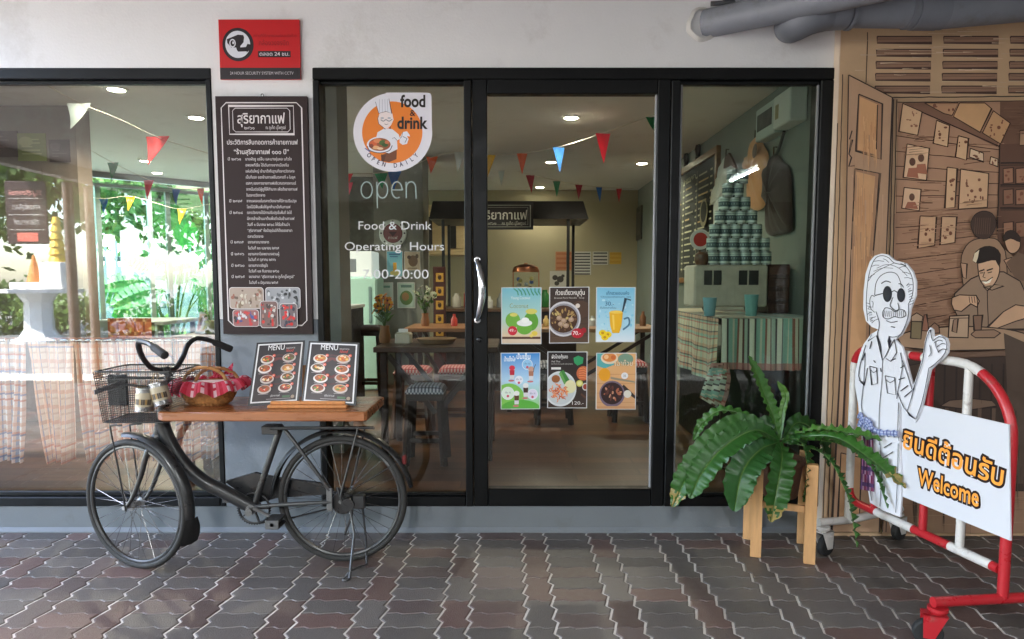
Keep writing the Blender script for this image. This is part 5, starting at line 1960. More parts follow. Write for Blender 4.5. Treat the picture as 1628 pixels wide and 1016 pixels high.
def castor(p, col, ang, parent):
    """p: foot of the wheel on the paving"""
    d = Vector((math.cos(ang), math.sin(ang), 0))
    n_ = Vector((-d.y, d.x, 0))
    top = p + Vector((0, 0, ftz - rb))
    wr = .05
    c = p + Vector((0, 0, wr)) + d * .028
    mb = MB(col)
    mb.lathe([(.034, -.012), (.034, 0)], top + Vector((0, 0, 0)), 14)
    mb.lathe([(.02, -.028), (.026, -.012)], top, 14)
    for s_ in (-1, 1):
        q = [top + Vector((0, 0, -.024)) - d * .03, top + Vector((0, 0, -.024)) + d * .05, c + d * .018 - Vector((0, 0, .012)), c - d * .018 - Vector((0, 0, .012))]
        mb.poly3([v + n_ * s_ * .024 for v in q], .003, n_ * s_)
    mb.add([top + Vector((0, 0, -.024)) + d * a_ + n_ * b_ for a_, b_ in ((-.03, -.027), (.05, -.027), (.05, .027), (-.03, .027))] +
           [top + Vector((0, 0, -.0285)) + d * a_ + n_ * b_ for a_, b_ in ((-.03, -.027), (.05, -.027), (.05, .027), (-.03, .027))],
           [(0, 1, 2, 3), (7, 6, 5, 4), (0, 4, 5, 1), (1, 5, 6, 2), (2, 6, 7, 3), (3, 7, 4, 0)])
    o = mb.build("castor", BPAINT, parent, smooth=30)
    MB((28, 28, 29)).lathe([(.02, -.017), (.044, -.016), (wr, -.01), (wr, .01), (.044, .016), (.02, .017)], c, 24, axis=n_).build("castor_wheel", RUBBER, o, smooth=40)
nfoot = BP(BL_, ftz)
nl = onz(1500, 957, ftz)
nl = nfoot + (onplane(1492, 957, nfoot, Vector((0, 0, 1))) - nfoot)
dn = (nl - nfoot)
dn.z = 0
dn.normalize()
fl_ = .27
mb = MB(RED)
mb.tube([nfoot + dn * fl_, nfoot - dn * fl_], rb, 14)
mb.build("foot_bar", BPAINT, bar_, smooth=40)
castor(Vector((*(nfoot + dn * (fl_ - .02)).xy, 0)), RED, R(160), bar_)
castor(Vector((*(nfoot - dn * (fl_ - .02)).xy, 0)), RED, R(160), bar_)
ffoot = BP(0, zb)
fz = zb
fr1 = onz(1418, 846, 0)
fr1.y = max(fr1.y, -.12)
fr1 = Vector((fr1.x * .985, -.13, 0))
fl1 = at(1303, 792, -.33)
ff = Vector((BF.x, BF.y, ftz))
mb = MB(WHT)
mb.tube([Vector((fl1.x, fl1.y, ftz)), ff, Vector((fr1.x, fr1.y, ftz))], rb, 14)
mb.tube([ff, BP(0, zb + .07)], rb, 14)
mb.build("foot_bar", BPAINT, bar_, smooth=40)
castor(Vector((fl1.x + .02, fl1.y, 0)), (206, 202, 198), R(30), bar_)
castor(Vector((fr1.x - .02, fr1.y, 0)), (206, 202, 198), R(30), bar_)

# ---- white welcome panel
def onb(px, py, off):
    return onplane(px, py, BF + bn * off, bn)
W0 = .021
ws = thing("welcome_sign", onb(1500, 820, W0), "white panel with orange and black welcome lettering fixed to the barrier", "sign")
P = [onb(1398, 778, W0), onb(1609, 854, W0), onb(1606, 675, W0), onb(1402, 619, W0)]
P[3].z = P[2].z
P[0].z = P[1].z = (P[0].z + P[1].z) / 2
n_ = (P[1] - P[0]).cross(P[3] - P[0]).normalized()
sgn = 1 if n_.dot(bn) > 0 else -1
mb = MB((206, 207, 215))
mb.poly3(P, .006, bn)
mb.build("sign_board", PRINT, ws)
WF = W0 + .0062
wx0 = (P[0] - BF).dot(bt)
wx1 = (P[1] - BF).dot(bt)
# lettering set on the panel in its own plane
a = Art(lambda u, v, l: BP(u, v, WF + l), step=.0001)
def fit_text(t, pL, pR, size, grow, col, bold):
    L0_, R0_ = onb(*pL, WF), onb(*pR, WF)
    u0, u1 = (L0_ - BF).dot(bt), (R0_ - BF).dot(bt)
    rot = math.atan2(R0_.z - L0_.z, u1 - u0)
    a.text(t, (u0 + u1) / 2, (L0_.z + R0_.z) / 2, size, col, width=(u1 - u0) + grow, bold=bold, rot=rot)
t1 = ("ยินดีต้อนรับ", (1435, 711), (1594, 774), .105)
t2 = ("Welcome", (1459, 770), (1556, 806), .1)
for t, l_, r_, sz in (t1, t2):
    fit_text(t, l_, r_, sz, .018, (40, 26, 26), .11)
for t, l_, r_, sz in (t1, t2):
    fit_text(t, l_, r_, sz, .0, (240, 158, 66), .018)
a.mb.build("lettering", PRINT, ws)

# ---- white cut-out of an elderly man, waving
CO = .036
def C6(x, y):
    return (1340 + x / 3.278, 390 + y / 3.278)
out = [C6(*p) for p in ((186, 440), (150, 425), (120, 395), (106, 330), (108, 240), (118, 150), (140, 85), (165, 55), (200, 43), (236, 50), (268, 78), (328, 94), (362, 135), (380, 190), (378, 262), (352, 330), (342, 395), (304, 468), (272, 490),
                        (310, 530), (326, 590), (342, 650), (366, 738), (392, 660), (414, 590), (428, 500), (442, 450), (455, 428), (468, 440), (472, 478), (505, 466), (540, 484), (550, 515), (546, 560), (520, 592), (476, 630), (456, 650), (440, 720), (418, 820), (390, 900), (376, 922), (350, 896), (318, 858), (296, 820))]
out += [(1431, 650), (1430, 690), (1432, 740), (1433, 790), (1431, 822), (1405, 812), (1383, 799), (1378, 765), (1373, 730), (1369, 690), (1364, 640), (1359, 612), (1360, 590), (1366, 565), (1373, 547), (1385, 531)]
outw = [(o_ - BF).dot(bt) for o_ in [onb(*p, CO) for p in out]]
pts3 = [onb(*p, CO) for p in out]
fg_ = thing("old_man_cutout", onb(1405, 800, CO), "white line-drawn cutout of an old man in round sunglasses and hat waving", "cutout figure")
mb = MB((216, 216, 224))
mb.poly3(pts3, .008, -bn)
mb.build("cutout_board", PRINT, fg_)
a = Art(lambda u, v, l: onb(u, v, CO + l), step=.00006)
IK = (38, 36, 46)
def L6(pts, wd=.75, sm=0):
    a.stroke([C6(*p) for p in pts], wd * 1.45, IK, smooth=sm)
def S6(pts, col=IK):
    a.poly([C6(*p) for p in pts], col)
# hat
L6([(130, 395), (122, 300), (130, 190), (148, 110), (172, 66), (205, 54), (240, 66), (268, 92), (322, 106), (352, 145), (366, 195), (362, 260), (340, 310)], .8, 3)
L6([(166, 260), (172, 200), (196, 160), (240, 140), (280, 150), (300, 190), (304, 220)], .8, 3)
L6([(130, 190), (160, 150), (210, 118), (268, 92)], .6, 3)
for x, y, x2, y2 in ((150, 110, 190, 104), (160, 84, 215, 84), (136, 170, 166, 150), (210, 70, 240, 90), (290, 120, 330, 110), (310, 140, 350, 150), (320, 170, 360, 175), (330, 210, 364, 206), (340, 240, 362, 236), (130, 330, 150, 322), (128, 360, 152, 352), (140, 390, 172, 372), (150, 405, 184, 384)):
    L6([(x, y), ((x + x2) / 2, (y + y2) / 2 - 4), (x2, y2)], .6)
L6([(300, 96), (330, 108), (322, 92)], 1.4)
for k in range(9):
    L6([(352 + k * 3 - abs(k - 4) * 1.5, 196 + k * 13), (338 + k * 1.5 - abs(k - 4), 206 + k * 13)], .55)
for k in range(7):
    L6([(124 + k * 3, 300 + k * 16), (140 + k * 3, 306 + k * 14)], .55)
L6([(176, 120), (230, 100), (290, 118), (336, 160)], .55, 3)
L6([(160, 136), (210, 118), (262, 120)], .5, 3)
# face
L6([(166, 268), (150, 262), (140, 290), (146, 330), (166, 350)], .7, 3)
L6([(150, 290), (158, 300), (154, 325)], .5, 2)
L6([(186, 440), (190, 400), (172, 345)], .7, 2)
L6([(342, 310), (338, 380), (304, 460), (268, 478), (240, 476)], .8, 3)
L6([(200, 200), (224, 186), (250, 194)], 1.0, 2)
L6([(290, 200), (306, 204), (316, 220)], 1.0, 2)
S6([(232 + 24 * math.cos(t), 254 + 42 * math.sin(t)) for t in [2 * math.pi * k / 22 for k in range(22)]])
S6([(303 + 21 * math.cos(t), 260 + 37 * math.sin(t)) for t in [2 * math.pi * k / 22 for k in range(22)]])
L6([(166, 262), (212, 250)], 1.1)
L6([(254, 244), (268, 236), (284, 246)], 1.0, 2)
L6([(262, 270), (246, 310), (256, 326), (276, 340), (292, 330), (286, 300)], .8, 3)
L6([(206, 350), (222, 326), (250, 332), (272, 346), (296, 336), (320, 340), (328, 366), (300, 378), (268, 372), (236, 384), (210, 374), (206, 350)], .8, 3)
for k in range(11):
    L6([(216 + k * 10, 342), (212 + k * 10.4, 372)], .5)
L6([(226, 392), (250, 402), (286, 396)], .7, 2)
L6([(250, 424), (272, 428)], .9)
# collar, shirt
L6([(186, 440), (180, 470), (196, 520), (206, 600), (240, 540), (268, 490)], .9, 2)
L6([(150, 465), (130, 500), (176, 470), (206, 600)], .7)
L6([(268, 490), (280, 560), (250, 606), (224, 590)], .8)
L6([(206, 600), (204, 700), (190, 850), (188, 980)], .6, 2)
S6([(240, 470), (252, 500), (240, 540), (232, 500)])
L6([(120, 520), (96, 600), (82, 680), (110, 730), (128, 640)], .8, 2)
S6([(80, 700), (108, 730), (104, 712)])
L6([(116, 560), (110, 700), (96, 830), (110, 930)], .7, 2)
L6([(140, 630), (176, 640), (180, 720), (150, 728), (140, 630)], .7)
L6([(220, 680), (270, 690), (276, 780), (232, 770), (220, 680)], .7)
L6([(224, 700), (246, 716), (270, 700)], .7, 2)
L6([(146, 650), (160, 664), (176, 652)], .6, 2)
L6([(300, 560), (310, 640), (290, 740), (280, 800)], .8, 2)
L6([(310, 600), (332, 660), (360, 750)], .8, 2)
for q in (((300, 640), (320, 626)), ((290, 700), (322, 690)), ((300, 760), (340, 730)), ((320, 790), (362, 756)), ((160, 600), (170, 612)), ((250, 600), (276, 590)), ((150, 500), (140, 540)), ((116, 560), (100, 600)), ((196, 640), (200, 660))):
    L6(q, 1.1)
L6([(286, 770), (320, 850), (378, 906)], .8, 2)
S6([(330, 860), (376, 908), (344, 888)])
L6([(372, 740), (350, 820), (336, 862)], .8, 2)
L6([(362, 754), (372, 738), (392, 672), (416, 600), (430, 510), (446, 456), (456, 440), (462, 480), (470, 500)], .8, 2)
L6([(470, 500), (500, 476), (536, 492), (540, 540), (516, 584), (470, 626), (448, 640)], .8, 2)
for q in (((474, 510), (500, 494), (520, 500)), ((490, 530), (516, 512), (536, 516)), ((494, 556), (520, 540), (538, 544)), ((480, 500), (486, 530), (500, 560)), ((452, 520), (460, 560), (446, 580))):
    L6(q, .8, 2)
L6([(448, 640), (430, 740), (408, 830), (380, 906)], .8, 2)
L6([(188, 980), (190, 1040)], .6)
L6([(290, 820), (286, 960), (292, 1020)], .7)
def PX(pts, wd=.7):
    a.stroke(pts, wd * 1.4, IK)
PX([(1399, 705), (1402, 745), (1399, 805)])
PX([(1428, 705), (1427, 760), (1424, 815)])
PX([(1405, 712), (1418, 704)], 1.0)
PX([(1404, 728), (1420, 718)], .8)
PX([(1376, 720), (1380, 760), (1386, 796)])
a.mb.build("line_drawing", PRINT, fg_)
# checked sash round the waist
mb = MB()
rn = random.Random(6)
wa = [onb(*p, CO + .012) for p in ((1366, 672), (1378, 676), (1386, 682), (1400, 688), (1415, 689), (1429, 690))]
cc_ = cr(wa, 8)
def sash(pts, r_, cols, flat=.5):
    b0 = len(mb.f)
    n = 12
    mb.tube(pts, [r_ * (1 + .18 * math.sin(k * 1.1)) for k in range(len(pts))], n, up=(bn.x, bn.y, 0), flat=flat)
    for f in range(b0, len(mb.f)):
        i_, j_ = (f - b0) // n, (f - b0) % n
        c_ = cols[(i_ % 3 == 0) * 1 + (j_ % 2) * 2]
        mb.c[f] = lin(c_)
BLU = [(120, 132, 176), (74, 84, 134), (168, 176, 204), (92, 104, 152)]
sash(cc_, .014, BLU)
sash(cr([onb(*p, CO + .018) for p in ((1384, 686), (1376, 676), (1370, 664), (1366, 660))], 8), .016, BLU)
sash(cr([onb(*p, CO + .02) for p in ((1386, 684), (1382, 672), (1373, 668), (1366, 678))], 8), .014, BLU)
mb.build("sash", CLOTH, fg_, smooth=60)
mb = MB()
rows = []
for k in range(15):
    t = k / 14
    px0 = 1378 + 2 * t
    row = []
    for q in range(9):
        u = q / 8
        row.append(onb(px0 - 6 - 6 * t + u * (16 + 6 * t), 690 + 88 * t + 4 * u, CO + .012 + .008 * math.sin(u * 9 + 1)))
    rows.append(row)
b0 = len(mb.f)
mb.grid(rows)
for i in range(14):
    for j in range(8):
        c_ = [(150, 92, 130), (110, 70, 118), (196, 160, 186), (128, 50, 84)][(j + (i > 9)) % 4]
        if i % 4 == 0:
            c_ = (92, 66, 112)
        mb.c[b0 + i * 8 + j] = lin(c_)
mb.build("sash_end", SHEER, fg_, smooth=60)

# ---- pipes under the carport roof
PVC = vc("grey_pipe_paint", .5, nscale=7, namt=.12, bump=.08, bscale=30, dirt=((96, 92, 86), 6, .55, .9))
pp = thing("drain_pipe", at(1120, 40, -.01), "long grey pipe slanting out of the white plaster patch above the glass front", "pipe", "grey pipes above the glass front")
MB((128, 132, 142)).tube([at(1122, 38, .02), at(1230, 15, -.2), at(1420, -28, -.5)], .068, 24).build("pipe", PVC, pp, smooth=40)
mb = MB((196, 194, 192))
p = at(1118, 39, 0)
rows = []
for r_, y in ((.066, -.03), (.074, -.02), (.08, -.006), (.084, .0)):
    rows.append([p + Vector((r_ * (1 + .06 * math.sin(k * .9) + .03 * math.sin(k * 2.02)) * math.cos(2 * math.pi * k / 28), y * .6, r_ * (1 + .05 * math.cos(k * .67)) * math.sin(2 * math.pi * k / 28))) for k in range(28)])
mb.grid(rows, closed=True)
mb.build("plaster_collar", PLASTER, pp, smooth=50)
pp = thing("elbow_pipe", at(1270, 35, -.05), "thick grey pipe with an elbow and couplings running above the painted wall", "pipe", "grey pipes above the glass front")
ya = -.24
pth = cr([at(1258, 42, .01), at(1258, 41, -.1), at(1266, 37, -.19), at(1290, 26, ya), at(1330, 17, ya)], 8)
MB((110, 114, 124)).tube(pth, .078, 24).build("elbow", PVC, pp, smooth=40)
MB((120, 124, 134)).tube([at(1330, 17, ya), at(1450, 18, ya), at(1500, 19, ya), at(1700, 1, ya)], .074, 24).build("pipe", PVC, pp, smooth=40)
for x0, x1, y0, y1, r_ in ((1318, 1344, 18, 17, .083), (1348, 1354, 17, 17, .086), (1452, 1490, 18, 18.6, .082), (1440, 1450, 18, 18, .079), (1488, 1500, 18.6, 19, .078)):
    MB((112, 116, 126)).tube([at(x0, y0, ya), at(x1, y1, ya)], r_, 24).build("coupling", PVC, pp, smooth=40)
pp = thing("short_pipe", at(1190, 5, -.06), "short grey pipe stub tucked under the roof behind the slanting pipe", "pipe", "grey pipes above the glass front")
MB((118, 122, 130)).tube([at(1172, -4, -.08), at(1240, 0, -.08), at(1300, -6, -.1)], .06, 20).build("pipe", PVC, pp, smooth=40)
mb = MB((70, 72, 76))
mb.bbox(at(1150, -8, -.05), at(1176, 14, -.03), .004)
mb.tube([at(1130, 6, -.04), at(1160, 4, -.05), at(1176, 8, -.05)], .012, 8)
mb.build("bracket", METALP, pp, smooth=40)
# ================================================================== INSIDE THE CAFE
def atd(px, py, d):
    """point at distance d (metres along Y from the camera)"""
    return at(px, py, d - CAMD)
# ---- bunting
FC_ = {'r': (206, 42, 54), 'p': (222, 78, 104), 'g': (34, 142, 88), 'b': (42, 104, 180), 'o': (232, 106, 44), 'y': (236, 196, 60), 'w': (206, 214, 212), 'd': (170, 38, 56)}
def bunting(label, pts, flags):
    """pts: string as (px, py, dist); flags: (px, py, dist, w px, h px, colour, lean px)"""
    P = [atd(*p) for p in pts]
    mid = P[len(P) // 2]
    t = thing("bunting_string", mid, label, "bunting", "pennant strings under the cafe ceiling")
    MB((196, 190, 176)).tube(cr(P, 8), .0035, 6).build("string", CLOTH, t)
    for i, (px, py, d, w_, h_, c_, ln) in enumerate(flags):
        a_, b_, c0_ = atd(px - w_ / 2, py, d), atd(px + w_ / 2, py, d), atd(px + ln, py + h_, d)
        rows = []
        n = 6
        for k in range(n + 1):
            s_ = k / n
            l_, r_ = a_.lerp(c0_, s_), b_.lerp(c0_, s_)
            row = []
            for q in range(5):
                u = q / 4
                p = l_.lerp(r_, u)
                p.y += .012 * math.sin(u * 4 + i) * (1 - s_) + .02 * math.sin(s_ * 3 + i) - .02 * s_
                row.append(p)
            rows.append(row)
        m_ = MB(FC_[c_])
        m_.grid(rows)
        m_.grid([[p + Vector((0, .0012, 0)) for p in reversed(x)] for x in rows])
        m_.build("flag", SHEER, t, smooth=80)
bunting("pennant string rising to the right behind the door, nearest the glass", [(660, 262, 7.6), (687, 250, 7.5), (730, 241, 7.4), (780, 246, 7.5), (830, 244, 7.2), (888, 234, 6.6), (958, 212, 5.8), (1035, 184, 5.2), (1075, 168, 4.95)],
        [(687, 249, 7.5, 19, 28, 'o', -2), (730, 241, 7.4, 16, 37, 'w', -2), (781, 246, 7.5, 14, 38, 'y', -6), (830, 244, 7.2, 17, 34, 'o', 0), (888, 235, 6.6, 19, 40, 'b', 2), (958, 213, 5.8, 24, 47, 'p', 2), (1036, 186, 5.2, 20, 26, 'g', 6)])
bunting("smaller pennant string above the black stall roof, farther back", [(672, 255, 8.8), (735, 262, 9), (797, 266, 9.2), (843, 278, 9.3), (885, 287, 9.4), (920, 294, 9.5), (952, 297, 9.6), (984, 299, 9.8), (1006, 300, 10)],
        [(672, 256, 8.8, 17, 32, 'r', 4), (797, 267, 9.2, 12, 30, 'w', 0), (843, 278, 9.3, 14, 30, 'd', 2), (885, 288, 9.4, 12, 26, 'g', 0), (920, 294, 9.5, 12, 24, 'd', 0), (952, 298, 9.6, 10, 24, 'b', 2), (984, 300, 9.8, 9, 22, 'r', 0)])
bunting("pennant string behind the round chef sticker with blue and green flags", [(520, 262, 5.6), (548, 275, 5.7), (580, 276, 6), (610, 274, 6.2), (640, 268, 6.4), (668, 258, 6.7)],
        [(550, 276, 5.7, 24, 30, 'r', -4), (553, 290, 5.5, 16, 35, 'p', -2), (605, 275, 6.2, 22, 26, 'g', 4), (627, 272, 6.3, 22, 32, 'b', 0)])
bunting("pennant string crossing the top of the left window with a big red flag", [(60, 128, 4.9), (125, 163, 5.1), (190, 190, 5.2), (250, 218, 5.3), (300, 234, 5.4), (345, 248, 5.5)],
        [(126, 164, 5.1, 40, 42, 'w', -12), (249, 216, 5.3, 40, 48, 'r', -10)])
bunting("pennant string by the garden glass with green and pink flags", [(122, 226, 7), (178, 258, 7.4), (235, 285, 7.7), (280, 300, 8), (320, 299, 8.2), (352, 294, 8.4)],
        [(126, 228, 7, 8, 8, 'r', 0), (178, 258, 7.4, 20, 29, 'g', 2), (235, 286, 7.7, 17, 32, 'p', 2), (280, 301, 8, 13, 26, 'b', 2), (320, 300, 8.2, 11, 26, 'o', 2)])
bunting("lowest pennant string by the garden glass with yellow flags", [(138, 312, 8.4), (165, 316, 8.4), (206, 312, 8.5), (245, 322, 8.6), (288, 332, 8.7), (345, 322, 8.9)],
        [(165, 316, 8.4, 15, 22, 'b', 0), (206, 312, 8.5, 17, 24, 'y', 0), (288, 332, 8.7, 15, 26, 'y', 0)])

# ---- short plaid curtains behind the left window
CY = .22
rz_ = at(200, 541, CY).z
rx0, rx1 = XL0 + .06, at(348, 540, CY).x
cr_ = thing("curtain_rod", ((rx0 + rx1) / 2, CY, rz_), "thin curtain rod across the left window carrying the plaid cafe curtains", "curtain rod")
MB((190, 186, 180)).tube([(rx0, CY, rz_), (rx1, CY, rz_)], .008, 10).build("rod", CHROME, cr_, smooth=40)
PLAID = bpy.data.materials.new("plaid_cotton")
PLAID.use_nodes = True
_t = PLAID.node_tree
_b = _t.nodes["Principled BSDF"]
_b.inputs["Roughness"].default_value = .95
_a = _t.nodes.new("ShaderNodeVertexColor")
_a.layer_name = "Col"
_tr = _t.nodes.new("ShaderNodeBsdfTranslucent")
_ms = _t.nodes.new("ShaderNodeMixShader")
_ms.inputs[0].default_value = .5
_t.links.new(_a.outputs[0], _b.inputs["Base Color"])
_t.links.new(_a.outputs[0], _tr.inputs[0])
_t.links.new(_b.outputs[0], _ms.inputs[1])
_t.links.new(_tr.outputs[0], _ms.inputs[2])
_t.links.new(_ms.outputs[0], _t.nodes["Material Output"].inputs[0])
def plaid(u, v, cream=(226, 202, 184)):
    """u, v in metres on the cloth"""
    def st(x):
        x = (x / .085) % 1
        if x < .10: return (196, 118, 96)
        if x < .16: return None
        if x < .20: return (96, 104, 150)
        if x < .45: return None
        if x < .62: return (218, 164, 138)
        if x < .68: return (104, 112, 158)
        if x < .9: return None
        return (206, 176, 160)
    a_, b_ = st(u), st(v)
    c_ = cream
    for s_ in (a_, b_):
        if s_:
            c_ = tuple(x * .45 + y * .55 for x, y in zip(c_, s_))
    return lin(c_)
def curtain(x0, x1, xb0, xb1, yb, label, seed, cream):
    rn = random.Random(seed)
    mb = MB()
    nx, nv = max(60, int((x1 - x0) * 1.25)), 64
    wtot = (at(x1, 541, CY).x - at(x0, 541, CY).x) * 1.7
    nfold = max(3, round((x1 - x0) / 14))
    ph = rn.uniform(0, 6)
    rows = []
    for j in range(nv + 1):
        v = j / nv
        row = []
        for i in range(nx + 1):
            u = i / nx
            px = (x0 + (xb0 - x0) * v ** 1.2) * (1 - u) + (x1 + (xb1 - x1) * v ** 1.2) * u
            py = 541 + (yb - 541) * v + 2.5 * math.sin(u * 9 + ph) * v
            p = at(px, py, CY)
            amp = .012 + .02 * v
            p.y += amp * math.sin(u * nfold * 2 * math.pi + ph + .6 * math.sin(v * 3)) + .008 * math.sin(u * 17 + v * 4)
            row.append(p)
        rows.append(row)
    # ruffled heading above the rod
    head = []
    for e, s_ in ((.014, 1.6), (.006, 1.3)):
        head.append([r_ + Vector((0, s_ * .006 * math.sin(i * 1.9), e)) for i, r_ in enumerate(rows[0])])
    rows = head + rows
    b0 = len(mb.f)
    mb.grid(rows)
    H_ = abs(rows[0][0].z - rows[-1][0].z)
    for j in range(len(rows) - 1):
        for i in range(nx):
            mb.c[b0 + j * nx + i] = plaid(i / nx * wtot + seed * .03, j / (len(rows) - 1) * H_, cream)
    o = mb.build("cafe_curtain", PLAID, None, smooth=80, origin=rows[0][len(rows[0]) // 2])
    tag(o, label, "curtain", "plaid cafe curtains in the left window")
CRM = [(236, 236, 242), (242, 224, 210), (242, 224, 212), (240, 222, 210), (238, 220, 206), (236, 218, 208), (212, 212, 226)]
curtain(-140, -40, -120, -44, 736, "plaid cafe curtain at the far left end of the rod", 1, CRM[0])
curtain(-42, 44, -20, 38, 733, "palest bluish plaid cafe curtain beside the left picture edge", 2, CRM[0])
curtain(41, 116, 78, 114, 734, "wide salmon plaid cafe curtain left of the wire basket", 3, CRM[1])
curtain(114, 168, 141, 168, 733, "plaid cafe curtain hanging behind the wire basket", 4, CRM[2])
curtain(165, 222, 186, 220, 731, "plaid cafe curtain behind the bicycle handlebar", 5, CRM[3])
curtain(219, 276, 236, 274, 730, "plaid cafe curtain behind the bicycle's head tube", 6, CRM[4])
curtain(273, 318, 284, 316, 732, "plaid cafe curtain behind the wicker basket", 7, CRM[5])
curtain(316, 346, 320, 345, 728, "bluish plaid cafe curtain against the window frame by the pier", 8, CRM[6])

# ---- tables, stools and chairs
def table(name, label, x0, x1, y0, y1, z, col, legc, th=.035, brace=True, group="cafe tables"):
    t = thing(name, ((x0 + x1) / 2, (y0 + y1) / 2, FLZ), label, "table", group)
    MB(col).bbox((x0, y0, z - th), (x1, y1, z), .004).build("table_top", DKWOOD, t)
    for x in (x0 + .06, x1 - .06):
        for y in (y0 + .06, y1 - .06):
            MB(legc).bbox((x - .022, y - .022, FLZ), (x + .022, y + .022, z - th - .0005), .003).build("leg", DKWOOD, t)
    if brace:
        mb = MB(legc)
        for y in (y0 + .06, y1 - .06):
            mb.bar((x0 + .09, y, z - .06), ((x0 + x1) / 2 - .01, y, FLZ + .32), .03, .03)
            mb.bar((x1 - .09, y, z - .06), ((x0 + x1) / 2 + .01, y, FLZ + .32), .03, .03)
        mb.build("brace", DKWOOD, t)
    return t
def stool(name, label, c, sz, h, cols, legc, group="cushioned stools in the cafe"):
    x, y = c
    t = thing(name, (x, y, FLZ), label, "stool", group)
    for sx in (-1, 1):
        for sy in (-1, 1):
            mb = MB(legc)
            mb.bar((x + sx * sz * .52, y + sy * sz * .52, FLZ), (x + sx * sz * .42, y + sy * sz * .42, FLZ + h - .045), .034, .034)
            mb.build("leg", DKWOOD, t)
    mb = MB(legc)
    for s_ in (-1, 1):
        mb.bar((x - sz * .46, y + s_ * sz * .47, FLZ + h * .35), (x + sz * .46, y + s_ * sz * .47, FLZ + h * .35), .02, .028)
    mb.bbox((x - sz * .5, y - sz * .5, FLZ + h - .044), (x + sz * .5, y + sz * .5, FLZ + h), .004)
    mb.build("seat_frame", DKWOOD, t)
    mb = MB()
    n = 22
    rows = []
    for i in range(n + 1):
        row = []
        for j in range(n + 1):
            u, v = i / n * 2 - 1, j / n * 2 - 1
            b = (max(0, 1 - abs(u) ** 6) * max(0, 1 - abs(v) ** 6)) ** .5
            row.append(Vector((x + u * sz * .52, y + v * sz * .52, FLZ + h + .012 + .038 * b)))
        rows.append(row)
    lo = [[p - Vector((0, 0, .0)) for p in r_] for r_ in rows]
    b0 = len(mb.f)
    mb.grid(rows)
    for i in range(n):
        for j in range(n):
            k = (i % 2) + (j % 2)
            mb.c[b0 + i * n + j] = lin(cols[k])
    ed = [rows[0][j] for j in range(n + 1)] + [rows[i][n] for i in range(1, n + 1)] + [rows[n][j] for j in range(n - 1, -1, -1)] + [rows[i][0] for i in range(n - 1, 0, -1)]
    b0 = len(mb.f)
    mb.grid([ed, [Vector((p.x, p.y, FLZ + h + .0005)) for p in ed]], closed=True)
    for f in range(b0, len(mb.f)):
        mb.c[f] = lin(cols[f % 2])
    mb.build("cushion", CLOTH, t, smooth=50)
    return t
RCK = [(214, 190, 186), (186, 70, 72), (150, 30, 40)]
BCK = [(196, 200, 206), (92, 96, 108), (40, 42, 50)]
DKB, DKL = (66, 46, 36), (40, 30, 26)
tn = table("cafe_table", "dark wooden table with crossed legs behind the glass left of the door", at(600, 550, 1.1).x, at(792, 550, 1.1).x, .95, 1.65, .885, (78, 56, 44), (50, 36, 30))
stool("cushioned_stool", "stool with black and white checked cushion, nearest the glass under the dark table", (at(677, 600, .95).x, .98), .24, .47, BCK, DKL)
stool("cushioned_stool", "stool with red checked cushion on the left beyond the dark table", (at(656, 575, 1.75).x, 1.78), .26, .49, RCK, (92, 60, 42))
stool("cushioned_stool", "stool with red checked cushion beyond the dark table next to the door frame", (at(726, 575, 1.8).x, 1.82), .26, .49, RCK, (92, 60, 42))
t2 = table("cafe_table", "long wooden table at the back behind the six posters", at(800, 520, 2.9).x, at(1046, 520, 2.9).x, 2.7, 3.4, .89, (150, 112, 74), (60, 44, 34))
stool("cushioned_stool", "stool with blue and white checked cushion beyond the posters", (at(880, 560, 2.3).x, 2.3), .27, .47, BCK, DKL)
stool("cushioned_stool", "stool with red checked cushion at the right of the long back table", (at(1000, 560, 2.4).x, 2.4), .27, .47, RCK, DKL)
t3 = table("cafe_table", "brown table in front of the stall, seen above the dark table", at(652, 520, 3.0).x, at(770, 520, 3.0).x, 2.6, 3.3, .90, (150, 106, 72), (66, 46, 36))
# things on the dark table
def lathe_thing(name, label, cat, c, prof, col, m, part=None, n=20, group=None, sx=1, sy=1):
    o = MB(col).lathe(prof, c, n, sx=sx, sy=sy).build(name, m, None, smooth=40, origin=c)
    return tag(o, label, cat, group)
c = at(642, 548, 1.2); c.z = .8855
t = thing("napkin_box", c, "cream napkin box on the dark table beside the flower vase", "napkin box")
MB((206, 196, 170)).bbox((c.x - .055, c.y - .05, .8855), (c.x + .055, c.y + .05, .965), .01).build("box", PLASTIC, t)
MB((236, 234, 230)).bbox((c.x - .035, c.y - .004, .9655), (c.x + .03, c.y + .004, .99), .003).build("napkin", CLOTH, t)
c = at(694, 546, 1.25); c.z = .8855
lathe_thing("bread_tray", "shallow woven tray on the dark table near the door frame", "tray", c, [(.001, 0), (.1, 0), (.125, .03), (.13, .035), (.12, .03), (.095, .008), (.001, .008)], (150, 116, 76), vc("wicker", .6), sx=1.1)
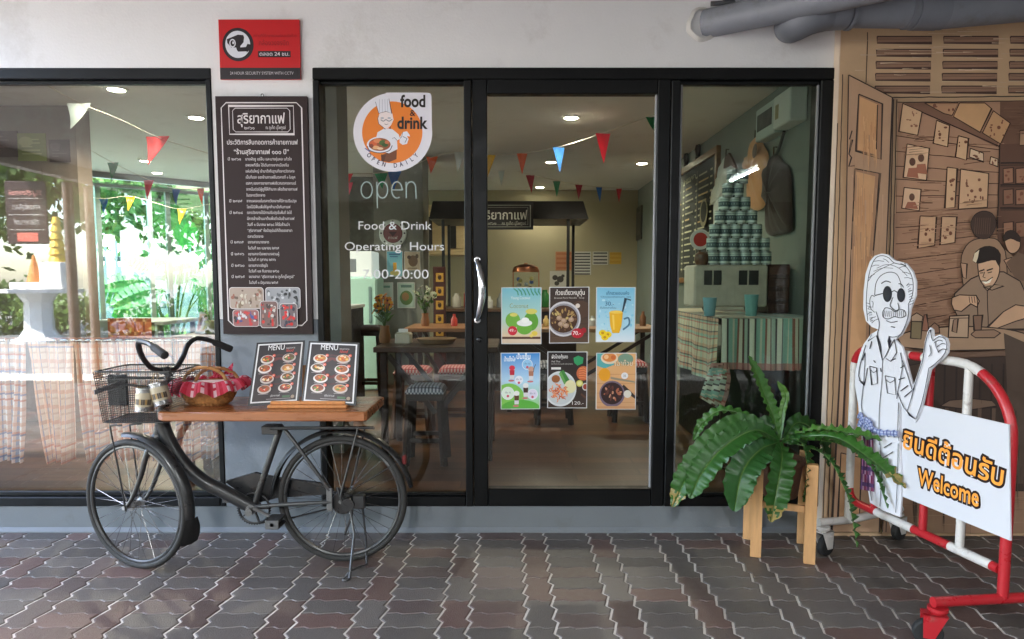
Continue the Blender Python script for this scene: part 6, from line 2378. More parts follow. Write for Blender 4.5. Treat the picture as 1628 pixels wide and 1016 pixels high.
def flower_vase(c, label, petals, hgt, seed, group=None):
    rn = random.Random(seed)
    t = thing("flower_vase", c, label, "vase", group)
    MB((140, 96, 60)).lathe([(.001, 0), (.035, 0), (.042, .04), (.03, .1), (.034, .12), (.028, .118), (.001, .1)], c, 18).build("vase", PLASTIC, t, smooth=40)
    st = MB((70, 100, 44))
    fl = MB()
    for k in range(9):
        e = c + Vector((rn.uniform(-.09, .09), rn.uniform(-.06, .06), hgt * rn.uniform(.7, 1.1)))
        st.tube([c + Vector((0, 0, .1)), (c + e) / 2 + Vector((0, 0, .08)), e], .003, 5)
        d = Vector((rn.uniform(-1, 1), rn.uniform(-1.2, 0), .5)).normalized()
        u = d.orthogonal().normalized(); v = d.cross(u)
        for q in range(10):
            a_ = q * .628
            w_ = u * math.cos(a_) + v * math.sin(a_)
            w2 = u * math.cos(a_ + .9) + v * math.sin(a_ + .9)
            fl.color(rn.choice(petals)).add([e, e + w_ * .028 + d * .004, e + (w_ + w2) * .021, e + w2 * .028 + d * .004], [(0, 1, 2, 3)])
        fl.color((90, 56, 30)).ball(e, .009, 4)
        st.color((76, 112, 52))
        for q in range(3):
            b_ = c.lerp(e, rn.uniform(.5, .9))
            st.add([b_, b_ + Vector((rn.uniform(-.04, .04), rn.uniform(-.03, .03), .02)), b_ + Vector((rn.uniform(-.06, .06), rn.uniform(-.05, .05), .05))], [(0, 1, 2)])
    st.build("stem", FOLI, t)
    fl.build("blossom", FOLI, t)
c = at(612, 545, 1.3); c.z = .8855
flower_vase(c, "vase of yellow flowers on the left end of the dark table", [(236, 186, 40), (226, 160, 40), (206, 120, 60)], .3, 3)
c = at(676, 520, 2.9); c.z = .9005
flower_vase(c, "vase of small white flowers on the brown table before the stall", [(214, 216, 196), (190, 200, 170)], .34, 5)
# dark wooden chair further left, dark counter and the aqua cold cabinet
c = at(588, 560, 2.9)
stool("dark_stool", "tall dark wooden stool in front of the aqua cabinet", (c.x, 2.9), .24, .74, [(60, 42, 34), (54, 38, 30), (48, 34, 28)], (48, 34, 28))
p0, p1 = at(516, 543, 2.4), at(558, 488, 2.4)
t = thing("black_counter", ((p0.x + p1.x) / 2, 2.6, FLZ), "black counter with a pale top seen at the left edge of the glass front", "counter")
MB((34, 34, 36)).bbox((p0.x - .2, 2.4, FLZ), (p1.x, 2.9, p1.z - .02), .006).build("body", DKWOOD, t)
MB((190, 196, 194)).bbox((p0.x - .22, 2.38, p1.z - .0195), (p1.x + .01, 2.92, p1.z + .01), .004).build("counter_top", PLASTIC, t)
p0, p1 = at(543, 600, 4.0), at(599, 441, 4.0)
t = thing("cold_cabinet", ((p0.x + p1.x) / 2, 4.2, FLZ), "aqua green cold cabinet with a white upper box beside the concrete pillar", "cabinet")
MB((190, 236, 224)).bbox((p0.x, 4.0, FLZ), (p1.x, 4.5, p1.z), .02).build("cabinet_body", PLASTIC, t)
z_ = at(570, 399, 4.0).z
MB((238, 244, 244)).bbox((p0.x + .01, 4.02, p1.z + .0005), (p1.x - .05, 4.45, z_), .01).build("upper_box", emit("cabinet_header_glow", (.86, 1, .96), .03), t)  # faint emission added to brighten the white upper box
mb = MB((120, 150, 150))
mb.bbox((p1.x - .09, 3.985, p1.z - .5), (p1.x - .06, 3.9995, p1.z - .1), .004)
mb.color((140, 150, 160)).bbox((p0.x + .1, 4.015, p1.z + .06), (p0.x + .18, 4.0195, p1.z + .2), .002)
mb.build("handle", PLASTIC, t)
# posters and the round sign on the pillar
def wallposter(name, label, cat, x0, y0, x1, y1, Y, draw, base=(206, 206, 200), group=None, depth=.004):
    a_, b_ = at(x0, y1, Y), at(x1, y0, Y)
    t = thing(name, ((a_.x + b_.x) / 2, Y, a_.z), label, cat, group)
    board("sheet", [(a_.x, Y, a_.z), (b_.x, Y, a_.z), (b_.x, Y, b_.z), (a_.x, Y, b_.z)], depth, base, PRINT, t)
    ar = Art(lambda u, v, l: Vector((a_.x + (b_.x - a_.x) * u, Y - l, b_.z - (b_.z - a_.z) * v)), step=.00015, start=.001)
    ar.clip = (0, 0, 1, 1)
    draw(ar)
    ar.mb.build("print", PRINT, t)
YPL = 4.39
def d_blue(a):
    a.rect(.03, .02, .97, .98, (96, 170, 196), (150, 206, 214))
    a.rect(.4, .45, .62, .8, (230, 170, 50))
    a.ell(.5, .86, .3, .1, (226, 206, 120))
    a.rect(.15, .1, .85, .16, (60, 110, 150))
    a.rect(.2, .2, .7, .24, (60, 110, 150))
def d_beige(a):
    a.rect(.03, .02, .97, .98, (176, 160, 136))
    a.ell(.55, .5, .3, .3, (110, 84, 60))
    a.ell(.3, .3, .12, .1, (80, 60, 46))
    a.ell(.8, .25, .1, .12, (90, 70, 50))
    a.rect(.2, .86, .8, .9, (100, 80, 60))
def d_orange(a):
    a.rect(.04, .03, .96, .97, (190, 206, 200))
    a.ell(.5, .72, .24, .2, (236, 160, 40))
    a.rect(.2, .12, .8, .2, (110, 150, 140))
def d_green(a):
    a.rect(.04, .03, .96, .97, (170, 190, 176))
    a.ell(.5, .6, .36, .28, (90, 120, 60))
    a.ell(.45, .55, .2, .16, (150, 110, 60))
    a.rect(.2, .1, .8, .2, (90, 120, 110))
wallposter("wall_poster", "blue poster with a yellow drink on the concrete pillar", "poster", 615, 399, 640, 440, YPL, d_blue)
wallposter("wall_poster", "beige poster of dark dishes on the concrete pillar", "poster", 643, 400, 668, 430, YPL, d_beige)
wallposter("wall_poster", "pale poster with an orange, low on the concrete pillar", "poster", 601, 449, 625, 492, YPL, d_orange)
wallposter("wall_poster", "grey green poster of a green dish, low on the concrete pillar", "poster", 632, 449, 660, 490, YPL, d_green)
c = at(625, 371, YPL)
t = thing("round_sign", c, "round white and dark red coffee sign on the concrete pillar behind the lettering", "sign")
rs = at(647, 371, YPL).x - c.x
MB((190, 198, 192)).lathe([(rs, 0), (rs, .015), (rs * .97, .02), (.001, .02)], Vector((c.x, YPL, c.z)), 40, axis=(0, -1, 0)).build("disc", PLASTIC, t, smooth=30)
ar = Art(lambda u, v, l: Vector((c.x + u * rs, YPL - .0205 - l, c.z - v * rs)), step=.00015)
ar.ell(0, 0, .7, .7, (96, 46, 50), 36)
ar.ell(0, 0, .64, .64, (118, 62, 64), 36)
ar.poly([(-.3, -.1), (.3, -.1), (0, .25)], (70, 34, 40))
ar.text("กาแฟ", 0, .42, .3, (206, 196, 190), asp=-1)
for k in range(8):
    t_ = k * .785
    ar.ell(.84 * math.cos(t_), .84 * math.sin(t_), .07, .07, (70, 66, 66), 10)
ar.mb.build("sign_print", PRINT, t)

# ---- the black roofed coffee stall with its sign
SY0, SY1 = 3.95, 4.9
sx0, sx1 = at(682, 340, SY0).x, at(936, 340, SY0).x
szb, szt = at(800, 348, SY0).z, at(800, 318, SY0).z
t = thing("coffee_stall", ((sx0 + sx1) / 2, (SY0 + SY1) / 2, FLZ), "coffee stall with black roof on thin dark posts in the middle of the cafe", "stall")
mb = MB((26, 25, 26))
mb.add([(sx0, SY0, szb), (sx1, SY0, szb), (sx1, SY1, szb), (sx0, SY1, szb), (sx0 + .03, SY0 + .1, szt), (sx1 - .05, SY0 + .1, szt), (sx1 - .05, SY1 - .1, szt), (sx0 + .03, SY1 - .1, szt)],
       [(0, 3, 2, 1), (4, 5, 6, 7), (0, 1, 5, 4), (1, 2, 6, 5), (2, 3, 7, 6), (3, 0, 4, 7)])
mb.build("roof", DKWOOD, t)
for px in (705, 714, 903, 911):
    for y in ((SY0 + .06,) if px in (705, 903) else (SY1 - .12,)):
        x = at(px, 420, y).x
        MB((28, 26, 25)).bbox((x - .016, y - .016, 1.02), (x + .016, y + .016, szb - .0005), .003).build("post", DKWOOD, t)
MB((44, 34, 28)).bbox((sx0 + .08, SY0 + .02, FLZ), (sx1 - .12, SY1 - .08, .985), .006).build("counter", DKWOOD, t)
MB((92, 66, 46)).bbox((sx0 + .04, SY0 - .02, .986), (sx1 - .08, SY1 - .04, 1.0195), .006).build("counter_top", DKWOOD, t)
YSG = SY0 - .06
def d_stall(a):
    a.rect(0, 0, 1, 1, (36, 32, 33))
    for ins, w_ in ((.05, .02), (.09, .01)):
        a.stroke([(ins, ins * 2), (1 - ins, ins * 2), (1 - ins, 1 - ins * 2), (ins, 1 - ins * 2)], w_, (150, 150, 140), closed=True)
    a.text("สุริยากาแฟ", .5, .62, .24, (206, 206, 196), asp=-1.9, width=.8, bold=.01)
    a.text("๒๔๖๑", .3, .82, .08, (190, 190, 180), asp=-1.9)
    a.text("ณ ภูเก็ต ปู่ไพฑูรย์", .68, .82, .08, (190, 190, 180), asp=-1.9, width=.4)
wallposter("stall_sign", "dark sign with white coffee shop name hung on the stall roof", "sign", 752, 322, 848, 365, YSG, d_stall, (40, 36, 36), depth=.02)
# copper and glass dispenser on the stall counter
c = at(836, 457, 4.35); c.z = 1.0195
t = thing("glass_dispenser", c, "copper framed glass dispenser on the stall counter above the coconut poster", "dispenser")
hh = at(836, 414, 4.35).z - c.z
w2 = (at(857, 440, 4.35).x - at(815, 440, 4.35).x) / 2
COP = vc("copper", .28, metal=1.0)
mb = MB((196, 130, 96))
mb.bbox((c.x - w2, c.y - .1, c.z), (c.x + w2, c.y + .1, c.z + .05), .01)
for s_ in (-1, 1):
    mb.bbox((c.x + s_ * w2 - .012 * (s_ > 0), c.y - .1, c.z + .0505), (c.x + s_ * w2 + .012 * (s_ < 0), c.y - .085, c.z + hh * .75), .003)
mb.lathe([(w2 * 1.02, 0), (w2 * 1.02, .02), (w2 * .9, .06), (w2 * .5, .085), (.02, .09), (.02, .105), (.001, .105)], (c.x, c.y, c.z + hh * .75), 24, sy=.7)
mb.build("copper_frame", COP, t, smooth=40)
mb = MB().box((c.x - w2 + .014, c.y - .084, c.z + .051), (c.x + w2 - .014, c.y + .09, c.z + hh * .75 - .001)).build("glass_body", THINGLASS, t)
mb = MB()
rn = random.Random(4)
for k in range(16):
    mb.color(rn.choice([(90, 120, 190), (210, 196, 120), (190, 200, 206), (120, 90, 60), (206, 150, 90)]))
    mb.ball((c.x + rn.uniform(-.8, .8) * (w2 - .03), c.y + rn.uniform(-.06, .06), c.z + .075 + rn.uniform(0, hh * .5)), .024, 6)
mb.build("contents", PLASTIC, t)
for k, (px, col, h_, lab) in enumerate(((866, (60, 140, 70), .2, "green jar on the stall counter right of the copper dispenser"), (744, (150, 60, 40), .22, "brown bottle on the stall counter left of the hanging sign"), (726, (196, 190, 176), .16, "white jar on the stall counter near the left posts"))):
    c = at(px, 470, 4.5); c.z = 1.0195
    lathe_thing("counter_jar", lab, "jar", c, [(.001, 0), (.045, 0), (.05, .01), (.05, h_ * .7), (.03, h_ * .85), (.03, h_), (.001, h_)], col, PLASTIC)
for k, (px, py, Y, z_, r_, h_, col, lab) in enumerate(((852, 515, 3.0, .8905, .03, .12, (206, 60, 50), "red sauce bottle on the long back table above the coconut poster's edge"), (868, 515, 3.05, .8905, .028, .1, (214, 190, 120), "yellow sauce bottle on the long back table beside the red bottle"), (942, 515, 3.0, .8905, .035, .1, (190, 196, 196), "steel tin on the long back table between the posters"), (1022, 512, 3.1, .8905, .03, .14, (120, 80, 50), "brown bottle on the long back table near the door's right edge"), (722, 515, 2.9, .9005, .03, .11, (200, 70, 60), "red sauce bottle on the brown table before the stall"), (778, 470, 4.3, 1.0195, .04, .13, (220, 220, 214), "white mug on the stall counter by the door handle"), (796, 470, 4.4, 1.0195, .045, .16, (150, 156, 156), "steel pot on the stall counter right of the white mug"))):
    c = at(px, py, Y); c.z = z_
    lathe_thing("table_jar", lab, "jar", c, [(.001, 0), (r_, 0), (r_ * 1.05, .01), (r_ * 1.02, h_ * .6), (r_ * .5, h_ * .78), (r_ * .45, h_), (.001, h_)], col, PLASTIC)
# carved dark wooden rack with gilt pictures
YRK = 3.5
p0, p1 = at(689, 536, YRK), at(708, 424, YRK)
t = thing("picture_rack", ((p0.x + p1.x) / 2, YRK, FLZ), "narrow dark red wooden rack with gold pictures left of the door", "rack")
MB((72, 34, 26)).bbox((p0.x, YRK, FLZ), (p1.x, YRK + .04, p1.z), .005).build("rack_panel", DKWOOD, t)
for k, y in enumerate((434, 456, 478, 500, 520)):
    q0, q1 = at(693, y + 14, YRK), at(705, y, YRK)
    ar = Art(lambda u, v, l: Vector((q0.x + (q1.x - q0.x) * u, YRK - .002 - l, q1.z - (q1.z - q0.z) * v)), step=.0004)
    ar.rect(0, 0, 1, 1, (206, 160, 70))
    ar.ell(.5, .5, .25, .3, (60, 40, 26), 10)
    ar.ell(.4, .25, .15, .12, (150, 110, 50), 8)
    ar.mb.build("gilt_picture", PRINT, t)
# cream slatted cabinet with dark windows behind the stall
YSC = 6.15
p0, p1 = at(668, 407, YSC), at(752, 328, YSC)
t = thing("slatted_cabinet", ((p0.x + p1.x) / 2, YSC, p0.z), "cream slatted wall cabinet with dark openings behind the stall posts", "cabinet")
mb = MB((216, 196, 152))
mb.bbox((p0.x, YSC - .2, p0.z), (p1.x, YSC, p1.z), .004)
for k in range(16):
    z = p0.z + (p1.z - p0.z) * (k + .5) / 16
    mb.bbox((p0.x + .005, YSC - .208, z - .012), (p1.x - .005, YSC - .2005, z + .01), .002)
mb.build("cabinet_body", PLASTIC, t)
for a_, b_ in ((677, 687), (716, 725)):
    q0, q1 = at(a_, 395, YSC - .21), at(b_, 345, YSC - .21)
    MB((38, 36, 34)).bbox((q0.x, YSC - .216, q0.z), (q1.x, YSC - .2085, q1.z), .002).build("dark_opening", DKWOOD, t)
# papers on the back wall
def d_lines(n, c_, bgc):
    def f(a):
        a.rect(0, 0, 1, 1, bgc)
        for k in range(n):
            a.rect(.06, .06 + k / n, .94, .06 + (k + .45) / n, c_)
    return f
YW = YB - .004
wallposter("wall_notice", "rust coloured notice on the cream back wall", "notice", 883, 400, 910, 430, YW, d_lines(4, (176, 110, 76), (190, 132, 96)), group="notices on the back wall")
wallposter("wall_notice", "large white notice of dark lines on the cream back wall", "notice", 912, 400, 940, 437, YW, d_lines(8, (84, 84, 86), (206, 206, 200)), group="notices on the back wall")
wallposter("wall_notice", "small white notice of dark lines right of the large one", "notice", 942, 400, 967, 421, YW, d_lines(4, (90, 90, 92), (210, 208, 200)), group="notices on the back wall")
wallposter("wall_notice", "yellow notice at the right end of the back wall", "notice", 969, 401, 988, 420, YW, d_lines(3, (196, 150, 50), (206, 166, 66)), group="notices on the back wall")
def d_bw(a):
    a.rect(0, 0, 1, 1, (196, 194, 186))
    for u, v, r_ in ((.3, .4, .16), (.6, .5, .2), (.75, .3, .1), (.4, .75, .14)):
        a.ell(u, v, r_, r_, (70, 66, 62), 12)
wallposter("wall_notice", "black and white picture below the notices on the back wall", "notice", 874, 431, 902, 457, YW, d_bw, group="notices on the back wall")

# ---- right wall: chalkboard, clothes, boxes
XW = XRW - .012
def onw(px, py, off=0.):
    return onx(px, py, XRW - off)
q = [onw(1070, 442), onw(1139, 430), onw(1139, 247), onw(1070, 287)]
y_a, y_b = q[1].y, q[0].y
z_a, z_b = q[0].z, q[2].z
t = thing("chalkboard_menu", (XRW, (y_a + y_b) / 2, z_a), "large black chalkboard menu in a wooden frame on the right wall", "chalkboard")
mb = MB((40, 42, 38))
mb.box((XRW - .02, y_a, z_a), (XRW - .0005, y_b, z_b))
mb.build("board", vc("chalkboard", .8, nscale=5, namt=.3), t)
mb = MB((124, 84, 46))
for a_, b_ in (((y_a - .06, z_a - .06), (y_b + .06, z_a)), ((y_a - .06, z_b), (y_b + .06, z_b + .07)), ((y_a - .06, z_a), (y_a, z_b)), ((y_b, z_a), (y_b + .06, z_b))):
    mb.bbox((XRW - .045, a_[0], a_[1]), (XRW - .001, b_[0], b_[1]), .004)
mb.build("board_frame", DKWOOD, t)
ar = Art(lambda u, v, l: Vector((XRW - .0205 - l, y_b + (y_a - y_b) * u, z_b + (z_a - z_b) * v)), step=.0003, start=.001)
CH = (196, 190, 160)
rn = random.Random(31)
for col_ in range(3):
    for k in range(15):
        u = .05 + col_ * .32
        v = .1 + k * .058
        ar.rect(u, v, u + rn.uniform(.1, .2), v + .014, rn.choice([CH, (170, 164, 140), (190, 160, 110)]))
        ar.rect(u + .23, v, u + .27, v + .016, CH)
ar.text("MENU", .5, .075, .1, CH, asp=.5 * -1 * -1 * 1.0)
for u in (.345, .665):
    ar.rect(u, .06, u + .006, .95, (150, 146, 124))
ar.ell(.82, .45, .08, .12, (150, 140, 110), 14)
ar.ell(.82, .44, .06, .09, (50, 50, 44), 14)
ar.mb.build("chalk_writing", vc("chalk", .9), t)
# the "MENU" heading runs along the wall; small figures stand on the frame
def figurine(y, lab, seed):
    rn = random.Random(seed)
    z = z_b + .0705
    x = XRW - .024
    mb = MB((42, 32, 26))
    mb.lathe([(.03, 0), (.03, .012), (.02, .02)], (x, y, z), 12)
    mb.tube([(x, y, z + .02), (x, y + .01, z + .1), (x, y, z + .17)], [.02, .034, .016], 10)
    mb.ball((x, y, z + .2), .024, 7)
    mb.tube([(x, y + .02, z + .15), (x, y + .07, z + .12), (x, y + .09, z + .17 + .03 * seed)], .009, 7)
    mb.tube([(x, y - .02, z + .15), (x, y - .07, z + .11), (x, y - .05, z + .06)], .009, 7)
    o = mb.build("figurine", vc("bronze", .4, metal=.6), None, smooth=50, origin=(x, y, z))
    tag(o, lab, "figurine", "figurines on the chalkboard frame")
figurine(onw(1094, 270).y, "dark figurine with raised arm on the left of the chalkboard frame", 1)
figurine(onw(1113, 262).y, "tall dark figurine near the right corner of the chalkboard frame", -1)
# garments on the wall: outlines in photo positions, given thickness
def garment(name, label, pts, col, th, seed, cat="garment", extra=None):
    P = [onw(px, py, .02) for px, py in pts]
    P = cr(P, 4, True)
    c = sum(P, Vector()) / len(P)
    t = thing(name, Vector((XRW, c.y, min(p.z for p in P))), label, cat, "clothes hung on the right wall")
    mb = MB(col)
    rows = []
    rn = random.Random(seed)
    for k in range(7):
        s_ = 1 - (k / 6) ** 2 * .98
        rows.append([Vector((XRW - .018 - th * math.sin(k / 6 * 1.57) - (.012 * math.sin(p.y * 45 + seed) * (k > 1)), c.y + (p.y - c.y) * s_, c.z + (p.z - c.z) * s_)) for p in P])
    mb.grid(rows, closed=True)
    mb.build("cloth", CLOTH, t, smooth=70)
    mb = MB((90, 70, 50))
    top = max(P, key=lambda p: p.z)
    mb.tube([(XRW - .005, top.y, top.z + .05), (XRW - .03, top.y, top.z + .05), (XRW - .03, top.y, top.z - .02)], .006, 6)
    mb.build("hook", CHROME, t)
    if extra:
        extra(t)
def ex_white(t):
    q = [onw(*p, .085) for p in ((1150, 268), (1152, 250), (1158, 243), (1163, 252), (1170, 268), (1160, 262))]
    MB((84, 56, 42)).poly3(q, .02, (1, 0, 0)).build("brown_scarf", CLOTH, t)
garment("white_robe", "white robe with a brown scarf hung left of the tan shirt", [(1158, 246), (1166, 262), (1176, 290), (1172, 330), (1168, 380), (1150, 385), (1136, 378), (1140, 330), (1130, 322), (1142, 282), (1150, 256)], (206, 206, 200), .06, 1, extra=ex_white)
def ex_tan(t):
    c_ = onw(1199, 240, .088)
    MB((84, 62, 50)).lathe([(.001, .0), (.035, .0), (.05, -.004)], c_, 16, axis=(-1, 0, 0), sy=1.2).build("round_patch", CLOTH, t)
garment("tan_shirt", "tan orange shirt with dark round patch hung between robe and dark coat", [(1206, 217), (1216, 234), (1222, 250), (1221, 300), (1214, 330), (1196, 332), (1192, 300), (1186, 280), (1183, 258), (1196, 240), (1200, 222)], (206, 150, 106), .06, 2, extra=ex_tan)
garment("dark_coat", "long dark brown coat hung nearest the glass on the right wall", [(1234, 244), (1246, 258), (1257, 272), (1260, 330), (1259, 366), (1240, 372), (1222, 372), (1222, 330), (1214, 300), (1218, 270), (1228, 254)], (62, 46, 42), .07, 3)
MBX = [onw(1256, 200), onw(1284, 150)]
t = thing("electrical_box", (XRW, MBX[0].y, MBX[0].z), "white electrical box with conduit high on the right wall", "electrical box")
ya_, yb_ = onw(1284, 180).y, onw(1256, 180).y
z0_, z1_ = onw(1262, 203).z, onw(1262, 152).z
MB((206, 212, 206)).bbox((XRW - .12, ya_, z0_), (XRW - .0005, yb_, z1_), .008).build("box_body", PLASTIC, t)
MB((150, 140, 100)).bbox((XRW - .122, yb_ - .1, z0_ + .06), (XRW - .1205, yb_ - .04, z0_ + .16), .0005).build("sticker", PRINT, t)
MB((70, 74, 74)).tube(cr([(XRW - .03, yb_ + .02, z0_ - .005), (XRW - .03, yb_ + .12, z0_ - .12), (XRW - .03, yb_ + .3, z0_ - .22), (XRW - .03, yb_ + .34, z0_ - .36)], 4), .012, 8).build("cable", RUBBER, t, smooth=50)
ya2, yb2 = onw(1253, 190).y, onw(1222, 190).y
z2, z3 = onw(1238, 218).z, onw(1238, 166).z
t = thing("ventilation_unit", (XRW, (ya2 + yb2) / 2, z2), "pale ventilation unit with dark grille beside the white electrical box", "ventilation unit")
MB((176, 190, 186)).bbox((XRW - .1, ya2 + .005, z2), (XRW - .0005, yb2, z3), .008).build("casing", PLASTIC, t)
MB((46, 52, 52)).bbox((XRW - .104, ya2 + .05, z2 + .07), (XRW - .1005, yb2 - .04, z3 - .05), .002).build("grille", PLASTIC, t)
mb = MB((150, 160, 158))
mb.tube([onw(1204, 138, .05), onw(1220, 128, .05)], .04, 12)
mb.tube([onw(1262, 150, .04), onw(1275, 128, .04), onw(1296, 118, .04)], .03, 10)
o = mb.build("wall_pipe", PVC, None, smooth=40)
tag(o, "pale pipe elbow at the ceiling above the ventilation unit", "pipe")
q = (onw(1006, 385), onw(1022, 326))
t = thing("dark_picture", (XRW, q[0].y, q[0].z), "tall dark picture on the concrete wall at the door's right edge", "picture")
MB((44, 42, 40)).bbox((XRW - .02, q[1].y, q[0].z), (XRW - .0005, q[0].y, q[1].z), .003).build("panel", DKWOOD, t)
MB((78, 72, 64)).bbox((XRW - .022, q[1].y + .1, q[0].z + .08), (XRW - .0205, q[0].y - .1, q[1].z - .08), .0005).build("picture_sheet", PRINT, t)

# ---- display table with striped cloths, toy bus and the pyramid of tins
TY0, TY1 = .75, 2.3
TX0 = at(1147, 507, TY0).x
TZ = at(1147, 507, TY0).z
t = thing("display_table", ((TX0 + XRW) / 2, TY0, FLZ), "dark display table under striped cloths inside the right pane", "table")
MB((60, 46, 38)).bbox((TX0 + .01, TY0 + .01, TZ - .04), (XRW - .03, TY1, TZ - .004), .004).build("table_top", DKWOOD, t)
for x in (TX0 + .05, XRW - .08):
    for y in (TY0 + .06, TY1 - .06):
        MB((40, 32, 28)).bbox((x - .025, y - .025, FLZ), (x + .025, y + .025, TZ - .0405), .003).build("leg", DKWOOD, t)
MB((26, 24, 24)).bbox((TX0 + .1, TY0 + .35, FLZ), (XRW - .12, TY1 - .1, TZ - .3), .006).build("shade_box", DKWOOD, t)  # dark box standing in for the shade under the table
def stripes(x, seq):
    s_ = sum(w for w, _ in seq)
    x = x % s_
    for w, c_ in seq:
        if x < w:
            return c_
        x -= w
    return seq[-1][1]
SEQ = [(.03, (226, 222, 204)), (.01, (84, 78, 76)), (.028, (146, 182, 168)), (.01, (206, 200, 180)), (.02, (140, 180, 166)), (.014, (150, 96, 82)), (.02, (206, 200, 180)), (.008, (96, 60, 56)), (.024, (170, 186, 170)), (.012, (70, 66, 66))]
cl = thing("striped_cloth", ((TX0 + XRW) / 2, TY0, TZ), "green and cream striped cloth hanging from the front of the display table", "tablecloth", "striped cloths on the display table")
mb = MB()
zb_ = at(1220, 586, TY0).z
nx, nz = 110, 30
rows = []
for j in range(nz + 1):
    v = j / nz
    row = []
    for i in range(nx + 1):
        u = i / nx
        x = TX0 + u * (XRW - .02 - TX0)
        y = TY0 - .008 - .012 * v * (1 + math.sin(u * 30)) - .006 * v * math.sin(u * 71)
        row.append(Vector((x, y, TZ + .002 - (TZ - zb_) * v - .012 * v * math.sin(u * 3))))
    rows.append(row)
top = [[Vector((p.x, TY0 + d, TZ + .002)) for p in rows[0]] for d in (1.0, .5, .004)]
b0 = len(mb.f)
mb.grid(top + rows)
for j in range(len(top) + nz):
    for i in range(nx):
        c_ = stripes(i / nx * (XRW - TX0), SEQ)
        if j > len(top) + nz - 5:
            c_ = tuple(.4 * a_ + .6 * b_ for a_, b_ in zip(c_, (186, 96, 92)))
        mb.c[b0 + j * nx + i] = lin(c_)
mb.build("cloth", CLOTH, cl, smooth=80)
cl = thing("striped_cloth", (TX0, (TY0 + TY1) / 2, TZ), "cream cloth with red and black checks hanging from the display table's left side", "tablecloth", "striped cloths on the display table")
SEQ2 = [(.02, (214, 200, 170)), (.006, (66, 56, 52)), (.022, (206, 150, 120)), (.006, (66, 56, 52)), (.018, (140, 180, 160)), (.01, (190, 90, 80)), (.02, (214, 200, 170))]
mb = MB()
nx, nz = 90, 44
rows = []
for j in range(nz + 1):
    v = j / nz
    row = []
    for i in range(nx + 1):
        u = i / nx
        y = TY0 + .02 + u * (TY1 - TY0)
        ln_ = (.42 - .02 * u) if u > .12 else .36 + .06 * u / .12
        row.append(Vector((TX0 - .012 - .02 * v * (1 + math.sin(u * 26)), y - .04 * v * (1 - u), TZ + .006 - ln_ * v)))
    rows.append(row)
top = [[Vector((TX0 + d, p.y, TZ + .006)) for p in rows[0]] for d in (.3, .004)]
b0 = len(mb.f)
mb.grid(top + rows)
for j in range(len(top) + nz):
    for i in range(nx):
        a_ = stripes(j * .0105, SEQ2)
        b_ = stripes(i * .018, SEQ2)
        c_ = tuple(.62 * p + .38 * q for p, q in zip(a_, b_))
        mb.c[b0 + j * nx + i] = lin(c_)
mb.build("cloth", CLOTH, cl, smooth=80)
# corner of the cloth folded down
mb = MB()
F0 = [at(*p, TY0 - .03) for p in ((1131, 578), (1160, 577), (1163, 620), (1148, 655), (1112, 632), (1120, 604))]
rows = []
L_ = [(1131, 577), (1124, 596), (1117, 616), (1112, 632)]
R_ = [(1159, 578), (1162, 602), (1158, 628), (1149, 654)]
for (a0_, b0_), (a1_, b1_) in zip(L_, R_):
    rows.append([at(a0_ + (a1_ - a0_) * k / 12, b0_ + (b1_ - b0_) * k / 12 , TY0 - .03 - .012 * math.sin(k * 1.1)) for k in range(13)])
rr_ = []
for j in range(len(rows) - 1):
    for s_ in range(8):
        rr_.append([p.lerp(q_, s_ / 8) for p, q_ in zip(rows[j], rows[j + 1])])
rr_.append(rows[-1])
b0 = len(mb.f)
mb.grid(rr_)
for j in range(len(rr_) - 1):
    for i in range(12):
        c_ = stripes(j * .0125 + i * .004, SEQ)
        if i > 9 or j < 3:
            c_ = tuple(.4 * a_ + .6 * b_ for a_, b_ in zip(c_, (186, 96, 92)))
        mb.c[b0 + j * 12 + i] = lin(c_)
mb.build("folded_corner", CLOTH, cl, smooth=80)
# toy bus
BY = 1.35
p0, p1 = at(1103, 494, BY), at(1222, 421, BY)
BZ = TZ + .0065
bus = thing("toy_bus", ((p0.x + p1.x) / 2, BY + .12, BZ), "grey white wooden toy bus with dark windows carrying the pyramid of tins", "toy bus")
mb = MB((196, 186, 172))
mb.bbox((p0.x, BY, BZ + .045), (p1.x, BY + .3, p1.z), .012)
for k in range(1, 9):
    x = p0.x + (p1.x - p0.x) * k / 9
    mb.bbox((x - .0015, BY - .002, BZ + .05), (x + .0015, BY - .0005, p1.z - .012), .0004)
mb.build("bus_body", vc("whitewashed_wood", .75, nscale=10, namt=.15), bus)
for a_, b_ in ((1119, 1132), (1134, 1147), (1174, 1188), (1190, 1206)):
    q0, q1 = at(a_, 453, BY), at(b_, 430, BY)
    MB((44, 44, 44)).bbox((q0.x, BY - .006, q0.z), (q1.x, BY - .0025, q1.z), .001).build("bus_window", PLASTIC, bus)
for px in (1128, 1195):
    c = at(px, 488, BY)
    MB((40, 42, 44)).lathe([(.001, -.01), (.03, -.01), (.045, -.006), (.045, .03), (.001, .03)], Vector((c.x, BY + .004, BZ + .045)), 22, axis=(0, 1, 0)).build("bus_wheel", RUBBER, bus, smooth=40)
bx0_, bx1_ = at(1224, 490, BY + .02).x, XRW - .03
q1 = at(1250, 420, BY)
t = thing("dark_crate", ((bx0_ + bx1_) / 2, BY + .1, BZ), "dark brown wooden crate beside the toy bus on the display table", "crate")
mb = MB((66, 40, 34))
mb.bbox((p1.x + .01, BY + .03, BZ), (bx1_, BY + .3, q1.z), .005)
mb.build("crate_body", DKWOOD, t)
mb = MB((80, 50, 42))
for k in range(4):
    z = BZ + (q1.z - BZ) * (k + .5) / 4
    mb.bbox((p1.x + .012, BY + .024, z - .03), (bx1_ - .002, BY + .0295, z + .03), .002)
mb.build("crate_slats", DKWOOD, t)
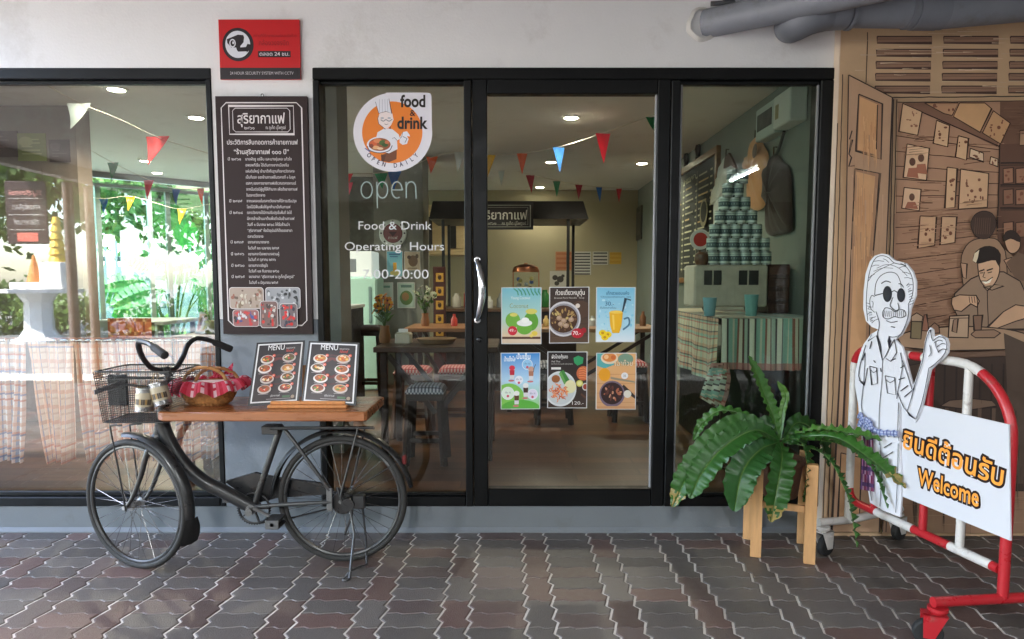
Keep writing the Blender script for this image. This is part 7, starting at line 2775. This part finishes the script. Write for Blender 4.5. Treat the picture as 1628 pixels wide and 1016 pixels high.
for px, py, h_, col, lab in ((1128, 494, .12, (126, 170, 180), "pale blue paper cup by the left wheel of the toy bus"), (1194, 497, .14, (120, 176, 176), "turquoise cup with a dark strap in front of the toy bus")):
    c = at(px, py, 1.0); c.z = BZ
    lathe_thing("paper_cup", lab, "cup", c, [(.001, 0), (.034, 0), (.045, h_), (.041, h_), (.032, .01), (.001, .01)], col, PLASTIC, group="cups before the toy bus")
# brown helmet-like pot and a small red and white round sign left of the tins
c = at(1113, 402, BY + .25); c.z = p1.z + .0005
lathe_thing("brown_pot", "round brown pot left of the bottom row of tins", "pot", Vector((at(1116, 410, BY + .1).x, BY + .1, p1.z + .0005)), [(.001, 0), (.04, 0), (.055, .03), (.05, .075), (.03, .09), (.001, .092)], (96, 62, 40), PLASTIC)
cs = at(1113, 381, BY + .3)
t = thing("small_round_sign", Vector((cs.x, BY + .3, p1.z)), "small red and white arched sign behind the tins", "sign")
MB((206, 200, 196)).lathe([(.075, 0), (.075, .012), (.001, .012)], Vector((cs.x, BY + .3, cs.z)), 26, axis=(0, -1, 0)).build("disc", PLASTIC, t)
MB((176, 50, 46)).lathe([(.052, .0122), (.052, .014), (.001, .014)], Vector((cs.x, BY + .3, cs.z)), 26, axis=(0, -1, 0)).build("red_centre", PRINT, t)
MB((90, 66, 46)).bbox((cs.x - .006, BY + .301, p1.z), (cs.x + .006, BY + .31, cs.z), .001).build("stick", DKWOOD, t)
# tins
can_proto = None
CW = (at(1232, 410, BY).x - at(1130, 410, BY).x) / 6
CR_ = CW * .492
CHt = (at(1180, 268, BY).z - p1.z) / 7
rows_ = [(1130, 6), (1127, 6), (1131, 5), (1139, 4), (1145, 3), (1150, 2), (1157, 2)]
def make_can(c):
    t = thing("coffee_tin", c, "x", "tin", "tins stacked in a pyramid on the toy bus")
    MB((176, 184, 182)).lathe([(CR_ * .96, 0), (CR_, .003), (CR_, .006), (CR_ * .965, .009), (CR_ * .965, CHt - .009), (CR_, CHt - .006), (CR_, CHt - .003), (CR_ * .95, CHt - .0005), (CR_ * .93, CHt - .005), (.001, CHt - .005)], c, 26).build("can_body", TINM, t, smooth=35)
    mb = MB((214, 226, 220))
    r_ = CR_ * .968
    mb.lathe([(r_, .012), (r_ + .0006, .013), (r_ + .0006, CHt - .013), (r_, CHt - .012)], c, 26)
    ar = Art(lambda u, v, l: Vector((c.x + (r_ + .0008 + l) * math.sin(u), c.y - (r_ + .0008 + l) * math.cos(u), c.z + v)))
    for k in range(18):
        th_ = -2.2 + k * .25
        ar.rect(th_, CHt * .28, th_ + .251, CHt * .66, (84, 102, 106))
        if k % 2:
            ar.rect(th_ + .02, CHt * .42, th_ + .2, CHt * .56, (150, 170, 168))
    for k in range(18):
        ar.rect(-2.2 + k * .25, CHt * .76, -1.95 + k * .25, CHt * .79, (90, 110, 114))
    b_ = len(mb.v)
    mb.v += ar.mb.v
    mb.f += [tuple(i + b_ for i in f) for f in ar.mb.f]
    mb.c += ar.mb.c
    mb.build("label_band", CAN_L, t, smooth=35)
    return t
ORD = ["first", "second", "third", "fourth", "fifth", "sixth"]
RWN = ["bottom row", "second row up", "third row up", "fourth row up", "fifth row up", "row below the top", "top row"]
base = None
for r_, (px0, n) in enumerate(rows_):
    x0 = at(px0, 400, BY).x + CR_
    for k in range(n):
        pos = Vector((x0 + k * CW * (1.0 if n > 2 else 1.02), BY + CR_ + .03 + random.uniform(-.004, .004), p1.z + .0008 + r_ * (CHt + .0002)))
        lab = "pale coffee tin, %s from the left in the %s of the pyramid" % (ORD[k], RWN[r_])
        if base is None:
            base = make_can(pos)
            base["label"] = lab
        else:
            o = dup(base, pos - Vector(base.location), lab)
        # a second tin stands behind each one of the lower rows to carry the pyramid (hidden from the street side)
# ---- left part of the cafe: table, chairs, small things by the garden glass
t = table("cafe_table", "grey topped table by the garden glass in the left window", at(140, 514, 3.3).x, at(276, 514, 3.3).x, 3.1, 3.9, .93, (150, 158, 156), (90, 92, 92), brace=False)
c = at(228, 530, 3.0)
ch = thing("cafe_chair", (c.x, 3.0, FLZ), "chair with an orange plaid cloth over its back by the grey table", "chair")
mb = MB((70, 60, 52))
for sx in (-.19, .19):
    for sy in (-.18, .18):
        mb.bar((c.x + sx, 3.0 + sy, FLZ), (c.x + sx, 3.0 + sy, FLZ + .45), .03, .03)
    mb.bar((c.x + sx, 2.82, FLZ + .45), (c.x + sx, 2.8, FLZ + .82), .03, .03)
mb.build("chair_frame", DKWOOD, ch)
MB((80, 62, 50)).bbox((c.x - .21, 2.8, FLZ + .4505), (c.x + .21, 3.21, FLZ + .49), .01).build("seat", DKWOOD, ch)
mb = MB()
rows = [[Vector((c.x - .2 + .4 * i / 20, 2.77 + .01 * math.sin(i * .9) * j / 16, FLZ + .86 - .5 * j / 16)) for i in range(21)] for j in range(17)]
b0 = len(mb.f)
mb.grid(rows)
for j in range(16):
    for i in range(20):
        mb.c[b0 + j * 20 + i] = lin([(196, 110, 70), (150, 70, 46), (206, 150, 110)][(i % 4 == 0) + (j % 4 == 0)])
mb.build("plaid_cover", CLOTH, ch, smooth=60)
c = at(188, 535, 3.0)
ch = thing("cafe_chair", (c.x, 3.0, FLZ), "plain grey chair at the left of the grey table", "chair")
mb = MB((110, 122, 122))
for sx in (-.17, .17):
    for sy in (-.16, .16):
        mb.bar((c.x + sx, 3.0 + sy, FLZ), (c.x + sx * .9, 3.0 + sy * .9, FLZ + .45), .026, .026)
mb.build("chair_frame", DKWOOD, ch)
mb = MB((130, 142, 142))
mb.bbox((c.x - .19, 2.82, FLZ + .4505), (c.x + .19, 3.2, FLZ + .485), .012)
mb.bbox((c.x - .18, 2.8, FLZ + .52), (c.x + .18, 2.825, FLZ + .84), .01)
mb.build("seat", PLASTIC, ch)
t = table("cafe_table", "brown side table with a photo frame beside the pier", at(286, 533, .62).x, at(362, 533, .62).x, .5, .86, at(310, 532, .62).z, (120, 86, 60), (84, 60, 44), brace=False)
zz = at(310, 532, .62).z
c = at(319, 528, .7); c.z = zz + .0005
t = thing("photo_frame", c, "small leaning photo frame on the brown side table", "photo frame")
q0, q1 = at(310, 529, .68), at(331, 496, .72)
P = [Vector((q0.x, .68, zz + .001)), Vector((q1.x, .66, zz + .001)), Vector((q1.x - .002, .74, q1.z)), Vector((q0.x - .002, .76, q1.z))]
board("frame", P, .012, (176, 170, 160), DKWOOD, t)
n_ = (P[1] - P[0]).cross(P[3] - P[0]).normalized()
ar = Art(lambda u, v, l: (P[0].lerp(P[1], u)).lerp(P[3].lerp(P[2], u), v) + n_ * (l + .0005))
ar.rect(.1, .1, .9, .9, (196, 150, 130))
ar.ell(.4, .55, .18, .2, (120, 70, 56))
ar.ell(.65, .4, .16, .22, (206, 190, 176))
ar.ell(.3, .3, .12, .14, (170, 90, 70))
ar.mb.build("photo", PRINT, t)
c = at(337, 530, .72); c.z = zz + .0005
t = thing("small_potted_plant", c, "small potted plant with a bent leaf on the brown side table", "potted plant")
MB((150, 136, 110)).lathe([(.001, 0), (.035, 0), (.045, .08), (.04, .08), (.001, .07)], c, 18).build("pot", PLASTIC, t, smooth=40)
mb = MB((96, 150, 60))
rn = random.Random(2)
for k in range(9):
    a_ = rn.uniform(0, 6.28)
    d = Vector((math.cos(a_), math.sin(a_) * .5, 0))
    b_ = c + Vector((0, 0, .07))
    e = b_ + d * rn.uniform(.05, .13) + Vector((0, 0, rn.uniform(.0, .1)))
    m_ = b_.lerp(e, .5) + Vector((0, 0, .04))
    w_ = Vector((-d.y, d.x, 0)) * .012
    mb.add([b_, m_ + w_, e, m_ - w_], [(0, 1, 2, 3)])
mb.build("leaves", FOLI, t)
# pictures on the corner wall
YCW = 2.29
for x0, y0, x1, y1, c_, lab in ((-40, 208, 27, 250, (62, 46, 44), "dark poster on the concrete corner wall, far left"), (29, 212, 72, 256, (120, 132, 70), "olive green poster on the concrete corner wall"), (79, 222, 110, 258, (56, 44, 46), "dark menu poster on the concrete corner wall, right one")):
    def d_c(a, c_=c_):
        a.rect(0, 0, 1, 1, c_)
        for k in range(5):
            a.rect(.15, .2 + k * .13, .15 + random.uniform(.3, .7), .24 + k * .13, tuple(min(255, v + 40) for v in c_))
        a.ell(.3, .3, .25, .18, tuple(min(255, v + 26) for v in c_), 14)
    wallposter("corner_poster", lab, "poster", x0, y0, x1, y1, YCW, d_c, c_, group="posters on the corner wall")
# ================================================================== OUTDOORS
def leaf_cloud(mb, c, rad, n, size, cols, rnd, hole=.0):
    """leaf-sized faces spread through clumps in an ellipsoid"""
    clumps = []
    for _ in range(max(6, n // 70)):
        while True:
            p = Vector((rnd.uniform(-1, 1), rnd.uniform(-1, 1), rnd.uniform(-1, 1)))
            if .25 < p.length < 1:
                break
        clumps.append((Vector((p.x * rad[0], p.y * rad[1], p.z * rad[2])), rnd.choice(cols), rnd.uniform(.18, .36)))
    for _ in range(n):
        q, col, cr_ = rnd.choice(clumps)
        d = Vector((rnd.gauss(0, 1), rnd.gauss(0, 1), rnd.gauss(0, .8))) * cr_ * min(rad)
        p = Vector(c) + q + d
        a = Vector((rnd.gauss(0, 1), rnd.gauss(0, 1), rnd.gauss(-.3, .7))).normalized()
        b = a.orthogonal().normalized()
        b.rotate(Matrix.Rotation(rnd.uniform(0, 6.28), 3, a))
        s = size * rnd.uniform(.6, 1.3)
        k = rnd.uniform(.75, 1.25)
        mb.col = tuple(min(1, x * k) for x in lin(col))
        w2 = a.cross(b) * s * .28
        mb.add([p, p + b * s * .5 + w2, p + b * s, p + b * s * .5 - w2], [(0, 1, 2, 3)])
GREENS = [(84, 116, 52), (66, 98, 46), (104, 134, 62), (54, 84, 44)]
def tree(loc, h, rad, n, size, label, seed, name="garden_tree", group="trees in the garden", cols=GREENS):
    rnd = random.Random(seed)
    t = thing(name, loc, label, "tree", group)
    x, y, z = loc
    mb = MB((98, 84, 68))
    top = Vector((x + rnd.uniform(-.2, .2), y, z + h * .62))
    mb.tube(cr([(x, y, z), (x + .08, y + .03, z + h * .3), top], 4), [.14 - .011 * i for i in range(9)], 9)
    for k in range(6):
        a = k * 1.05 + rnd.random()
        e = top + Vector((math.cos(a) * rad[0] * .7, math.sin(a) * rad[1] * .7, rad[2] * rnd.uniform(.1, .8)))
        s0 = Vector((x, y, z)).lerp(top, rnd.uniform(.6, 1))
        mb.tube(cr([s0, s0.lerp(e, .5) + Vector((0, 0, .15)), e], 3), [.05, .045, .04, .034, .028, .02, .012], 6)
    mb.build("trunk", vc("bark", .85, nscale=8, namt=.3, bump=.6, bscale=30), t, smooth=50)
    mb = MB()
    leaf_cloud(mb, (x, y, z + h - rad[2] * .8), rad, n, size, cols, rnd)
    mb.build("crown", FOLI, t)
    return t
# ---- glass wall between cafe and garden
GW0, GW1 = Vector((-7.0, 4.2, 0)), Vector((-3.6, 7.6, 0))
gd = (GW1 - GW0).normalized()
gn = Vector((gd.y, -gd.x, 0))
gw = thing("garden_glass_wall", (GW0 + GW1) / 2, "glazed wall of slim grey mullions between cafe and garden", "glass wall")
GWL = (GW1 - GW0).length
mb = MB((120, 136, 140))
mb.bar(GW0 + Vector((0, 0, FLZ + .03)), GW1 + Vector((0, 0, FLZ + .03)), .06, .06)
mb.bar(GW0 + Vector((0, 0, CEZ - .04)), GW1 + Vector((0, 0, CEZ - .04)), .08, .078)
mb.bar(GW0 + Vector((0, 0, CEZ - .17)), GW1 + Vector((0, 0, CEZ - .17)), .05, .04)
mb.build("rail", BLACKALU, gw)
for px in (60, 131, 158, 240, 269, 330, 400):
    d = ray(px, 400)
    # where this sight line meets the wall line
    den = d.x * gd.y - d.y * gd.x
    k = ((GW0.x - 0) * gd.y - (GW0.y + CAMD) * gd.x) / den
    p = Vector((d.x * k, -CAMD + d.y * k, 0))
    w_ = .10 if px in (158,) else .055
    mb = MB((128, 146, 148) if px != 269 else (70, 84, 84))
    mb.bar(p + Vector((0, 0, FLZ + .061)), p + Vector((0, 0, CEZ - .191)), w_, .06, up=gd)
    mb.build("mullion", BLACKALU, gw)
mb = MB()
mb.bar(GW0 + Vector((0, 0, (FLZ + CEZ) / 2)), GW1 + Vector((0, 0, (FLZ + CEZ) / 2)), .008, CEZ - FLZ - .25)
mb.build("pane", GARDENGLASS, gw)
# ---- garden: terrace, white wall with picket top, monstera, trees
mb = MB((170, 168, 160))
mb.add([(-40, 2.0, -.04), (-7.13, 2.0, -.04), (-7.0, 4.2, -.04), (-3.6, 7.75, -.04), (-3.6, 12, -.04), (-40, 12, -.04)], [(0, 1, 2, 3, 4, 5)])
struct(mb.build("garden_terrace", CONCG))
gx0_, gx1_ = at(150, 480, 9.6).x, at(420, 480, 9.6).x
wzt = at(220, 424, 9.6).z
t = thing("white_garden_wall", ((gx0_ + gx1_) / 2, 9.65, -.04), "white garden wall with grey slots and a picket railing on top", "wall")
mb = MB((222, 224, 222))
mb.bbox((gx0_ - 9, 9.6, -.04), (gx1_ + 3, 9.75, wzt), .01)
mb.build("wall", PLASTER, t)
mb = MB((120, 132, 134))
for y0, y1 in ((438, 446), (460, 468), (482, 490)):
    mb.bbox((at(171, 450, 9.59).x, 9.592, at(200, y1, 9.59).z), (at(262, 450, 9.59).x, 9.5995, at(200, y0, 9.59).z), .002)
mb.build("slot_panel", PLASTIC, t)
mb = MB((206, 212, 212))
zt_ = at(220, 386, 9.65).z
x = gx0_ - 8.8
while x < gx1_ + 2.9:
    mb.bbox((x, 9.66, wzt), (x + .035, 9.69, zt_ + .03 * math.sin(x * 9)), .004)
    x += .1
mb.color((110, 116, 118)).bbox((gx0_ - 8.8, 9.691, wzt + .1), (gx1_ + 2.9, 9.71, wzt + .2), .004)
mb.build("picket_railing", PLASTIC, t)
def split_leaf(mb, base, d, n, L, W, rn, col):
    """one big leaf with finger-like lobes"""
    d = d.normalized()
    s_ = d.cross(n).normalized()
    n = s_.cross(d).normalized()
    mb.color(tuple(v * rn.uniform(.8, 1.2) for v in col))
    K = 9
    for sg_ in (-1, 1):
        for k in range(K):
            t0, t1 = k / K, (k + .78) / K
            def w_at(t): return W * (math.sin(math.pi * (t * .86 + .1)) ** .7)
            a_, b_ = base + d * L * t0, base + d * L * (k + 1) / K
            sw = L * .13
            pts = [a_, a_.lerp(b_, .5) + s_ * sg_ * w_at((t0 + t1) / 2) * .3 + n * .012]
            o0 = base + d * (L * t0 + sw) + s_ * sg_ * w_at(t0) - n * .1 * W
            o1 = base + d * (L * t1 + sw) + s_ * sg_ * w_at(t1) - n * .1 * W
            mid0 = a_ + s_ * sg_ * w_at(t0) * .35 + d * sw * .3 + n * .01
            mid1 = b_ + s_ * sg_ * w_at(t1) * .35 + d * sw * .3 + n * .01
            mb.add([a_, mid0, mid1, b_], [(0, 1, 2, 3)])
            mb.add([mid0, o0, o1, mid0.lerp(mid1, .75)], [(0, 1, 2, 3)])
def big_plant(c, label, leaves, seed, col=(84, 140, 66)):
    rn = random.Random(seed)
    t = thing("split_leaf_plant", c, label, "plant", "big leaved plants outside the glass")
    st, lv = MB((90, 120, 60)), MB()
    for (px, py, Y, L, ang) in leaves:
        tip = at(px, py, Y)
        st.tube(cr([c, c.lerp(tip, .5) + Vector((0, 0, .25)), tip], 5), [.018 - .001 * k for k in range(11)], 6)
        d = Vector((math.cos(ang), -.25, math.sin(ang)))
        split_leaf(lv, tip, d, Vector((.2, -.8, .6)), L, L * .46, rn, col)
    st.build("stem", FOLI, t)
    lv.build("leaf", FOLI, t)
c = at(275, 520, 7.2); c.z = -.03
big_plant(c, "large split-leaf plant beyond the garden glass right of the white wall", [(262, 418, 7.0, .5, 2.9), (292, 412, 7.1, .5, .2), (232, 450, 6.6, .62, 3.3), (262, 462, 6.4, .7, 3.5), (240, 480, 6.5, .5, 3.6), (300, 440, 7, .55, -.3), (318, 470, 7, .5, -.6), (290, 398, 7.4, .45, 1.2), (330, 430, 7.2, .5, .5), (252, 492, 6.3, .5, 3.8)], 3)
c = at(330, 520, 7.8); c.z = -.03
big_plant(c, "second split-leaf plant close to the window frame beyond the glass", [(310, 370, 8.2, .7, 2.6), (330, 350, 8.2, .7, 1.9), (345, 390, 8.2, .7, .4), (300, 400, 8, .6, 3.1), (322, 420, 7.8, .6, 3.4), (360, 440, 8, .6, -.2)], 9, (100, 150, 80))
def shrub(loc, rad, n, size, label, seed, cols=GREENS, group="shrubs in the garden"):
    rn = random.Random(seed)
    t = thing("shrub", loc, label, "shrub", group)
    st = MB((84, 70, 54))
    for k in range(5):
        a_ = k * 1.26
        st.tube([loc, Vector(loc) + Vector((math.cos(a_) * rad[0] * .5, math.sin(a_) * rad[1] * .5, rad[2] * 1.1))], .015, 5)
    st.build("stem", vc("bark", .85), t)
    mb = MB()
    leaf_cloud(mb, (loc[0], loc[1], loc[2] + rad[2]), rad, n, size, cols, rn)
    mb.build("foliage", FOLI, t)
LG = [(120, 160, 84), (96, 138, 70), (140, 176, 100), (80, 120, 60)]
for k, (x, y, h, lab) in enumerate(((-13.5, 13.5, 6.0, "leafy garden tree behind the white wall, left of the mullions"), (-10.0, 14.5, 6.5, "leafy garden tree behind the white wall, centre"), (-7.6, 13.0, 5.5, "leafy garden tree behind the white wall near the picket railing"), (-5.2, 14.0, 6.2, "leafy garden tree behind the white wall beside the pier"))):
    tree((x, y, -.05), h, (2.0, 1.6, 2.1), 4200, .3, lab, 40 + k, cols=LG)
for k, (x, y, lab) in enumerate(((-7.9, 8.6, "low shrub before the white garden wall, left"), (-6.2, 8.9, "low shrub at the foot of the split-leaf plant"))):
    shrub((x, y, -.04), (.5, .4, .35), 700, .12, lab, 60 + k, LG)

# ================================================================== ACROSS THE YARD, mirrored in the left window
# hanging sign board (reads correctly from the shop; the window mirrors it)
sgx, sgy = -5.62, -4.45
t = thing("hanging_signboard", (sgx, sgy, 1.75), "brown hanging signboard across the yard, mirrored in the left window", "sign")
MB((70, 54, 52)).bbox((sgx - .24, sgy - .02, 1.75), (sgx + .24, sgy, 2.47), .005).build("sign_board", PRINT, t)
ar = Art(lambda u, v, l: Vector((sgx + .24 - .48 * u, sgy + .0005 + l, 2.47 - .72 * v)), step=.0003)
ar.text("วิธีปู่ สุริยากาแฟ", .5, .22, .16, (226, 160, 150), asp=-.667, width=.8, bold=.01)
ar.rect(.08, .27, .92, .28, (200, 196, 190))
ar.text("กาแฟสุริยา", .5, .45, .18, (206, 200, 196), asp=-.667, width=.66)
ar.rect(.08, .53, .92, .54, (200, 196, 190))
ar.text("สุริยากาแฟ", .5, .69, .18, (206, 200, 196), asp=-.667, width=.6)
ar.rect(.08, .77, .92, .78, (200, 196, 190))
ar.rect(.25, .82, .75, .96, (226, 120, 104))
ar.mb.build("sign_print", PRINT, t)
mb = MB((60, 60, 60))
for s_ in (-.2, .2):
    mb.tube([(sgx + s_, sgy - .01, 2.47), (sgx + s_, sgy - .01, 2.62)], .004, 6)
mb.build("hanger", CHROME, t)
# spirit house table
px_, py_ = -10.7, -12.0
t = thing("spirit_house_table", (px_, py_, -.05), "white pedestal offering table in the yard, mirrored in the left window", "pedestal table")
MB((226, 226, 224)).lathe([(.55, 0), (.55, .06), (.42, .12), (.36, .2), (.3, .3), (.28, .9), (.36, 1.02), (.4, 1.1), (.92, 1.12), (.95, 1.2), (.001, 1.2)], (px_, py_, -.05), 8).build("pedestal", PLASTER, t)
mb = MB((228, 222, 214))
mb.bbox((px_ + .25, py_ - .3, 1.1505), (px_ + .75, py_ + .3, 1.75), .02)
mb.bbox((px_ - .5, py_ - .2, 1.1505), (px_ + .2, py_ + .2, 1.3), .02)
mb.build("little_house", PLASTER, t)
MB((206, 130, 66)).lathe([(.16, 0), (.1, .25), (.02, .6), (.001, .62)], (px_ - .05, py_, 1.3), 12).build("orange_cone", PLASTIC, t)
mb = MB((216, 176, 60))
for k in range(6):
    mb.lathe([(.2 - .02 * k, 0), (.14 - .016 * k, .16)], (px_ + .5, py_, 1.75 + k * .17), 14)
mb.build("tiered_umbrella", PLASTIC, t)
DG = [(104, 132, 66), (84, 112, 54), (128, 150, 80), (66, 96, 46)]
k = 0
for x, y, h, rx in ((-16, -16, 6, 2.6), (-12.5, -17.5, 7, 2.8), (-9, -18, 6.5, 2.8), (-5.5, -17, 6, 2.6), (-2, -18, 6.4, 2.8), (-20, -12, 6, 2.6), (-24, -16, 7, 3), (-14, -21, 8, 3.2)):  # trees on the right are added to block the bright horizon in reflections
    tree((x, y, -.06), h, (rx, rx * .9, 2.2), 2000, .38, ["tall yard tree on the far left, mirrored in the window", "tall yard tree behind the offering table", "yard tree right of the offering table", "yard tree beyond the carport posts", "yard tree straight across the yard", "yard tree nearest the street on the left", "biggest yard tree at the far corner", "tallest yard tree behind the others"][k], 70 + k, "yard_tree", "trees across the yard", DG)
    k += 1
k = 0
for x in (-17, -15, -13.2, -11.4, -9.6, -7.8, -6, -4.2, -2.4, -.6):  # row carried on rightwards, added to block the bright horizon mirrored in the panes
    shrub((x, -14.2 + .5 * math.sin(x), -.05), (1.1, .7, .62), 900, .2, "rounded hedge shrub across the yard, from the far left the " + ["first", "second", "third", "fourth", "fifth", "sixth", "seventh", "eighth", "ninth", "tenth"][k], 90 + k, DG, "hedge shrubs across the yard")
    k += 1
